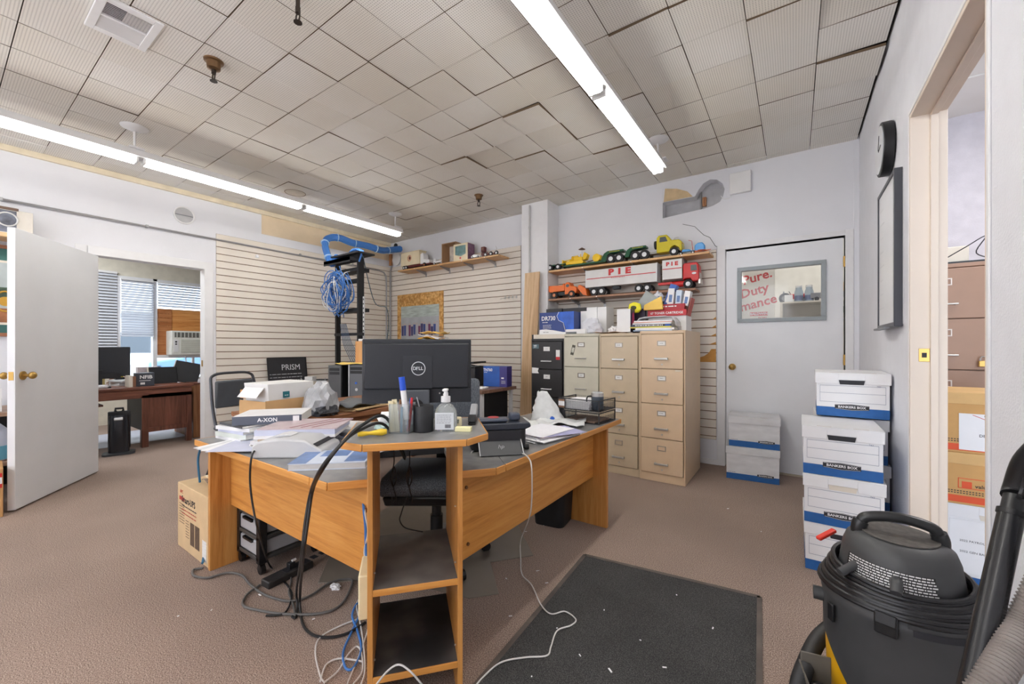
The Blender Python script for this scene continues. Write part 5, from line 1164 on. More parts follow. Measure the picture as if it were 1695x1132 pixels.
# silver semi
sy = 4.265
sm = thing('toy_semi_trailer', 'long silver toy semi trailer with red P-I-E lettering and stripe', 'toy', (0, sy, Z2))
def xm2(u): return WY(u, 480, sy - .07).x
a, c = xm2(969.5), xm2(1087)
SIL = M('toy_silver', (206, 204, 202), .35, .15, noise=.03); TRR = M('toy_red', (196, 36, 36), .35)
B().bb(a, c, -.07, .07, .095, .285).obj('box_body', SIL, sm, bevel=.003)
for q in (a, c): B().bb(q - .004, q + .004, -.072, .072, .093, .288).obj('end_frame', HUB, sm, bevel=.001)
B().bb(a + .01, c - .01, -.072, -.07, .185, .193).obj('stripe', TRR, sm)
L3 = c - a
for ch_, f in (('P', .38), ('I', .50), ('E', .62)): 
    text(ch_, .085, TRR, sm, (a + L3 * f, -.0715, .238), sx=1.35, ext=.0004, bold=.06)
scrib(sm, a + L3 * .48, -.0722, .178, L3 * .2, 1, .010, TRR, 10)
B().bb(a + .03, a + .2, -.05, .05, .065, .095).bb(a + L3 * .38, a + L3 * .48, -.03, .03, .06, .095).obj('underframe', M('truck_dark', 0), sm, bevel=.002)
wheels(sm, [xm2(983), xm2(995.5)], .045, .058)
wheels(sm, [xm2(1057), xm2(1071)], .042, .058)
sc_ = thing('toy_cabover_truck', 'red toy cabover truck with silver lettered box on the lower shelf', 'toy', (0, sy, Z2))
a, c = xm2(1096), xm2(1129)
B().bb(a, c, -.07, .07, .105, .300).obj('box_body', SIL, sc_, bevel=.003); B().bb(a + .004, c - .004, -.072, -.07, .205, .213).obj('stripe', TRR, sc_)
for ch_, f in (('P', .28), ('I', .5), ('E', .72)): text(ch_, .05, TRR, sc_, (a + (c - a) * f, -.0715, .255), sx=1.2, ext=.0004, bold=.06)
e = xm2(1157)
B().prof([(c + .005, .085), (c + .005, .235), (c + .02, .25), (e - .02, .25), (e - .005, .22), (e, .12), (e, .075), (e - .02, .07), (c + .09, .07), (c + .075, .10), (c + .03, .10)], .13, 'Y').obj('cab', TRR, sc_, bevel=.008)
B().prof([(e - .075, .17), (e - .075, .225), (e - .025, .225), (e - .018, .17)], .134, 'Y').obj('window', M('toy_window', 0), sc_)
B().bb(e - .01, e + .012, -.06, .06, .04, .09).bb(e - .002, e + .004, -.05, .05, .09, .15).obj('grille', CHROME, sc_, bevel=.003)
B().cyl((c - .04, -.03, .055), .028, .12, ry=PI / 2).bb(a - .05, c + .02, -.03, .03, .06, .085).obj('tank', TRR, sc_, bevel=.002)
for s in (-1, 1): wheel(sc_, c + .055, s * .06, .045)
B().sph((e - .045, -.0665, .145), .02, (1, .05, .5)).obj('door_emblem', HUB, sc_)
# orange truck
ot = thing('toy_plow_truck', 'orange toy dump truck with snow plow at the left of the lower shelf', 'toy', (0, sy - .01, Z2))
OR = M('toy_orange2', (232, 112, 34), .35)
a = xm2(907.5); b1, b2, b3 = xm2(934), xm2(953), xm2(972)
B().prof([(a, .10), (a + .005, .155), (b1 - .03, .150), (b1 - .01, .17), (b1, .17), (b1, .085), (a + .02, .075)], .12, 'Y').obj('dump_bed', OR, ot, bevel=.004)
B().prof([(b1, .04), (b1, .155), (b1 + .015, .18), (b1 + .06, .18), (b1 + .075, .14), (b2 - .01, .125), (b2 + .005, .10), (b2, .05), (b2 - .02, .05), (b2 - .04, .075), (b2 - .065, .075), (b2 - .085, .045)], .105, 'Y').obj('cab', OR, ot, bevel=.006)
B().sph((b1 + .038, -.0535, .14), .022, (1, .06, .8)).obj('window', M('toy_window', 0), ot)
B().prof([(b3, .005), (b3 - .05, .02), (b3 - .115, .095), (b3 - .11, .13), (b3 - .085, .135), (b3 - .02, .09)], .13, 'Y').obj('plow', OR, ot, bevel=.004)
B().bb(a + .03, b2 - .03, -.04, .04, .035, .075).obj('chassis', M('truck_dark', 0), ot)
CP = M('hub_copper', (176, 110, 76), .35, .5)
for x in (a + .085, b2 - .052):
    for s in (-1, 1): wheel(ot, x, s * .055, .040, hub=CP)
# left shelf collectibles
def x3(u, y=4.24): return WY(u, 430, y).x
t = thing('toy_delivery_truck', 'cream toy delivery truck with round portrait emblem on the left shelf', 'toy', (0, 4.27, Z3))
a, c = x3(667), x3(697); IV = M('ivory', (226, 212, 180), .5); DR = M('dark_red_toy', (96, 34, 34), .4)
B().bb(a, c, -.07, .07, .06, .26).bb(a - .004, c + .02, -.074, .074, .255, .265).obj('box_body', IV, t, bevel=.003)
B().sph(((a + c) / 2 - .01, -.0705, .165), .05, (1, .03, 1)).obj('emblem', M('emblem', (206, 160, 130), .5, noise=.4, scale=30), t); B().sph(((a + c) / 2, -.0712, .165), .022, (1, .06, 1.3)).obj('portrait', DR, t)
e = x3(712)
B().prof([(c + .004, .05), (c + .004, .20), (c + .05, .22), (c + .07, .20), (c + .075, .12), (e, .10), (e, .05)], .10, 'Y').obj('cab', WP, t, bevel=.005)
B().bb(a + .02, c, -.05, .05, .03, .06).bb(c, e + .03, -.055, .055, .03, .05).obj('running_board', DR, t)
for x in (a + .06, a + .11, c + .10):
    for s in (-1, 1): wheel(t, x, s * .055, .032, .018, hub=HUB if x < c else CP)
t = thing('toy_flatbed', 'white low toy flatbed right of the delivery truck', 'toy', (x3(727), 4.25, Z3)); B().bb(-.10, .10, -.04, .04, .03, .055).bb(-.10, -.05, -.035, .035, .055, .09).obj('body', WP, t, bevel=.004); wheels(t, [-.07, .07], .02, .035, .012)
t = thing('wooden_display_box', 'open wooden display box with little pictures on the left shelf', 'display box', (x3(747), 4.26, Z3)); w, h = .15, .27
WD = wood('raw', 0, 0, 0)
B().bb(-w, -w + .012, -.06, .10, 0, h).bb(w * .7, w * .7 + .012, -.06, .10, 0, h).bb(-w, w * .7 + .012, -.06, .10, h, h + .012).bb(-w, w * .7, -.06, .10, 0, .01).obj('frame', M('display_wood', (166, 130, 96), .6), t)
B().bb(-w + .012, w * .7, .09, .10, .01, h).obj('back', M('display_back', (206, 200, 190), .6, noise=.3, scale=18), t)
t = thing('toy_window_box', 'cream collector box with teal window and red emblem on the left shelf', 'box', (x3(767), 4.24, Z3)); a, c = -.14, .12
B().bb(a, c, -.05, .10, 0, .235).obj('carton', IV, t, bevel=.003); B().prof([(a + .035, .085), (0, .06), (c - .035, .085), (c - .035, .205), (a + .035, .205)], .002, 'Y', (0, -.0505, 0)).obj('window', M('teal_window', (96, 134, 134), .25, noise=.4, scale=12), t)
B().sph((-.01, -.051, .035), .016, (1, .05, .8)).obj('emblem', RED, t)
B().bb(c, c + .002, -.045, .095, .005, .23).obj('side_print', M('purple_print', (130, 96, 120), .5, noise=.4, scale=20), t)
t = thing('toy_race_car', 'small white toy car beside the collector box', 'toy', (x3(790), 4.22, Z3)); B().prof([(-.07, .012), (-.07, .035), (-.02, .055), (.02, .05), (.08, .03), (.08, .012)], .06, 'Y').obj('body', WP, t, bevel=.004); wheels(t, [-.045, .05], .016, .028, .01)
t = thing('red_figurine', 'dark red boxy figurine behind the white toy car', 'figurine', (x3(793), 4.34, Z3)); B().bb(-.03, .03, -.02, .02, .0, .10).box((0, 0, .14), (.06, .05, .07)).obj('body', DR, t, bevel=.004); B().box((0, -.026, .145), (.03, .004, .03)).obj('face', M('parasol_brown', 0), t)
t = thing('toy_motorcycle', 'small brown and chrome toy vehicle near the right end of the left shelf', 'toy', (x3(815), 4.22, Z3)); B().prof([(-.11, .02), (-.10, .055), (-.06, .06), (-.03, .03), (.03, .03), (.07, .05), (.09, .02)], .03, 'Y').obj('body', DR, t, bevel=.003)
for x in (-.09, .0, .09): wheel(t, x, -.01, .03, .012)
B().tube([(.03, 0, .03), (.09, 0, .09), (.07, 0, .12)], .003, 5).obj('handlebars', CHROME, t)

# ================================================================= OSB BOARD AND PHOTO PRINT
a = WY(658.4, 489, YB - .022); c = WY(734, 482, YB - .022)
bd = thing('particle_board', 'golden chipboard panel screwed to the back wall slats', 'board', (a.x, YB - .0175, 0)); zb, zt_ = 1.20, a.z
OSB = speckle('osb', [(178, 126, 62), (206, 156, 88), (226, 182, 118)], 26, .7, .1, big=(7, .12))
wbd = c.x - a.x
B().bb(0, wbd, -.012, 0, zb, zt_).obj('panel', OSB, bd, bevel=.001)
for x, z in ((.04, zt_ - .05), (wbd - .06, zt_ - .05)): B().cyl((x, -.013, z), .006, .003, rx=PI / 2).obj('screw', M('dark_metal', 0), bd)
ph = thing('group_photo', 'large faded group photograph of people pinned to the chipboard', 'photograph', (WY(664, 505, YB - .03).x, YB - .0305, 0))
pz1 = WY(664, 508, YB - .03).z; pz0 = 1.20; pw = WY(727, 505, YB - .03).x - ph.location.x
B().bb(0, pw, -.0015, 0, pz0, pz1).obj('print', M('photo_grey', (176, 180, 186), .4, noise=.12, scale=5), ph)
B().bb(0, pw, -.0018, -.0015, pz1 - .18, pz1).obj('roof_area', M('photo_roof', (178, 190, 186), .4, noise=.25, scale=7, stretch=(1, 1, 5)), ph)
rnd = random.Random(3); b = B(); b2 = B(); b3 = B()
for k in range(15):
    x = .04 + (pw - .08) * k / 14; z = 1.345 + rnd.uniform(-.012, .012); h = .165 + rnd.uniform(-.03, .02)
    b.prof([(x - .022, z), (x + .022, z), (x + .026, z + h), (x - .026, z + h)], .0004, 'Y', (0, -.0020 - .0001 * (k % 3), 0), mat=k % 4)
    b2.cyl((x, -.0024, z + h + .017), .013, .0004, rx=PI / 2, n=10)
b.obj('figures', [M('ph_navy', (66, 60, 110), .5), M('ph_blue', (60, 78, 140), .5), M('ph_light', (184, 180, 190), .5), M('ph_plum', (120, 60, 100), .5)], ph)['kind'] = 'stuff'
b2.obj('heads', M('ph_skin', (196, 170, 160), .5), ph)['kind'] = 'stuff'

# ================================================================= BACK TABLE (right of the monitor)
bt = thing('side_table', 'dark walnut topped table with black panel under the blue toner carton', 'table', (0, 0, 0))
WAL = wood('walnut', (92, 66, 54), (116, 86, 70), (136, 104, 86), 'X')
tx0, tx1, ty0, ty1, tz = -3.9, -2.46, 3.03, 3.62, .74
B().bb(tx0, tx1, ty0, ty1, tz - .035, tz).obj('top', WAL, bt, bevel=.004)
B().bb(tx1 - .06, tx1 - .03, ty0 + .04, ty0 + .07, 0, tz - .035).obj('leg', LGRY, bt); B().bb(tx1 - .06, tx1 - .03, ty1 - .06, ty1 - .03, 0, tz - .035).obj('leg', LGRY, bt); B().bb(tx0 + .03, tx0 + .06, ty1 - .06, ty1 - .03, 0, tz - .035).obj('leg', LGRY, bt); B().bb(tx0 + .03, tx0 + .06, ty0 + .04, ty0 + .07, 0, tz - .035).obj('leg', LGRY, bt)
B().bb(tx1 - .05, tx1 - .035, ty0 + .07, ty1 - .12, .05, tz - .035).obj('panel', BLKC, bt)
t = thing('toner_carton', 'blue and purple toner carton standing on the walnut table', 'box', (-2.60, 3.42, tz), R(10))
BG = M('toner_blue', (24, 84, 170), .4, noise=.18, scale=9)
B().bb(-.14, .14, 0, .12, 0, .215).obj('carton', BG, t, bevel=.003); B().bb(.055, .1405, -.0008, 0, 0, .215).bb(.14, .1408, 0, .12, 0, .215).obj('purple_side', M('toner_purple', (56, 48, 120), .4), t)
text('TN760', .042, WP, t, (-.085, -.0012, .175), ext=.0003, bold=.02, sx=.9); scrib(t, -.11, -.001, .15, .04, 1, .009, WP, 11); scrib(t, .10, -.0012, .065, .05, 4, .005, WP, 12); B().bb(.075, .105, -.0016, -.0008, .085, .10).obj('tag_print', WP, t)
t = thing('laser_printer', 'black laser printer on the walnut table beside the monitor', 'printer', (-2.98, 3.28, tz), R(8))
B().bb(-.20, .20, 0, .30, 0, .20).obj('body', BLK, t, bevel=.012); B().bb(-.17, .17, -.004, .0, .02, .09).obj('paper_drawer', BLKM, t, bevel=.004)
B().box((0, .14, .235), (.36, .26, .02), ry=R(-6)).obj('output_lid', BLK, t, bevel=.004); B().box((.06, .10, .218), (.16, .18, .008), ry=R(8)).obj('paper', PAPER, t); B().bb(-.20, .20, .0, .30, .20, .208).obj('top', BLKM, t)
tag(B().box((0, 0, 0), (.20, .13, .018), rz=R(12)).obj('tissue_pack', WP, loc=(-2.63, 3.16, tz + .010), bevel=.004), 'flat white pack lying at the front of the walnut table', 'pack')
t = thing('storage_pedestal', 'black pedestal hidden behind the monitor holding the envelopes', 'cabinet', (-3.35, 3.12, tz)); B().bb(-.18, .18, 0, .32, 0, .50).obj('body', BLKM, t, bevel=.003)
z = tz + .5
for k, (m_, lab) in enumerate(((M('mustard', (222, 166, 50), .5), 'mustard envelope at the bottom of the heap above the monitor'), (PAPER, 'white folded envelope in the middle of the heap above the monitor'), (M('manila', (236, 194, 104), .5), 'manila envelope on top of the heap above the monitor'))):
    o = drape('envelope', (-3.33 + .02 * k, 3.22, z), .27, .20, m_, lab, 'envelope', 40 + k, R(10 * k - 4), .014, th=.006, curl=-.03 if k == 1 else 0); z += .032
# ================================================================= LONG TABLE AND WHAT LIES ON IT
lt = thing('long_table', 'brown wooden table with moulded double edge behind the desk', 'table')
BW = wood('brown_wood', (110, 68, 42), (140, 92, 60), (162, 112, 76), 'Y')
B().bb(-3.40, -2.55, 1.44, 3.0, .66, .70).bb(-3.38, -2.57, 1.46, 2.98, .635, .66).bb(-3.40, -2.53, 1.46, 3.0, .61, .637).obj('top', BW, lt, bevel=.006)
B().bb(-3.35, -2.60, 1.47, 2.98, .48, .50).obj('lower_shelf', BW, lt, bevel=.004)
for x in (-3.34, -2.62):
    for y in (1.50, 2.94): B().bb(x - .025, x + .025, y - .025, y + .025, 0, .61).obj('leg', wood('brown_z', (110, 68, 42), (140, 92, 60), (162, 112, 76), 'Z'), lt)
o = tag(B().box((0, 0, 0), (.22, .32, .012), ry=R(-2)).obj('yellow_folder', M('folder_yellow', (226, 214, 40), .45), loc=(-2.72, 1.90, .508)), 'bright yellow folder on the lower shelf of the brown table', 'folder')
drape('dusty_cloth', (-2.95, 1.72, .502), .30, .26, M('dusty', (150, 140, 132), .8, noise=.3, scale=20), 'dusty grey plastic sheet on the lower shelf of the brown table', 'sheet', 17, 0, .02)
TT = .70
st2 = thing('low_stand', 'plain low wooden stand under the cardboard bin', 'stand', (-2.86, 1.30, 0), R(0)); B().bb(-.25, .25, -.13, .13, .67, .70).obj('top', BW, st2)
for x in (-.22, .22):
    for y in (-.10, .10): B().bb(x - .015, x + .015, y - .015, y + .015, 0, .67).obj('leg', BW, st2)
t = thing('cardboard_bin', 'brown cardboard box holding a white paper bin behind the book piles', 'box', (-2.90, 1.38, .7015), R(98))
KB = M('kraft_box', (202, 164, 116), .8, noise=.05)
B().bb(-.19, .16, -.14, -.137, 0, .115).bb(-.19, .16, .137, .14, 0, .10).bb(-.19, -.187, -.137, .137, 0, .11).bb(.157, .16, -.137, .137, 0, .11).bb(-.187, .157, -.137, .137, 0, .004).obj('carton', KB, t)
t = thing('white_paper_bin', 'open white paper box with a small teal logo set in the cardboard box', 'box', (-2.90, 1.385, .7065), R(98))
b = B()
loft(b, [([(-.155, -.115), (.145, -.115), (.145, .115), (-.155, .115)], 0), ([(-.175, -.13), (.155, -.13), (.155, .125), (-.175, .125)], .215)])
b.obj('carton', M('white_card', (228, 228, 228), .7, noise=.03), t, bevel=.003)
B().box((-.05, -.130, .14), (.045, .003, .04), rx=R(-3)).obj('logo_square', M('logo_teal', (30, 110, 120), .4), t); scrib(t, -.05, -.1325, .135, .025, 1, .008, WP, 13)
B().box((-.205, .0, .16), (.08, .20, .003), ry=R(-50)).obj('flap', M('white_card', 0), t)
crumple('clear_bag', (-2.66, 1.53, TT), .11, .11, .155, M('cloudy_bag', (190, 192, 196), .25, alpha=.88, noise=.25, scale=9), 'cloudy clear plastic bag of dark cables beside the white bin', 'plastic bag', 44, 0, 3, .14)
crumple('dark_cable_heap', (-2.60, 1.52, TT), .07, .09, .05, M('cable_heap', (66, 68, 74), .5, noise=.5, scale=40), 'dark cable heap at the foot of the cloudy bag', 'cables', 45, 0, 3, .3)
drape('grey_pouch', (-2.70, 1.83, TT + .021), .26, .34, M('pouch_grey', (104, 108, 112), .7, noise=.08), 'flat dark grey fabric pouch lying on the brown table', 'pouch', 50, R(12), .022, th=.008)
sheets('manila_folders', (-2.78, 1.92, TT), .34, .46, 4, .005, 'cream and manila folders under the grey pouch', 'folders', R(8), M('manila2', (226, 196, 150), .7), 51, .03, 8)
crumple('orange_wrapper', (-2.9, 2.55, TT), .08, .06, .03, M('orange_wrap', (206, 140, 80), .5), 'orange brown wrapper beside the monitor edge', 'wrapper', 53)
o = thing('white_lamp_hood', 'curved white plastic hood standing beside the monitor', 'lamp', (-3.02, 2.62, TT), R(20)); B().tube(smooth_pts([(0, 0, 0), (.03, 0, .10), (-.0, 0, .20), (-.09, 0, .245)]), [.018] * 6 + [.024] * 6 + [.03] * 7, 12).obj('hood', WP, o, smooth=True)
# stacking chair
sc2 = thing('stacking_chair', 'black padded stacking chair with dark tube frame by the left wall', 'chair', (-4.05, 1.62, 0), R(100))
TUBEM = M('tube_grey', (74, 76, 82), .35, .5); VIN = M('vinyl_grey', (84, 88, 94), .5)
B().tube(smooth_pts([(-.22, -.16, 0), (-.215, .12, .44), (-.21, .20, .82), (-.17, .22, .91), (0, .22, .925), (.17, .22, .91), (.21, .20, .82), (.215, .12, .44), (.22, -.16, 0)], 8), .012, 8).tube(smooth_pts([(-.22, .26, 0), (-.21, .0, .40), (.21, .0, .40), (.22, .26, 0)], 8), .011, 8).obj('tube_frame', TUBEM, sc2, smooth=True)
B().bb(-.18, .18, .175, .205, .62, .86).obj('backrest', VIN, sc2, bevel=.02); B().bb(-.20, .20, -.22, .20, .43, .47).obj('seat', VIN, sc2, bevel=.02)
sc2.location = (-4.03, 1.66, 0); sc2.rotation_euler = (0, 0, R(108))
t = thing('small_carton', 'small orange cardboard carton stacked on pale ones near the stacking chair', 'box', (-3.25, 1.36, .79), R(20)); B().bb(-.07, .07, -.05, .05, 0, .06).obj('carton', M('orange_card', (208, 152, 90), .8), t, bevel=.002)
t = thing('small_carton', 'pale wood coloured carton under the small orange one', 'box', (-3.25, 1.36, .69), R(12)); B().bb(-.05, .05, -.045, .045, 0, .099).obj('carton', M('pale_card', (206, 190, 168), .8), t, bevel=.002)
t = thing('low_stand', 'narrow low stand under the small cartons', 'stand', (-3.27, 1.38, 0), 0); B().bb(-.10, .10, -.12, .12, .66, .69).bb(-.02, .02, -.02, .02, .02, .66).bb(-.12, .12, -.12, .12, 0, .02).obj('top', BW, t)
# ledge by the left wall with sign and computers
lg_ = thing('low_bench', 'low grey bench along the left slat wall', 'bench', (0, 0, 0)); B().bb(-5.50, -3.62, 2.20, 2.97, .55, .573).obj('top', GRY, lg_, bevel=.003)
for x in (-5.4, -3.7):
    for y in (2.26, 2.91): B().bb(x - .02, x + .02, y - .02, y + .02, 0, .55).obj('leg', GRY, lg_)
s = thing('letter_board_sign', 'black letter board sign reading Prism leaning on the slat wall', 'sign', (-5.43, 2.70, .573), R(-90)); s.rotation_euler = (R(-7), 0, R(-90) + PI); s.rotation_euler = (R(-8), 0, PI / 2)
B().bb(-.245, .245, -.0, .025, 0, .45).obj('board', M('letter_board', (40, 40, 44), .6), s, bevel=.003); B().bb(-.25, .25, -.006, .0, .44, .455).bb(-.25, -.24, -.006, 0, 0, .44).bb(.24, .25, -.006, 0, 0, .44).obj('rim', BLK, s)
CHK = M('chalk', (206, 208, 212), .7)
text('PRISM', .105, CHK, s, (.04, -.0015, .32), ext=.0005, sx=.9)
scrib(s, -.02, -.0008, .235, .42, 4, .022, CHK, 14, bold=.25)
tt = thing('wire_rack', 'chrome wire rack with small tools on the low bench', 'rack', (-4.75, 2.68, .573), R(30))
B().bb(-.16, .16, -.08, .08, .18, .186).bb(-.16, .16, -.08, .08, .06, .066).tube([(-.15, -.07, 0), (-.15, -.07, .22)], .004, 6).tube([(.15, -.07, 0), (.15, -.07, .22)], .004, 6).tube([(-.15, .07, 0), (-.15, .07, .22)], .004, 6).tube([(.15, .07, 0), (.15, .07, .22)], .004, 6).obj('frame', STEEL, tt)
B().bb(-.12, -.02, -.05, .04, .187, .23).obj('meter', LGRY, tt, bevel=.004); B().bb(.02, .13, -.04, .03, .187, .20).obj('tool', BLK, tt)
def pc(name, label, loc, rz, w, d, h, f):
    t = thing(name, label, 'computer', loc, rz)
    B().bb(-w / 2, w / 2, 0, d, 0, h).obj('case', BLK, t, bevel=.004); B().bb(-w / 2 + .004, w / 2 - .004, -.012, 0, .0, h).obj('front', f, t, bevel=.004)
    B().bb(-w / 2 + .02, w / 2 - .02, -.014, -.012, h - .10, h - .07).bb(-w / 2 + .02, w / 2 - .02, -.014, -.012, h - .06, h - .03).obj('drive_bay', BLKM, t)
    return t
t = pc('desktop_computer', 'dark grey computer tower left of the rack post', (-4.06, 2.50, .573), R(25), .158, .34, .39, M('pc_grey', (78, 78, 80), .35))
t = pc('desktop_computer', 'computer tower with silver edges and blue power light behind the rack', (-3.865, 2.63, .573), R(25), .177, .30, .40, M('pc_grey2', (92, 94, 98), .35))
for sx in (-.082, .082): B().bb(sx - .007, sx + .007, -.018, -.011, 0, .40).obj('silver_trim', STEEL, t)
B().cyl((0, -.015, .20), .012, .004, rx=PI / 2).obj('power_light', BLUE, t); B().cyl((.005, -.015, .13), .016, .003, rx=PI / 2).obj('badge', LGRY, t)
o = drape('manila_envelope', (-3.94, 2.68, .975), .34, .28, M('manila3', (240, 206, 110), .55), 'yellow envelopes lying across the two computer towers', 'envelope', 60, R(22), .008, th=.006)
t = thing('wooden_box', 'plywood box with white top standing on the yellow envelopes', 'box', (-3.85, 2.70, .988), R(20)); B().bb(-.10, .10, 0, .16, 0, .235).obj('box', wood('ply_box', (178, 118, 60), (200, 144, 84), (214, 166, 108), 'Z'), t, bevel=.002); B().bb(-.07, .09, .01, .15, .235, .26).obj('white_lid', WP, t, bevel=.004)

# ================================================================= NETWORK RACK
rk = thing('network_rack', 'tall black two post network rack with patch cables', 'rack', (-4.64, 3.05, 0), 0)
hw = .25; ht = 2.30
b = B()
for s in (-1, 1): B().bb(s * hw - .004, s * hw + .004, -.038, .038, 0, ht).bb(s * hw - (.03 if s > 0 else 0), s * hw + (.03 if s < 0 else 0), -.040, -.036, 0, ht).obj('post', BLKM, rk)
for z in (0.02, ht - .02): B().bb(-hw, hw, -.02, .02, z - .02, z + .02).obj('cross_bar', BLKM, rk)
B().bb(-hw - .06, hw + .08, -.10, .14, ht, ht + .02).obj('top_tray', BLKM, rk)
B().bb(-hw - .06, hw + .0, -.16, -.02, ht - .09, ht - .05).bb(-hw - .06, hw, -.16, -.155, ht - .11, ht - .05).obj('front_bracket', BLKM, rk)
for k, z in enumerate((2.12, 1.98, 1.62)):
    B().bb(-hw + .005, hw - .005, -.045, .02 if k % 2 else .12, z - .022, z + .022).obj('patch_panel', BLKM, rk)
B().bb(-hw, hw + .10, -.05, -.03, 1.30, 1.335).obj('cable_bar', BLKM, rk)
B().bb(hw + .03, hw + .06, .0, .01, .98, 1.78).obj('outlet_strip', LGRY, rk)
for k in range(14): B().bb(hw + .036, hw + .054, -.002, 0, 1.02 + k * .055, 1.04 + k * .055).obj('outlet', INK, rk)
rnd = random.Random(9)
b = B(); bw = B()
for k in range(64):
    cx_, cz_ = rnd.uniform(-.12, .03), rnd.uniform(1.78, 1.92); rx_, rz_ = rnd.uniform(.07, .19), rnd.uniform(.08, .25); y = rnd.uniform(-.20, -.06); a0 = rnd.uniform(0, 6)
    pts = [(cx_ + rx_ * math.cos(a0 + q * .6) * rnd.uniform(.9, 1.1), y + .03 * math.sin(q * 1.3 + a0), cz_ + rz_ * math.sin(a0 + q * .6) * rnd.uniform(.9, 1.1)) for q in range(8)]
    (b if k % 6 else bw).tube(smooth_pts(pts, 4), .0055, 5)
o = b.obj('blue_patch_cables', BLUEC, rk, smooth=True); o['kind'] = 'stuff'
for k in range(10):
    x = rnd.uniform(-.2, .12); bw.tube(smooth_pts([(x, -.06, 2.10), (x + rnd.uniform(-.06, .06), -.15, 2.05), (x + rnd.uniform(-.1, .1), -.14, 1.95), (x + rnd.uniform(-.1, .1), -.1, 1.85)], 4), .004, 5)
o = bw.obj('white_patch_cables', LGRY, rk, smooth=True); o['kind'] = 'stuff'
b = B()
for k in range(7): b.tube(smooth_pts([(-.1 + .02 * k, -.06, 1.45), (-.05 + .03 * k, -.05, 1.2), (.02 + .045 * k, .0, 1.0), (.05 + .06 * k, .05, .85)], 5), .004, 5)
o = b.obj('hanging_cables', M('cable_dusk', (70, 92, 120), .5), rk, smooth=True); o['kind'] = 'stuff'
b = B()
for k in range(9): b.tube(smooth_pts([(-.05 + rnd.uniform(-.02, .02), .02, ht + .03), (.1, rnd.uniform(-.05, .05), ht + .055 + rnd.uniform(0, .03)), (.22, rnd.uniform(-.05, .05), ht + .05 + rnd.uniform(0, .02)), (.30, -.03, ht + .0), (.28, -.05, ht - .10)], 5), .010, 6)
o = b.obj('coiled_bundle', BLUEC, rk, smooth=True); o['kind'] = 'stuff'
# thick blue bundle across the wall
bdl = thing('cable_bundle', 'thick blue network cable bundle looping from the rack to the ceiling corner', 'cable bundle')
pt = [Vector((-4.86, 3.02, 2.32)), D(549, 436, 5.2), D(541, 418, 5.3), D(538, 402, 5.4), D(545, 394, 5.5), D(562, 394, 5.6), D(583, 402, 5.75), D(608, 407, 5.9), D(630, 414, 6.1), D(645, 414, 6.3), D(663, 412, 6.45)]
sp_ = smooth_pts(pt, 5)
for k in range(6):
    a = 2 * PI * k / 6
    B().tube([p_ + Vector((.012 * math.cos(a + i * .12), 0, .0)) + Vector((0, .012 * math.cos(a + i * .12), .024 * math.sin(a + i * .12))) for i, p_ in enumerate(sp_)], .026, 7).obj('cable_strand', BLUEC, bdl, smooth=True)
for i in (8, 15, 24, 31, 38, 44): B().tube([sp_[i] + (sp_[i + 1] - sp_[i]) * f for f in (0, .12)], .056, 12).obj('zip_tie', M('tie_white', (180, 206, 226), .4), bdl)
cable('hanging_wire', [Vector((-4.36, 3.05, 2.28)), D(620, 500, 5.9), D(640, 510, 6.4), WX(643, 540, XL + .06), WX(641, 560, XL + .06), WX(640, 590, XL + .06)], .006, M('cable_teal2', (92, 118, 132), .5), 'grey blue wire drooping from the rack to the corner conduit', 'wire')
# wire hook lying on slats and white fragment
t = thing('slat_hook', 'chrome peg hooks in the slats beside the boxed column', 'hook', (-3.06, YB - .02, 1.82)); b = B()
for k in range(4): b.tube([(-.12 + .06 * k, 0, .0), (-.12 + .06 * k, -.04 - .02 * k, -.01), (-.12 + .06 * k, -.12, -.03)], .003, 5).bb(-.13 + .06 * k, -.11 + .06 * k, -.004, .0, -.02, .02)
b.obj('pegs', CHROME, t)
t = crumple('paper_scrap', (XL + .02, 2.36, 2.28), .008, .02, .03, PAPER, 'white torn paper scrap caught on the left slats', 'paper', 70)
# ================================================================= LEANING PLYWOOD
t = thing('plywood_board', 'tall narrow plywood board leaning against the boxed column', 'board', (-2.56, 3.96, 0)); t.rotation_euler = (R(-3.8), 0, 0)
B().bb(-.10, .10, 0, .018, 0, 2.05).obj('board', wood('birch_ply', (176, 140, 100), (204, 170, 130), (220, 190, 152), 'Z', 3), t, bevel=.001); B().bb(-.1015, -.10, 0, .018, 0, 2.05).obj('ply_edge', M('ply_edge', (226, 208, 176), .7), t)
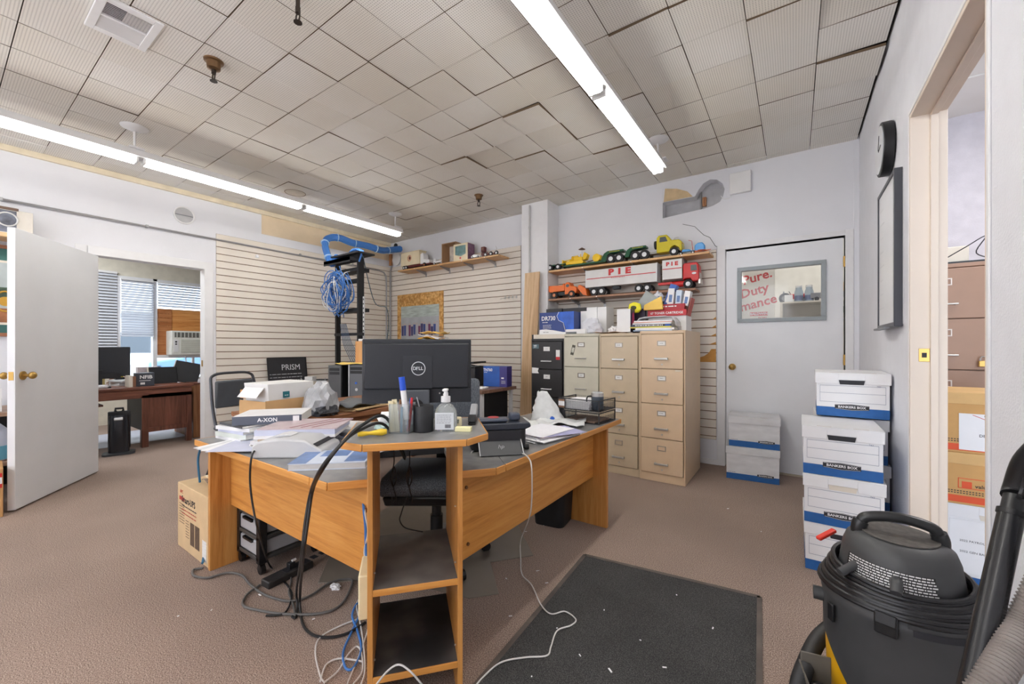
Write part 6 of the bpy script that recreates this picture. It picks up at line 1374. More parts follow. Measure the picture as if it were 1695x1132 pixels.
# ================================================================= ARCHIVE BOXES
BBW = M('banker_white', (230, 230, 232), .65, noise=.025, scale=5); BBB = M('banker_blue', (30, 92, 158), .6, noise=.06, scale=40); LINE = M('print_grey_line', (120, 128, 150), .6, noise=0)
DIRT = M('banker_dirty', (216, 217, 220), .7, noise=.10, scale=7, stretch=(1, 1, 3))
def banker(label, loc, rz, w=.325, d=.405, h=.250, front='short', dirty=False, lid=True, group='white and blue archive boxes', txt='743', open_hole=True):
    """front face at local y=0"""
    t = thing('archive_box', label, 'archive box', loc, rz, group)
    Wm = DIRT if dirty else BBW
    hl = .062 if lid else 0
    bt_ = h - (.004 if lid else 0)
    B().bb(-w / 2 + .006, w / 2 - .006, .006, d - .006, .052, bt_).obj('carton', Wm, t, bevel=.0015)
    B().bb(-w / 2 + .0055, w / 2 - .0055, .0055, d - .0055, 0, .052).obj('blue_band', BBB, t, bevel=.0015)
    if lid:
        b = B().bb(-w / 2, w / 2, 0, d, h - .006, h)
        hz = h - hl
        if front == 'short':
            b.bb(-w / 2, -.058, 0, .004, hz, h - .006).bb(.058, w / 2, 0, .004, hz, h - .006).bb(-.058, .058, 0, .004, hz + .022, h - .006)
        else: b.bb(-w / 2, w / 2, 0, .004, hz, h - .006)
        b.bb(-w / 2, w / 2, d - .004, d, hz, h - .006).bb(-w / 2, -w / 2 + .004, .004, d - .004, hz, h - .006).bb(w / 2 - .004, w / 2, .004, d - .004, hz, h - .006)
        b.obj('lid', Wm, t, bevel=.001)
        for x in (-.07, .075): B().bb(x - .03, x + .03, .008, .010, h, h + .0006).obj('lid_slot', M('kraft_line', (176, 140, 110), .7), t)
        if front == 'short': B().prof([(-.052, hz - .004), (.052, hz - .004), (.057, hz + .020), (-.057, hz + .020)], .003, 'Y', (0, .0052, 0)).obj('hand_hole', INK if open_hole else CREAM, t)
    else: B().bb(-.03, .03, .004, .0065, h - .07, h - .045).obj('hand_hole', INK, t)
    zz = [.075, h - hl - .045, h - hl - .012] if front == 'short' else []
    if front == 'short':
        b = B(); L1, R1 = -w / 2 + .022, w / 2 - .022; za, zb = .082, h - hl - .012
        for q in (za, (za + zb) / 2 + .005, zb): b.bb(L1, R1, .0052, .006, q - .0008, q + .0008)
        for q in (L1, R1): b.bb(q - .0006, q + .0006, .0052, .006, za, zb)
        b.obj('form_lines', LINE, t); text(txt, .012, LINE, t, (w / 2 - .05, .0050, h - hl - .010 + .0), ext=.0002)
    lx = .0 if front == 'short' else w * .24; s = 1.0 if front == 'short' else .8
    pl = B().prof([(-.075 * s, -.012 * s), (0, -.018 * s), (.075 * s, -.012 * s), (.075 * s, .012 * s), (0, .018 * s), (-.075 * s, .012 * s)], .001, 'Y', (lx, .0045, .056)).obj('name_plate', INK, t)
    B().prof([(-.072 * s, -.0105 * s), (0, -.016 * s), (.072 * s, -.0105 * s), (.072 * s, -.0095 * s), (0, -.0150 * s), (-.072 * s, -.0095 * s)], .0004, 'Y', (lx, .0038, .056)).prof([(-.072 * s, .0095 * s), (0, .015 * s), (.072 * s, .0095 * s), (.072 * s, .0105 * s), (0, .016 * s), (-.072 * s, .0105 * s)], .0004, 'Y', (lx, .0038, .056)).obj('plate_rim', PAPER, t)
    text('BANKERS BOX', .0175 * s, PAPER, t, (lx, .0037, .056), ext=.0003, bold=.02, sx=1.05)
    if front != 'short': scrib(t, -w / 2 + .05, .0056, .062, .06, 1, .007, LINE, 3)
    return t
A12 = math.atan2(.072, .317)
p = Vector((.059, 2.638, 0)); q = Vector((.059 + .317, 2.638 + .072, 0)); mid = (p + q) / 2
banker('lowest archive box of the front stack by the right wall', (.203, 2.625, 0), R(0))
banker('second archive box from the bottom of the front stack, slot closed', (.198, 2.612, .251), R(-.8), open_hole=False)
banker('top archive box of the front stack with black hand hole', (.194, 2.618, .502), R(-.5))
banker('bottom archive box of the back stack by the corner', (.27, 3.02, 0), R(0), txt='', w=.32)
banker('second archive box of the back stack, peeking past the front stack', (.275, 3.01, .251), R(-1), w=.32)
banker('third archive box of the back stack, just under its top box', (.27, 3.02, .502), R(1), w=.32)
banker('topmost archive box of the back stack in the corner by the whiteboard', (.265, 2.975, .762), R(-1.5), w=.33)
banker('smudged archive box on the carpet against the back door', (-.30, 4.055, 0), R(4.5), w=.405, d=.325, h=.285, front='long', dirty=True)
banker('smudged archive box on top of the one against the back door', (-.29, 4.07, .286), R(3.5), w=.39, d=.325, h=.265, front='long', dirty=True)

# ================================================================= SHOP VACUUM
vx, vy = .252, 1.64
vc = thing('shop_vacuum', 'black and yellow drum shop vacuum with coiled cord in the right foreground', 'vacuum cleaner', (vx, vy, 0), R(12)); vc.scale = (.93, .93, .93)
VB = M('vac_black', (66, 67, 69), .48, noise=.14, scale=6); VB2 = M('vac_black_gloss', (36, 37, 39), .3, noise=.12, scale=9); VY = M('vac_yellow', (228, 172, 20), .38, noise=.05)
B().lathe([(0, .06), (.165, .06), (.175, .09), (.182, .20), (.186, .33), (.186, .345), (0, .345)], n=48).obj('drum', VY, vc, smooth=True)
b = B(); n_ = 56; rings = []
for r_, z, f in ((.1855, 0, 1), (.190, .004, 1), (.192, .42, 0), (.196, .435, 0), (.196, .455, 0), (.186, .47, 0), (.10, .47, 0)):
    rings.append([b.bm.verts.new((r_ * math.cos(2 * PI * k / n_), r_ * math.sin(2 * PI * k / n_), z + (f * (.30 - .19 * max(0, math.cos(2 * PI * k / n_ - R(-111))) ** 2.6) if f else 0))) for k in range(n_)])
for a, c in zip(rings, rings[1:]):
    for k in range(n_): b.bm.faces.new((a[k], a[(k + 1) % n_], c[(k + 1) % n_], c[k]))
b.obj('collar', VB, vc, smooth=True)
B().lathe([(.188, .462), (.184, .478), (.178, .49), (.176, .50), (.15, .512), (.0, .512)], n=48).obj('lid_base', VB2, vc, smooth=True)
B().lathe([(.150, .50), (.150, .52), (.138, .60), (.128, .628), (.108, .645), (.085, .652), (.0, .652)], n=48).obj('motor_head', VB, vc, smooth=True)
B().lathe([(.095, .6515), (.094, .654), (.0, .654)], n=40).obj('top_inset', M('vac_dusty', (84, 80, 76), .7, noise=.3, scale=60), vc, smooth=True)
# carrying handle
B().tube(smooth_pts([(-.088, .015, .63), (-.088, .015, .672), (-.07, .012, .692), (0, .0, .704), (.07, -.012, .692), (.088, -.015, .672), (.088, -.015, .63)], 6), .016, 12).obj('handle', VB2, vc, smooth=True)
for s_ in (-1, 1): B().tube(smooth_pts([(s_ * .096, -s_ * .015, .62), (s_ * .096, -s_ * .015, .655), (s_ * .089, -s_ * .015, .676)], 4), .021, 12).obj('handle_mount', VB2, vc, smooth=True)
# cord coil
b = B()
for k in range(8):
    z = .545 - .0105 * k; r_ = .163 + .0058 * k - (.004 if k % 2 else 0)
    b.tube([(r_ * math.cos(a), r_ * math.sin(a), z + .011 * math.sin(a + .4 + k * .35)) for a in [2 * PI * q / 44 for q in range(45)]], .0075, 8)
b.obj('power_cord', M('cord_black', (30, 30, 33), .35), vc, smooth=True)
B().tube([(-.125, -.06, .560), (-.175, -.085, .535)], .013, 10).obj('cord_hook', VB, vc, smooth=True)
an = R(-112)
B().tube(smooth_pts([(.13 * math.cos(an), .13 * math.sin(an), .56), (.175 * math.cos(an), .175 * math.sin(an), .565), (.20 * math.cos(an), .20 * math.sin(an), .548)]), .014, 10).obj('cord_hook', VB, vc, smooth=True)
B().box((-.165, .085, .585), (.075, .018, .012), rz=R(35), ry=R(-18)).obj('red_plug', M('vac_red', (206, 54, 40), .4), vc, bevel=.003)
# warning label wrapped on the head
def arc_patch(r0, r1, z0, z1, a0, a1, n=14):
    b = B(); lo = []; hi = []
    for k in range(n + 1):
        a = R(a0 + (a1 - a0) * k / n); lo.append(b.bm.verts.new((r0 * math.cos(a), r0 * math.sin(a), z0))); hi.append(b.bm.verts.new((r1 * math.cos(a), r1 * math.sin(a), z1)))
    for k in range(n): b.bm.faces.new((lo[k], lo[k + 1], hi[k + 1], hi[k]))
    return b
arc_patch(.1505, .1415, .535, .588, -165, -78).obj('warning_label', M('warn_black', (26, 26, 28), .4), vc, smooth=True)
b = B()
for row in range(7):
    f = (row + .5) / 7; r_ = .1505 - .009 * f + .0005; z = .535 + .053 * f
    a = -163.0; rnd = random.Random(row + 5)
    while a < -80:
        wd = rnd.uniform(1.2, 5)
        p0 = arc_patch(r_, r_ - .0006, z - .0019, z + .0019, a, a + wd, 2)
        for fce in p0.bm.faces: b.bm.faces.new([b.bm.verts.new(v.co) for v in fce.verts])
        p0.bm.free(); a += wd + .8
b.obj('warning_text', M('warn_text', (222, 222, 222), .5, noise=0), vc)['kind'] = 'stuff'
# latches, slots, caster base, arms
for an_ in (-118, 62):
    a = R(an_); c_, s_ = math.cos(a), math.sin(a)
    o = B().box((0, 0, 0), (.020, .052, .062)).obj('latch', VB2, vc, bevel=.005, loc=(.200 * c_, .200 * s_, .452), rz=a)
    B().box((.012, 0, .018), (.010, .046, .030), ry=R(-12)).obj('latch_tab', BLK, o, bevel=.002)
arc_patch(.1925, .1962, .43, .47, -105, -55).obj('slot_frame', VB, vc, smooth=True); arc_patch(.198, .197, .440, .458, -102, -62).obj('vent_slot', INK, vc, smooth=True)
o = B().tube([(-.185, .03, .40), (-.215, .035, .40)], .022, 14).obj('hose_port', VB, vc, smooth=True)
B().box((-.192, -.065, .395), (.010, .024, .055), rz=R(20)).obj('clip', BLK, vc, bevel=.003)
for k in range(4):
    a = R(45 + 90 * k); l_ = B().prof([(.12, .05), (.12, .11), (.20, .10), (.235, .07), (.235, .05)], .07, 'Y').obj('caster_arm', VB, vc, bevel=.006, rz=a)
    B().cyl((.215, 0, .028), .028, .022, rx=PI / 2).obj('caster', BLK, l_)
arc_patch(.1875, .1875, .20, .235, -150, -142, 3).obj('drain_knob', BLK, vc)
# caddy tray on the left of the drum
B().bb(-.27, -.18, -.17, -.02, .12, .125).bb(-.27, -.265, -.17, -.02, .125, .19).bb(-.265, -.18, -.17, -.165, .125, .22).bb(-.265, -.18, -.025, -.02, .125, .22).obj('tool_caddy', M('caddy_grey', (104, 100, 92), .6), vc, bevel=.004)
B().sph((-.225, -.09, .15), .03, (1, 1, .6)).obj('accessory', BLK, vc, smooth=True)
# ribbed hoses
def hose(name, pts, r, m_, label, parent=None):
    sp = smooth_pts(pts, 14); rr = []; out = []
    # resample evenly
    L_ = [0]
    for a, c in zip(sp, sp[1:]): L_.append(L_[-1] + (c - a).length)
    n = int(L_[-1] / .0035); j = 0
    for k in range(n):
        s = L_[-1] * k / (n - 1)
        while j < len(L_) - 2 and L_[j + 1] < s: j += 1
        f = (s - L_[j]) / max(L_[j + 1] - L_[j], 1e-6); out.append(sp[j].lerp(sp[j + 1], f)); rr.append(r if k % 2 else r * .84)
    o = B().tube(out, rr, 14).obj(name, m_, parent, smooth=True)
    if not parent: tag(o, label, 'hose')
    return o
hose('vacuum_hose', [D(1385, 1030, 1.52), D(1356, 1056, 1.42), D(1336, 1095, 1.30), D(1322, 1145, 1.2), D(1330, 1220, 1.1)], .025, M('hose_black', (44, 44, 45), .45), 'black ribbed vacuum hose on the left of the shop vacuum')
WPX = .77
hose('vacuum_hose', [Vector((.30, .95, .03)), D(1570, 1290, .74), D(1600, 1190, .70), D(1640, 1128, .70), D(1672, 1075, .72), D(1700, 1020, .74), D(1738, 940, .73), D(1752, 860, .71), D(1750, 770, .72)], .024, M('hose_grey', (140, 132, 128), .5), 'pale grey ribbed vacuum hose at the bottom right corner')
wd_ = thing('vacuum_wand', 'black plastic vacuum wand with ribbed elbow leaning by the right doorway', 'vacuum wand')
pa_, pb_ = D(1674, 850, .80), D(1610, 1140, .74); pc__ = D(1570, 1330, .70)
B().tube([pc__ - Vector((0, 0, pc__.z - .015)), pc__, pb_, pa_], [.024, .0215, .020, .0185], 20).obj('tube', M('wand_black', (34, 35, 38), .25, noise=.1), wd_, smooth=True)
up = (pa_ - pb_).normalized()
B().tube([pa_ - up * .004, pa_ + up * .006], .0205, 20).obj('collar', BLK, wd_, smooth=True)
pd_ = D(1680, 822, .81); B().tube([pa_, pd_], [.0165, .016], 18).obj('insert', VB2, wd_, smooth=True)
pe, pf = D(1700, 765, .80), D(1735, 730, .77)
B().tube(smooth_pts([pd_, D(1684, 808, .815), pe, pf], 5), [.020] * 40, 18).obj('elbow', BLK, wd_, smooth=True)
b = B()
for k in range(4):
    off = _R * (-.014 + .009 * k); b.tube([q + off - _F * .0175 for q in smooth_pts([pd_ + Vector((0, 0, .004)), D(1684, 808, .815), pe, pf], 4)], .004, 6)
b.obj('elbow_ribs', VB2, wd_, smooth=True)

# ================================================================= SIDE ROOM (through the right doorway)
SB = M('side_cabinet', (164, 130, 108), .45, noise=.03)
def wy(u, v, y): return WY(u, v, y)
yc = 3.62
xa = .66; xb = wy(1626, 500, yc).x + .0
xr_ = WY(1626, 500, yc).x + .05
ztop = WY(1600, 434, yc).z
sbc = cabinet('filing_cabinet', 'brown filing cabinet with a brass padlock in the side room', (.565, yc, 0), .395, ztop, .6, SB, 'rod', M('holder_pale', (224, 214, 206), .4), lock=False, cards=0, dmat=SB, nd=5)
lk = thing('padlock', 'brass padlock hanging on the side room filing cabinet', 'padlock', (WY(1627.5, 601, yc - .02).x, yc - .03, WY(1627, 601, yc - .02).z)); B().bb(-.022, .022, -.008, .008, -.022, .014).obj('body', BRASS, lk, bevel=.003); B().tube([(-.014, 0, .012), (-.014, 0, .028), (-.008, 0, .038), (.008, 0, .038), (.014, 0, .028), (.014, 0, .012)], .004, 8).obj('shackle', CHROME, lk, smooth=True)
bpy.data.objects.remove(bpy.data.objects.new('tmp', None))
t = thing('white_modem', 'white router box with black wires on the side room cabinet', 'router', (WY(1574, 425, yc + .1).x, yc + .15, ztop + .02)); B().bb(-.09, .08, -.05, .06, .0, .10).obj('case', CREAM, t, bevel=.006); B().cyl((.082, -.02, .05), .008, .004, ry=PI / 2).obj('port', BLUE, t); B().bb(-.1, .14, -.08, -.0, -.02, .0).obj('black_adapter', BLK, t)
cable('loose_wire', [Vector((t.location.x - .05, yc + .06, ztop + .03)), Vector((t.location.x + .05, yc + .05, ztop + .10)), Vector((t.location.x + .14, yc + .06, ztop + .16)), Vector((t.location.x + .10, yc + .06, ztop + .06)), Vector((t.location.x + .2, yc + .05, ztop + .02)), Vector((t.location.x + .27, yc + .06, ztop + .10)), Vector((t.location.x + .24, yc + .06, ztop + .02))], .003, INK, 'thin black wire curling above the side room cabinet', 'wire')
def kraftbox(name, label, v0, v1, y, rz, txt):
    z0 = WY(1600, v1, y).z; z1 = WY(1600, v0, y).z; w = .42
    return z0, z1
ORG = M('box_orange', (222, 84, 40), .6); KR = M('storage_kraft', (206, 160, 100), .75, noise=.05)
yb = 2.86
levels = [0]
zA = WY(1600, 836, yb).z; zB = WY(1600, 750, yb).z; zC_ = WY(1600, 650, yb).z
xl_ = .60; w_ = .36; xm = xl_ + w_ / 2
bk = banker('white and blue archive box marked 2022 payroll in the side room', (xm, yb, 0), R(0), w=w_, h=zA, group='white and blue archive boxes', txt='', open_hole=False)
for ch in list(bk.children):
    if ch.name.split('.')[0] in ('name_plate', 'plate_rim', 'lettering', 'form_lines'): bpy.data.objects.remove(ch)
B().bb(-w_ / 2 + .025, .12, .0035, .0055, .07, zA - .075).obj('label_sheet', PAPER, bk)
text('2022 PAYROLL', .014, INK, bk, (-.122, .0032, zA * .56), ext=.0002, align='LEFT'); text('2022 GEN BANK A', .014, INK, bk, (-.122, .0032, zA * .43), ext=.0002, align='LEFT')
def storage(label, z0, z1, marks, hole):
    t = thing('storage_box', label, 'storage box', (xm, yb - .005, z0 + .001), 0); h = z1 - z0 - .001
    B().bb(-w_ / 2 + .005, w_ / 2 - .005, .005, .40, 0, h - .005).obj('carton', KR, t, bevel=.0015); B().bb(-w_ / 2, w_ / 2, 0, .405, h - .055, h + .0).obj('lid', M('storage_lid', (216, 176, 118), .75), t, bevel=.002)
    B().bb(-w_ / 2 + .005, w_ / 2 - .005, .0035, .005, .01, .042).obj('orange_band', ORG, t)
    b = B()
    for k in range(34): b.bb(-w_ / 2 + .008 + k * .0102, -w_ / 2 + .014 + k * .0102, .0037, .005, .052, .056).bb(-w_ / 2 + .008 + k * .0102, -w_ / 2 + .014 + k * .0102, .0037, .005, .062, .066)
    b.obj('print_dashes', INK, t)['kind'] = 'stuff'
    B().prof([(-.045, -.014), (.045, -.014), (.055, 0), (.045, .014), (-.045, .014), (-.055, 0)], .003, 'Y', (.04, .0045, h - .085)).obj('hand_hole', hole, t)
    return t, h
t, h = storage('lower kraft storage box with orange logo square in the side room', zA, zB, 0, INK)
for a, b_, c, d in ((-.128, .15, .078, .081), (-.128, .15, h - .125, h - .122), (-.128, -.125, .08, h - .122)): B().bb(a, b_, .0035, .005, c, d).obj('orange_rule', ORG, t)
B().bb(-.115, -.082, .003, .005, h - .17, h - .138).obj('logo_square', ORG, t); text('value', .024, INK, t, (-.047, .0033, h - .156), ext=.0003, bold=.01)
t, h = storage('upper kraft storage box with white sheet lettered CASH in the side room', zB, zC_, 0, CREAM)
B().bb(-.125, .16, .002, .0045, .015, h - .10).obj('sheet', PAPER, t)
for k, (s_, z) in enumerate((('CASH', .125), ('JAN', .092), ('DESTROY', .060), ('JAN', .035))): text(s_, .022 if k == 0 else .018, INK, t, ((-.015, .0, -.02, -.01)[k], .0015, z * h / .2), ext=.0002, bold=.01)
B().tube([(-.08, .0015, h - .105), (.05, .0015, h * .42)], .0012, 4).obj('red_stroke', RED, t)

# ================================================================= LEFT EDGE OF THE ROOM
def wl(u, v, x=-5.45): return WX(u, v, x)
BRSH = wood('plain_shelf', (176, 136, 92), (206, 168, 120), (222, 188, 146), 'Y')
t = thing('wall_shelf', 'pale wood shelf high on the left wall beside the open door', 'wall shelf', (XL, .52, 2.10)); B().bb(0, .25, -1.3, 0, -.035, 0).obj('board', BRSH, t, bevel=.002); B().prof([(0, -.20), (.012, -.20), (.20, -.04), (.20, -.035), (0, -.035)], .01, 'Y', (0, -.3, 0)).obj('bracket', STEEL, t)
t = thing('toy_tractor_box', 'grey and cream collector toy box with a round wheel picture on the high left shelf', 'box', (-5.44, .37, 2.10)); B().bb(-.10, .10, -.50, .14, 0, .20).obj('carton', M('toy_box', (206, 200, 190), .5, noise=.05), t, bevel=.003)
B().bb(.100, .101, -.50, .05, .01, .19).obj('picture', M('toy_picture', (92, 96, 110), .4, noise=.6, scale=16), t); B().tube([(.103, .0 + .055 * math.cos(a), .115 + .055 * math.sin(a)) for a in [2 * PI * k / 20 for k in range(21)]], .006, 6).obj('wheel_picture', LGRY, t)
B().bb(-.11, .11, -.42, .06, .195, .215).obj('torn_top', M('torn_brown', (104, 84, 72), .8), t)
# framed tractor picture
t = thing('framed_picture', 'framed farm tractor picture with green mat on the left wall', 'picture', (XL, .72, 0)); z0, z1 = 1.25, 2.03
FW = wood('frame_wood', (120, 68, 44), (150, 92, 62), (176, 120, 84), 'Y')
for a, b_, c, d in ((-1.1, .0, z0, z0 + .03), (-1.1, .0, z1 - .03, z1), (-.03, .0, z0 + .03, z1 - .03)): B().bb(0, .035, a, b_, c, d).obj('frame', FW, t, bevel=.004)
B().bb(0, .012, -1.07, -.03, z0 + .03, z1 - .03).obj('mat_board', M('mat_green', (62, 110, 104), .7), t)
B().bb(.012, .014, -.99, -.06, z0 + .10, z1 - .13).obj('picture_border', CREAM, t)
B().bb(.014, .016, -.97, -.055, z0 + .12, z1 - .15).obj('painting', M('painting_sky', (176, 186, 186), .6, noise=.2, scale=5), t)
B().bb(.016, .017, -.97, -.055, z0 + .12, z0 + .24).obj('painted_field', M('painting_field', (160, 104, 66), .6, noise=.35, scale=14), t)
o = B().tube([(.019, -.345 + .06 * math.cos(a), z0 + .30 + .085 * math.sin(a)) for a in [2 * PI * k / 20 for k in range(21)]], .008, 6).cyl((.019, -.345, z0 + .30), .04, .002, ry=PI / 2).obj('painted_wheel', M('painting_wheel', (196, 150, 50), .6), t)
B().bb(.0165, .018, -.75, -.30, z0 + .32, z0 + .42).obj('painted_tractor', M('painting_dark', (60, 80, 64), .6, noise=.4, scale=20), t)
# shelf unit with jug
su = thing('side_shelf', 'low wooden shelf unit behind the open door', 'shelf unit', (-5.50, .40, 0))
for z in (.665, .29): B().bb(0, .60, -1.3, 0, z - .03, z).obj('shelf', wood('shelf_dark', (110, 78, 60), (150, 118, 96), (180, 150, 126), 'Y'), su, bevel=.002)
B().bb(0, .02, -1.3, 0, 0, .635).obj('back', BLKM, su)
for y in (-1.28, -.015): B().bb(.02, .05, y - .0, y + .015, 0, .26).bb(.55, .58, y - .0, y + .015, 0, .26).bb(.02, .05, y, y + .015, .29, .635).obj('leg', BLKM, su)
t = thing('white_bin_box', 'small white open paper box on the low shelf beside the door', 'box', (-5.08, .20, .666)); b = B().bb(-.10, .10, -.30, .12, 0, .10).obj('box', WP, t, bevel=.002); B().prof([(-.30, .10), (.12, .10), (.12, .18), (.06, .16), (.0, .12), (-.30, .12)], .003, 'X', (.10, 0, 0)).obj('flap', PAPER, t)
t = thing('fluid_jug', 'translucent white jug half full of blue washer fluid on the low shelf', 'jug', (-5.06, .245, .292))
B().lathe([(0, 0), (.125, 0), (.135, .01), (.135, .17), (.125, .21), (.06, .29), (.035, .31), (.035, .33), (0, .33)], n=32).obj('bottle', M('jug_white', (206, 212, 226), .35, noise=.03, alpha=.97), t, smooth=True)
B().lathe([(.1365, .012), (.1365, .115), (.13, .116)], n=32).obj('fluid', M('washer_blue', (110, 178, 200), .3), t, smooth=True)
t = thing('moving_carton', 'tall brown cardboard carton with red fragile sticker under the open door edge', 'box', (-4.62, .05, 0), R(-3)); B().bb(-.16, .17, -.50, .25, 0, .33).obj('carton', CARD, t, bevel=.003); B().bb(.1705, .1715, .13, .245, .20, .30).obj('sticker', RED, t); B().bb(.1715, .172, .13, .245, .228, .272).obj('sticker_white', WP, t); text('F', .03, RED, t, (.1725, .215, .25), (PI / 2, 0, PI / 2), ext=.0002)

# ================================================================= FRONT OFFICE (through the left doorway)
XO = -8.4
OW = M('office_wall', (222, 216, 200), .8)
# window wall: openings y 1.62..2.05 and 2.05..3.0
wz0, wz1 = .62, 2.24
wo = struct(B().bb(XO - .12, XO, YF, 1.64, 0, ZC).bb(XO - .12, XO, 3.3, YB, 0, ZC).bb(XO - .12, XO, 1.64, 3.3, 0, wz0).bb(XO - .12, XO, 1.64, 3.3, wz1, ZC).obj('wall_office', OW))
struct(B().bb(XO, XL - .12, YB - .1, YB, 0, ZC).bb(XO, XL - .12, YF - .1, YF, 0, ZC).obj('wall_office_side', OW))
wf = struct(B().bb(XO - .06, XO + .02, 1.62, 1.66, wz0, wz1).bb(XO - .06, XO + .02, 2.04, 2.09, wz0, wz1).bb(XO - .06, XO + .02, 3.25, 3.30, wz0, wz1).bb(XO - .06, XO + .02, 1.66, 3.25, wz1 - .03, wz1).bb(XO - .06, XO + .02, 1.66, 3.25, wz0, wz0 + .03).bb(XO - .06, XO + .02, 2.09, 3.25, .98, 1.03).bb(XO - .06, XO + .0, 2.56, 2.59, wz0, .98).bb(XO - .06, XO + .0, 2.95, 2.98, wz0, .98).obj('window_1', TRIM))
B().bb(XO - .05, XO - .044, 1.66, 2.04, wz0, wz1).obj('pane', GLASS, wf); B().bb(XO - .05, XO - .044, 2.09, 3.25, wz0, .98).obj('pane', GLASS, wf); B().bb(XO - .05, XO - .044, 2.09, 3.25, 1.5, wz1).obj('pane', GLASS, wf)
BLD = M('blind_slat', (206, 210, 218), .5, noise=.02)
def blind(name, label, y0, y1, z0, z1, x, n, vertical=False):
    t = thing(name, label, 'blind', (x, 0, 0))
    me = None
    for k in range(n):
        if not vertical:
            z = z0 + (z1 - z0) * (k + .5) / n
            if me is None: o = B().box((0, (y0 + y1) / 2, 0), (.05, y1 - y0, .003), ry=R(48)).obj('slat', BLD, t); me = o.data
            else: o = bpy.data.objects.new('slat', me); COL.objects.link(o); o.parent = t
            o.location = (0, 0, z)
        else:
            y = y0 + (y1 - y0) * (k + .5) / n
            if me is None: o = B().box((0, 0, (z0 + z1) / 2), (.003, (y1 - y0) / n * 1.05, z1 - z0), rz=R(16)).obj('slat', BLD, t); me = o.data
            else: o = bpy.data.objects.new('slat', me); COL.objects.link(o); o.parent = t
            o.location = (0, y, 0)
    B().bb(-.02, .02, y0, y1, z1, z1 + .03).obj('head_rail', WP, t)
    return t
blind('window_blind', 'grey white horizontal blind half lowered over the left office pane', 1.66, 2.04, 1.32, 2.18, XO + .045, 22)
blind('window_blind', 'grey white horizontal blind across the wide office pane above the plywood', 2.09, 3.25, 1.80, 2.18, XO + .045, 9)
blind('corner_blind', 'long white closed blind left of the office window', 1.20, 1.62, .75, 2.26, XO + .03, 34)
t = thing('plywood_infill', 'orange plywood sheet filling the office window around the air conditioner', 'board', (XO - .03, 0, 0)); PLY = wood('ply_orange', (168, 98, 40), (202, 132, 66), (220, 158, 92), 'Y', 4)
B().bb(0, .02, 2.10, 3.25, 1.02, 1.78).obj('sheet', PLY, t); B().bb(.02, .03, 2.10, 2.28, 1.02, 1.78).obj('left_strip', wood('ply_dark', (140, 80, 40), (170, 104, 56), (190, 130, 80), 'Y', 4), t)
scrib(t, .0308, 2.19, 1.70, .12, 4, .035, M('pencil', (90, 60, 30), .6), 4, axis='X', bold=.12)
ac = thing('air_conditioner', 'white window air conditioner set in the orange plywood', 'air conditioner', (XO - .05, 2.47, 1.03), 0)
ACW = M('ac_white', (226, 226, 218), .45)
aw = .52
B().bb(-.3, .30, -.26, .26, 0, .39).obj('case', ACW, ac, bevel=.012)
B().bb(.300, .306, -.14, .23, .04, .25).obj('intake_grille', M('ac_grille', (196, 198, 184), .5), ac, bevel=.002)
b = B()
for k in range(14): b.bb(.306, .308, -.135, .225, .05 + .014 * k, .055 + .014 * k)
b.obj('grille_ribs', ACW, ac)
B().bb(.300, .303, -.22, .24, .285, .365).obj('outlet', M('ac_dark', (110, 110, 104), .5), ac)
for k in range(9): B().box((.306, -.19 + .05 * k, .325), (.008, .008, .078)).obj('vane', ACW, ac)
B().bb(.300, .304, -.235, -.17, .05, .25).obj('control_panel', WP, ac); B().bb(.304, .306, -.215, -.19, .20, .225).bb(.304, .306, -.215, -.19, .165, .185).obj('display', INK, ac)
B().tube(smooth_pts([(.2, -.05, 0), (.24, -.05, -.12), (.22, 0, -.3)]), .008, 6).obj('drain_hose', WP, ac, smooth=True)
# office desk
od = thing('wooden_desk', 'reddish brown wooden office desk with panelled side in the front office', 'desk', (0, 0, 0))
OD = wood('desk_redbrown', (74, 40, 28), (104, 60, 44), (128, 78, 58), 'Y'); ODZ = wood('desk_redbrown_z', (74, 40, 28), (100, 58, 42), (122, 74, 56), 'Z')
fx = -6.16; bx_ = -6.98; ya, yb_ = .55, 1.87; dz = .70
B().bb(bx_, fx + .02, ya - .02, yb_ + .02, dz - .03, dz).obj('top', OD, od, bevel=.006)
B().bb(fx - .02, fx, ya, yb_, dz - .13, dz - .03).obj('apron', OD, od)
B().bb(bx_ + .02, fx - .012, 1.46, yb_, .17, dz - .03).obj('pedestal', ODZ, od); B().bb(fx - .012, fx, 1.40, 1.46, 0, dz - .1).bb(fx - .07, fx, 1.40, 1.455, 0, .2).obj('leg', ODZ, od); B().bb(fx - .07, fx, yb_ - .05, yb_, 0, .17).obj('leg', ODZ, od)
B().bb(fx - .012, fx, 1.46, yb_, .17, .22).bb(fx - .012, fx, 1.46, yb_, dz - .13, dz - .09).bb(fx - .012, fx, yb_ - .05, yb_, .22, dz - .1).obj('side_frame', ODZ, od)
B().bb(bx_ + .02, fx - .02, 1.44, 1.458, .17, dz - .03).obj('inner_side', BLKM, od)
B().bb(bx_, fx - .1, ya, 1.0, .28, .30).bb(bx_, fx - .1, ya, 1.1, .50, .52).obj('shelf', OD, od)
for y in (ya, ): B().bb(bx_, fx, y, y + .02, 0, dz - .03).obj('end_panel', ODZ, od)
cb = thing('side_credenza', 'light brown grained cabinet right of the reddish desk', 'cabinet', (0, 0, 0)); B().bb(-7.0, -6.30, 1.93, 3.0, .0, .68).obj('body', wood('teak', (120, 72, 40), (152, 98, 58), (176, 124, 80), 'Z', 3), cb, bevel=.003); B().bb(-7.02, -6.28, 1.92, 3.02, .68, .70).obj('top', OD, cb)
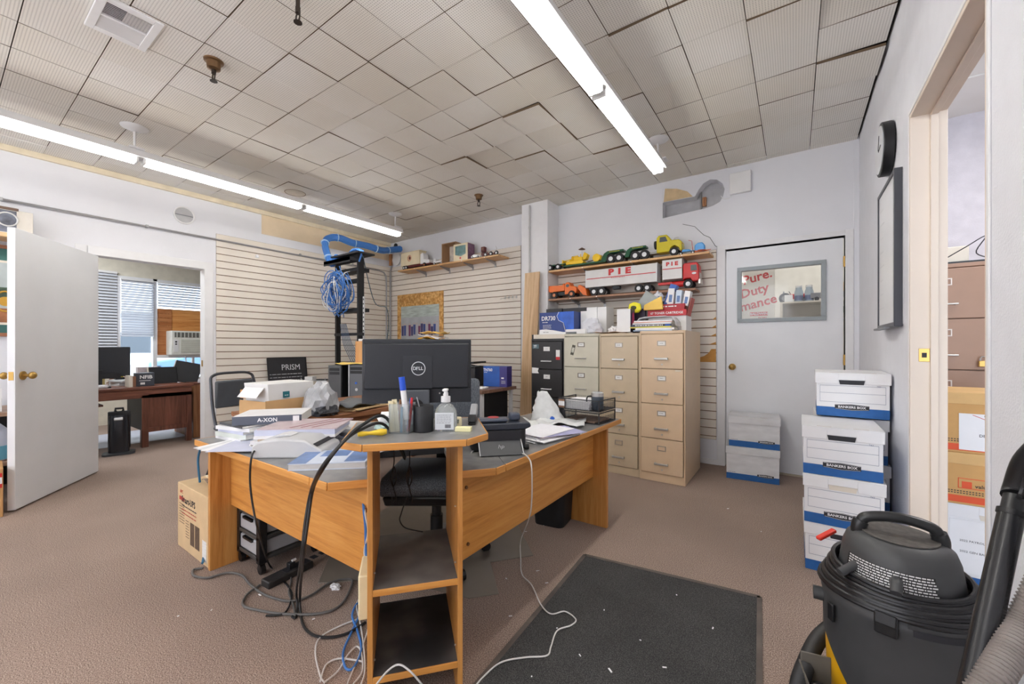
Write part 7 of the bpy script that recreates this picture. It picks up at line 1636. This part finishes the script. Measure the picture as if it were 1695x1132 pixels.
# heater
ht_ = thing('tower_heater', 'black curved tower heater on the carpet in front of the office desk', 'heater', (-6.02, 1.18, 0), R(75))
loft(B(), [(rrect(.26, .20, .05), 0), (rrect(.26, .20, .05), .02), (rrect(.16, .14, .05), .025)]).obj('base', DGRY, ht_, smooth=True)
loft(B(), [(rrect(.17, .12, .05), .02), (rrect(.175, .13, .055), .15), (rrect(.16, .12, .05), .36), (rrect(.15, .10, .04), .42)]).obj('body', M('heater_black', (34, 36, 42), .2), ht_, smooth=True)
B().bb(-.09, .09, .02, .06, .05, .46).obj('back_frame', BLK, ht_, bevel=.01); B().tube([(-.03, .03, .46), (-.03, .03, .49), (.03, .03, .49), (.03, .03, .46)], .012, 8).obj('handle', BLK, ht_, smooth=True)
B().box((0, -.055, .385), (.07, .02, .03), rx=R(-30)).obj('control', LGRY, ht_, bevel=.006)
# on the office desk
om = thing('monitor', 'dark monitor seen from behind on the office desk', 'monitor', (-6.42, 1.07, dz), R(80)); B().bb(-.28, .28, 0, .03, .12, .46).obj('screen_case', SCRB, om, bevel=.008); B().bb(-.05, .05, -.04, -.0, 0, .2).obj('neck', BLK, om); B().bb(-.12, .12, -.09, .09, 0, .012).obj('base', BLK, om); B().bb(-.2, .2, -.01, 0, .10, .16).obj('lower_case', BLK, om)
oc = thing('small_computer', 'slim light grey computer standing at the left of the office desk', 'computer', (-6.25, .86, dz), R(80)); B().bb(-.06, .06, 0, .28, 0, .30).obj('case', M('oc_grey', (130, 132, 136), .4), oc, bevel=.004); B().tube([(.028 * math.cos(a) + .02, -.002, .25 + .024 * math.sin(a)) for a in [2 * PI * k / 20 for k in range(21)]], .003, 5).obj('logo_ring', INK, oc)
cbx = thing('desk_calendar_box', 'dark grey box with white NFIB lettering on the office desk', 'box', (-6.26, 1.45, dz), R(85)); B().bb(-.085, .085, 0, .12, 0, .155).obj('box', M('nfib_grey', (62, 66, 76), .5), cbx, bevel=.003); text('NFIB', .055, WP, cbx, (.01, -.0015, .105), ext=.0004, bold=.03); B().bb(-.05, .05, -.001, 0, .062, .068).bb(-.04, .0, -.001, 0, .02, .045).obj('print', WP, cbx)
for k, (y, w, h, m_, lab) in enumerate(((1.32, .03, .13, CREAM, 'cream book standing left of the dark lettered box'), (1.35, .025, .12, M('brown_book', (140, 96, 70), .6), 'brown book standing left of the dark lettered box'))):
    t = thing('standing_book', lab, 'book', (-6.30, y, dz)); B().bb(-.10, .08, -w / 2, w / 2, 0, h).obj('block', m_, t)
for k, (u, c_, lab) in enumerate(((.0, BLKM, 'left black picture frame standing on the office desk'), (.0, BLKM, 'right black picture frame tilted, pale edge, on the office desk'))):
    t = thing('picture_frame', lab, 'picture frame', (-6.55, (1.70, 1.90)[k], dz), R(90)); t.rotation_euler = (R(-12), R((0, 14)[k]), R((92, 70)[k]))
    B().bb(-.14, .14, 0, .015, 0, (.21, .27)[k]).obj('panel', c_, t, bevel=.002); B().bb(-.15, -.14, -.002, .017, 0, (.21, .27)[k]).obj('edge', CREAM, t)
t = thing('yellow_note', 'pale yellow paper standing beside the office monitor', 'paper', (-6.7, 1.12, dz), R(80)); B().bb(-.07, .07, 0, .01, 0, .15).obj('sheet', M('pale_yellow2', (232, 224, 150), .6), t)
rnd = random.Random(77)
cl_ = [('stacked_folders', 'heap of tan and brown folders at the back of the office desk', 'folders', -6.75, 1.40, .30, .22, 8, M('tan_folder', (150, 116, 96), .7)), ('white_forms', 'white papers lying on the office desk front edge', 'papers', -6.36, 1.02, .24, .16, 3, PAPER), ('white_forms', 'pile of pale papers behind the lettered box', 'papers', -6.6, 1.36, .2, .25, 6, PAPG)]
for nm, lab, cat, x, y, w, d, n, m_ in cl_: sheets(nm, (x, y, dz), w, d, n, .012, lab, cat, R(rnd.uniform(0, 90)), m_, 3, .02, 9)
t = thing('small_carton', 'white carton with grey print standing on the office desk', 'box', (-6.86, 1.62, dz), R(88)); B().bb(-.10, .10, 0, .1, 0, .20).obj('carton', M('print_carton', (196, 190, 196), .6, noise=.3, scale=10), t)
t = tag(B().bb(-.04, .04, -.04, .04, 0, .10).obj('pen_pot', BLKM, loc=(-6.62, 1.30, dz), bevel=.003), 'small black pot with lime top on the office desk', 'pot'); B().bb(-.03, .03, -.03, .03, .10, .12).obj('lime_top', YEL, t)
sheets('floor_papers', (-6.30, .86, 0), .16, .22, 4, .014, 'white catalogues on the carpet left of the heater', 'papers', R(10), PAPER, 13, .01, 5)
sheets('shelf_papers', (-6.40, .88, .302), .30, .22, 4, .010, 'papers on the lower shelf under the office desk', 'papers', 0, PAPER, 14, .02, 8)
sheets('shelf_papers', (-6.40, .92, .522), .30, .22, 3, .012, 'white papers on the upper shelf under the office desk', 'papers', 0, PAPER, 15, .02, 8)
t = tag(B().bb(-7.5, -6.5, .4, 2.6, .0, .003).obj('office_mat', M('office_mat', (180, 184, 200), .4)), 'pale blue plastic floor mat under the office desk', 'floor mat')
t = thing('desk_phone', 'black office phone on the light brown cabinet', 'telephone', (-6.6, 2.35, .70), R(80)); B().prof([(-.1, 0), (-.1, .03), (.1, .07), (.1, 0)], .2, 'X').obj('base', BLK, t, bevel=.004); B().bb(-.09, -.04, -.1, .1, .05, .09).obj('handset', BLK, t, bevel=.01); B().bb(-.2, .2, -.16, -.12, .0, .04).obj('paper', PAPER, t)
# outside: lot, kerb, a parked car, low building
B().bb(-60, XO - .12, -40, 40, -.12, -.06).obj('ground_outside', speckle('asphalt', [(120, 120, 122), (140, 140, 142), (158, 158, 158)], 40, .9, .1))['kind'] = 'structure'
car = thing('parked_car', 'blue car parked outside the office window', 'car', (-17.0, 6.2, -.06), R(75)); CARB = M('car_blue', (90, 120, 156), .35)
B().prof([(-2.1, .3), (-2.1, .75), (-1.3, .88), (-.7, 1.35), (.8, 1.38), (1.5, .92), (2.1, .82), (2.15, .3)], 1.7, 'Y').obj('body', CARB, car, bevel=.06)
B().prof([(-1.1, .9), (-.62, 1.28), (.72, 1.30), (1.2, .92)], 1.72, 'Y').obj('windows', M('car_glass', (50, 60, 70), .1), car)
for x in (-1.3, 1.35):
    for s in (-1, 1): B().cyl((x, s * .78, .32), .32, .2, rx=PI / 2, n=24).obj('wheel', TIRE, car)
B().bb(-1.9, -1.8, -.88, .88, .5, .62).obj('bumper', BLKM, car)
t = thing('low_building', 'pale low building across the lot outside', 'building', (-40, 12, -.06), R(0)); B().bb(-3, 3, -16, 12, 0, 3.2).obj('wall', M('far_wall', (226, 228, 232), .8), t); B().bb(-3.2, 3.2, -16.2, 12.2, 3.2, 3.5).obj('roof', GRY, t)
for k in range(6): B().bb(3.0, 3.03, -14 + 4.2 * k, -11.5 + 4.2 * k, .8, 2.2).obj('window', M('car_glass', 0), t)
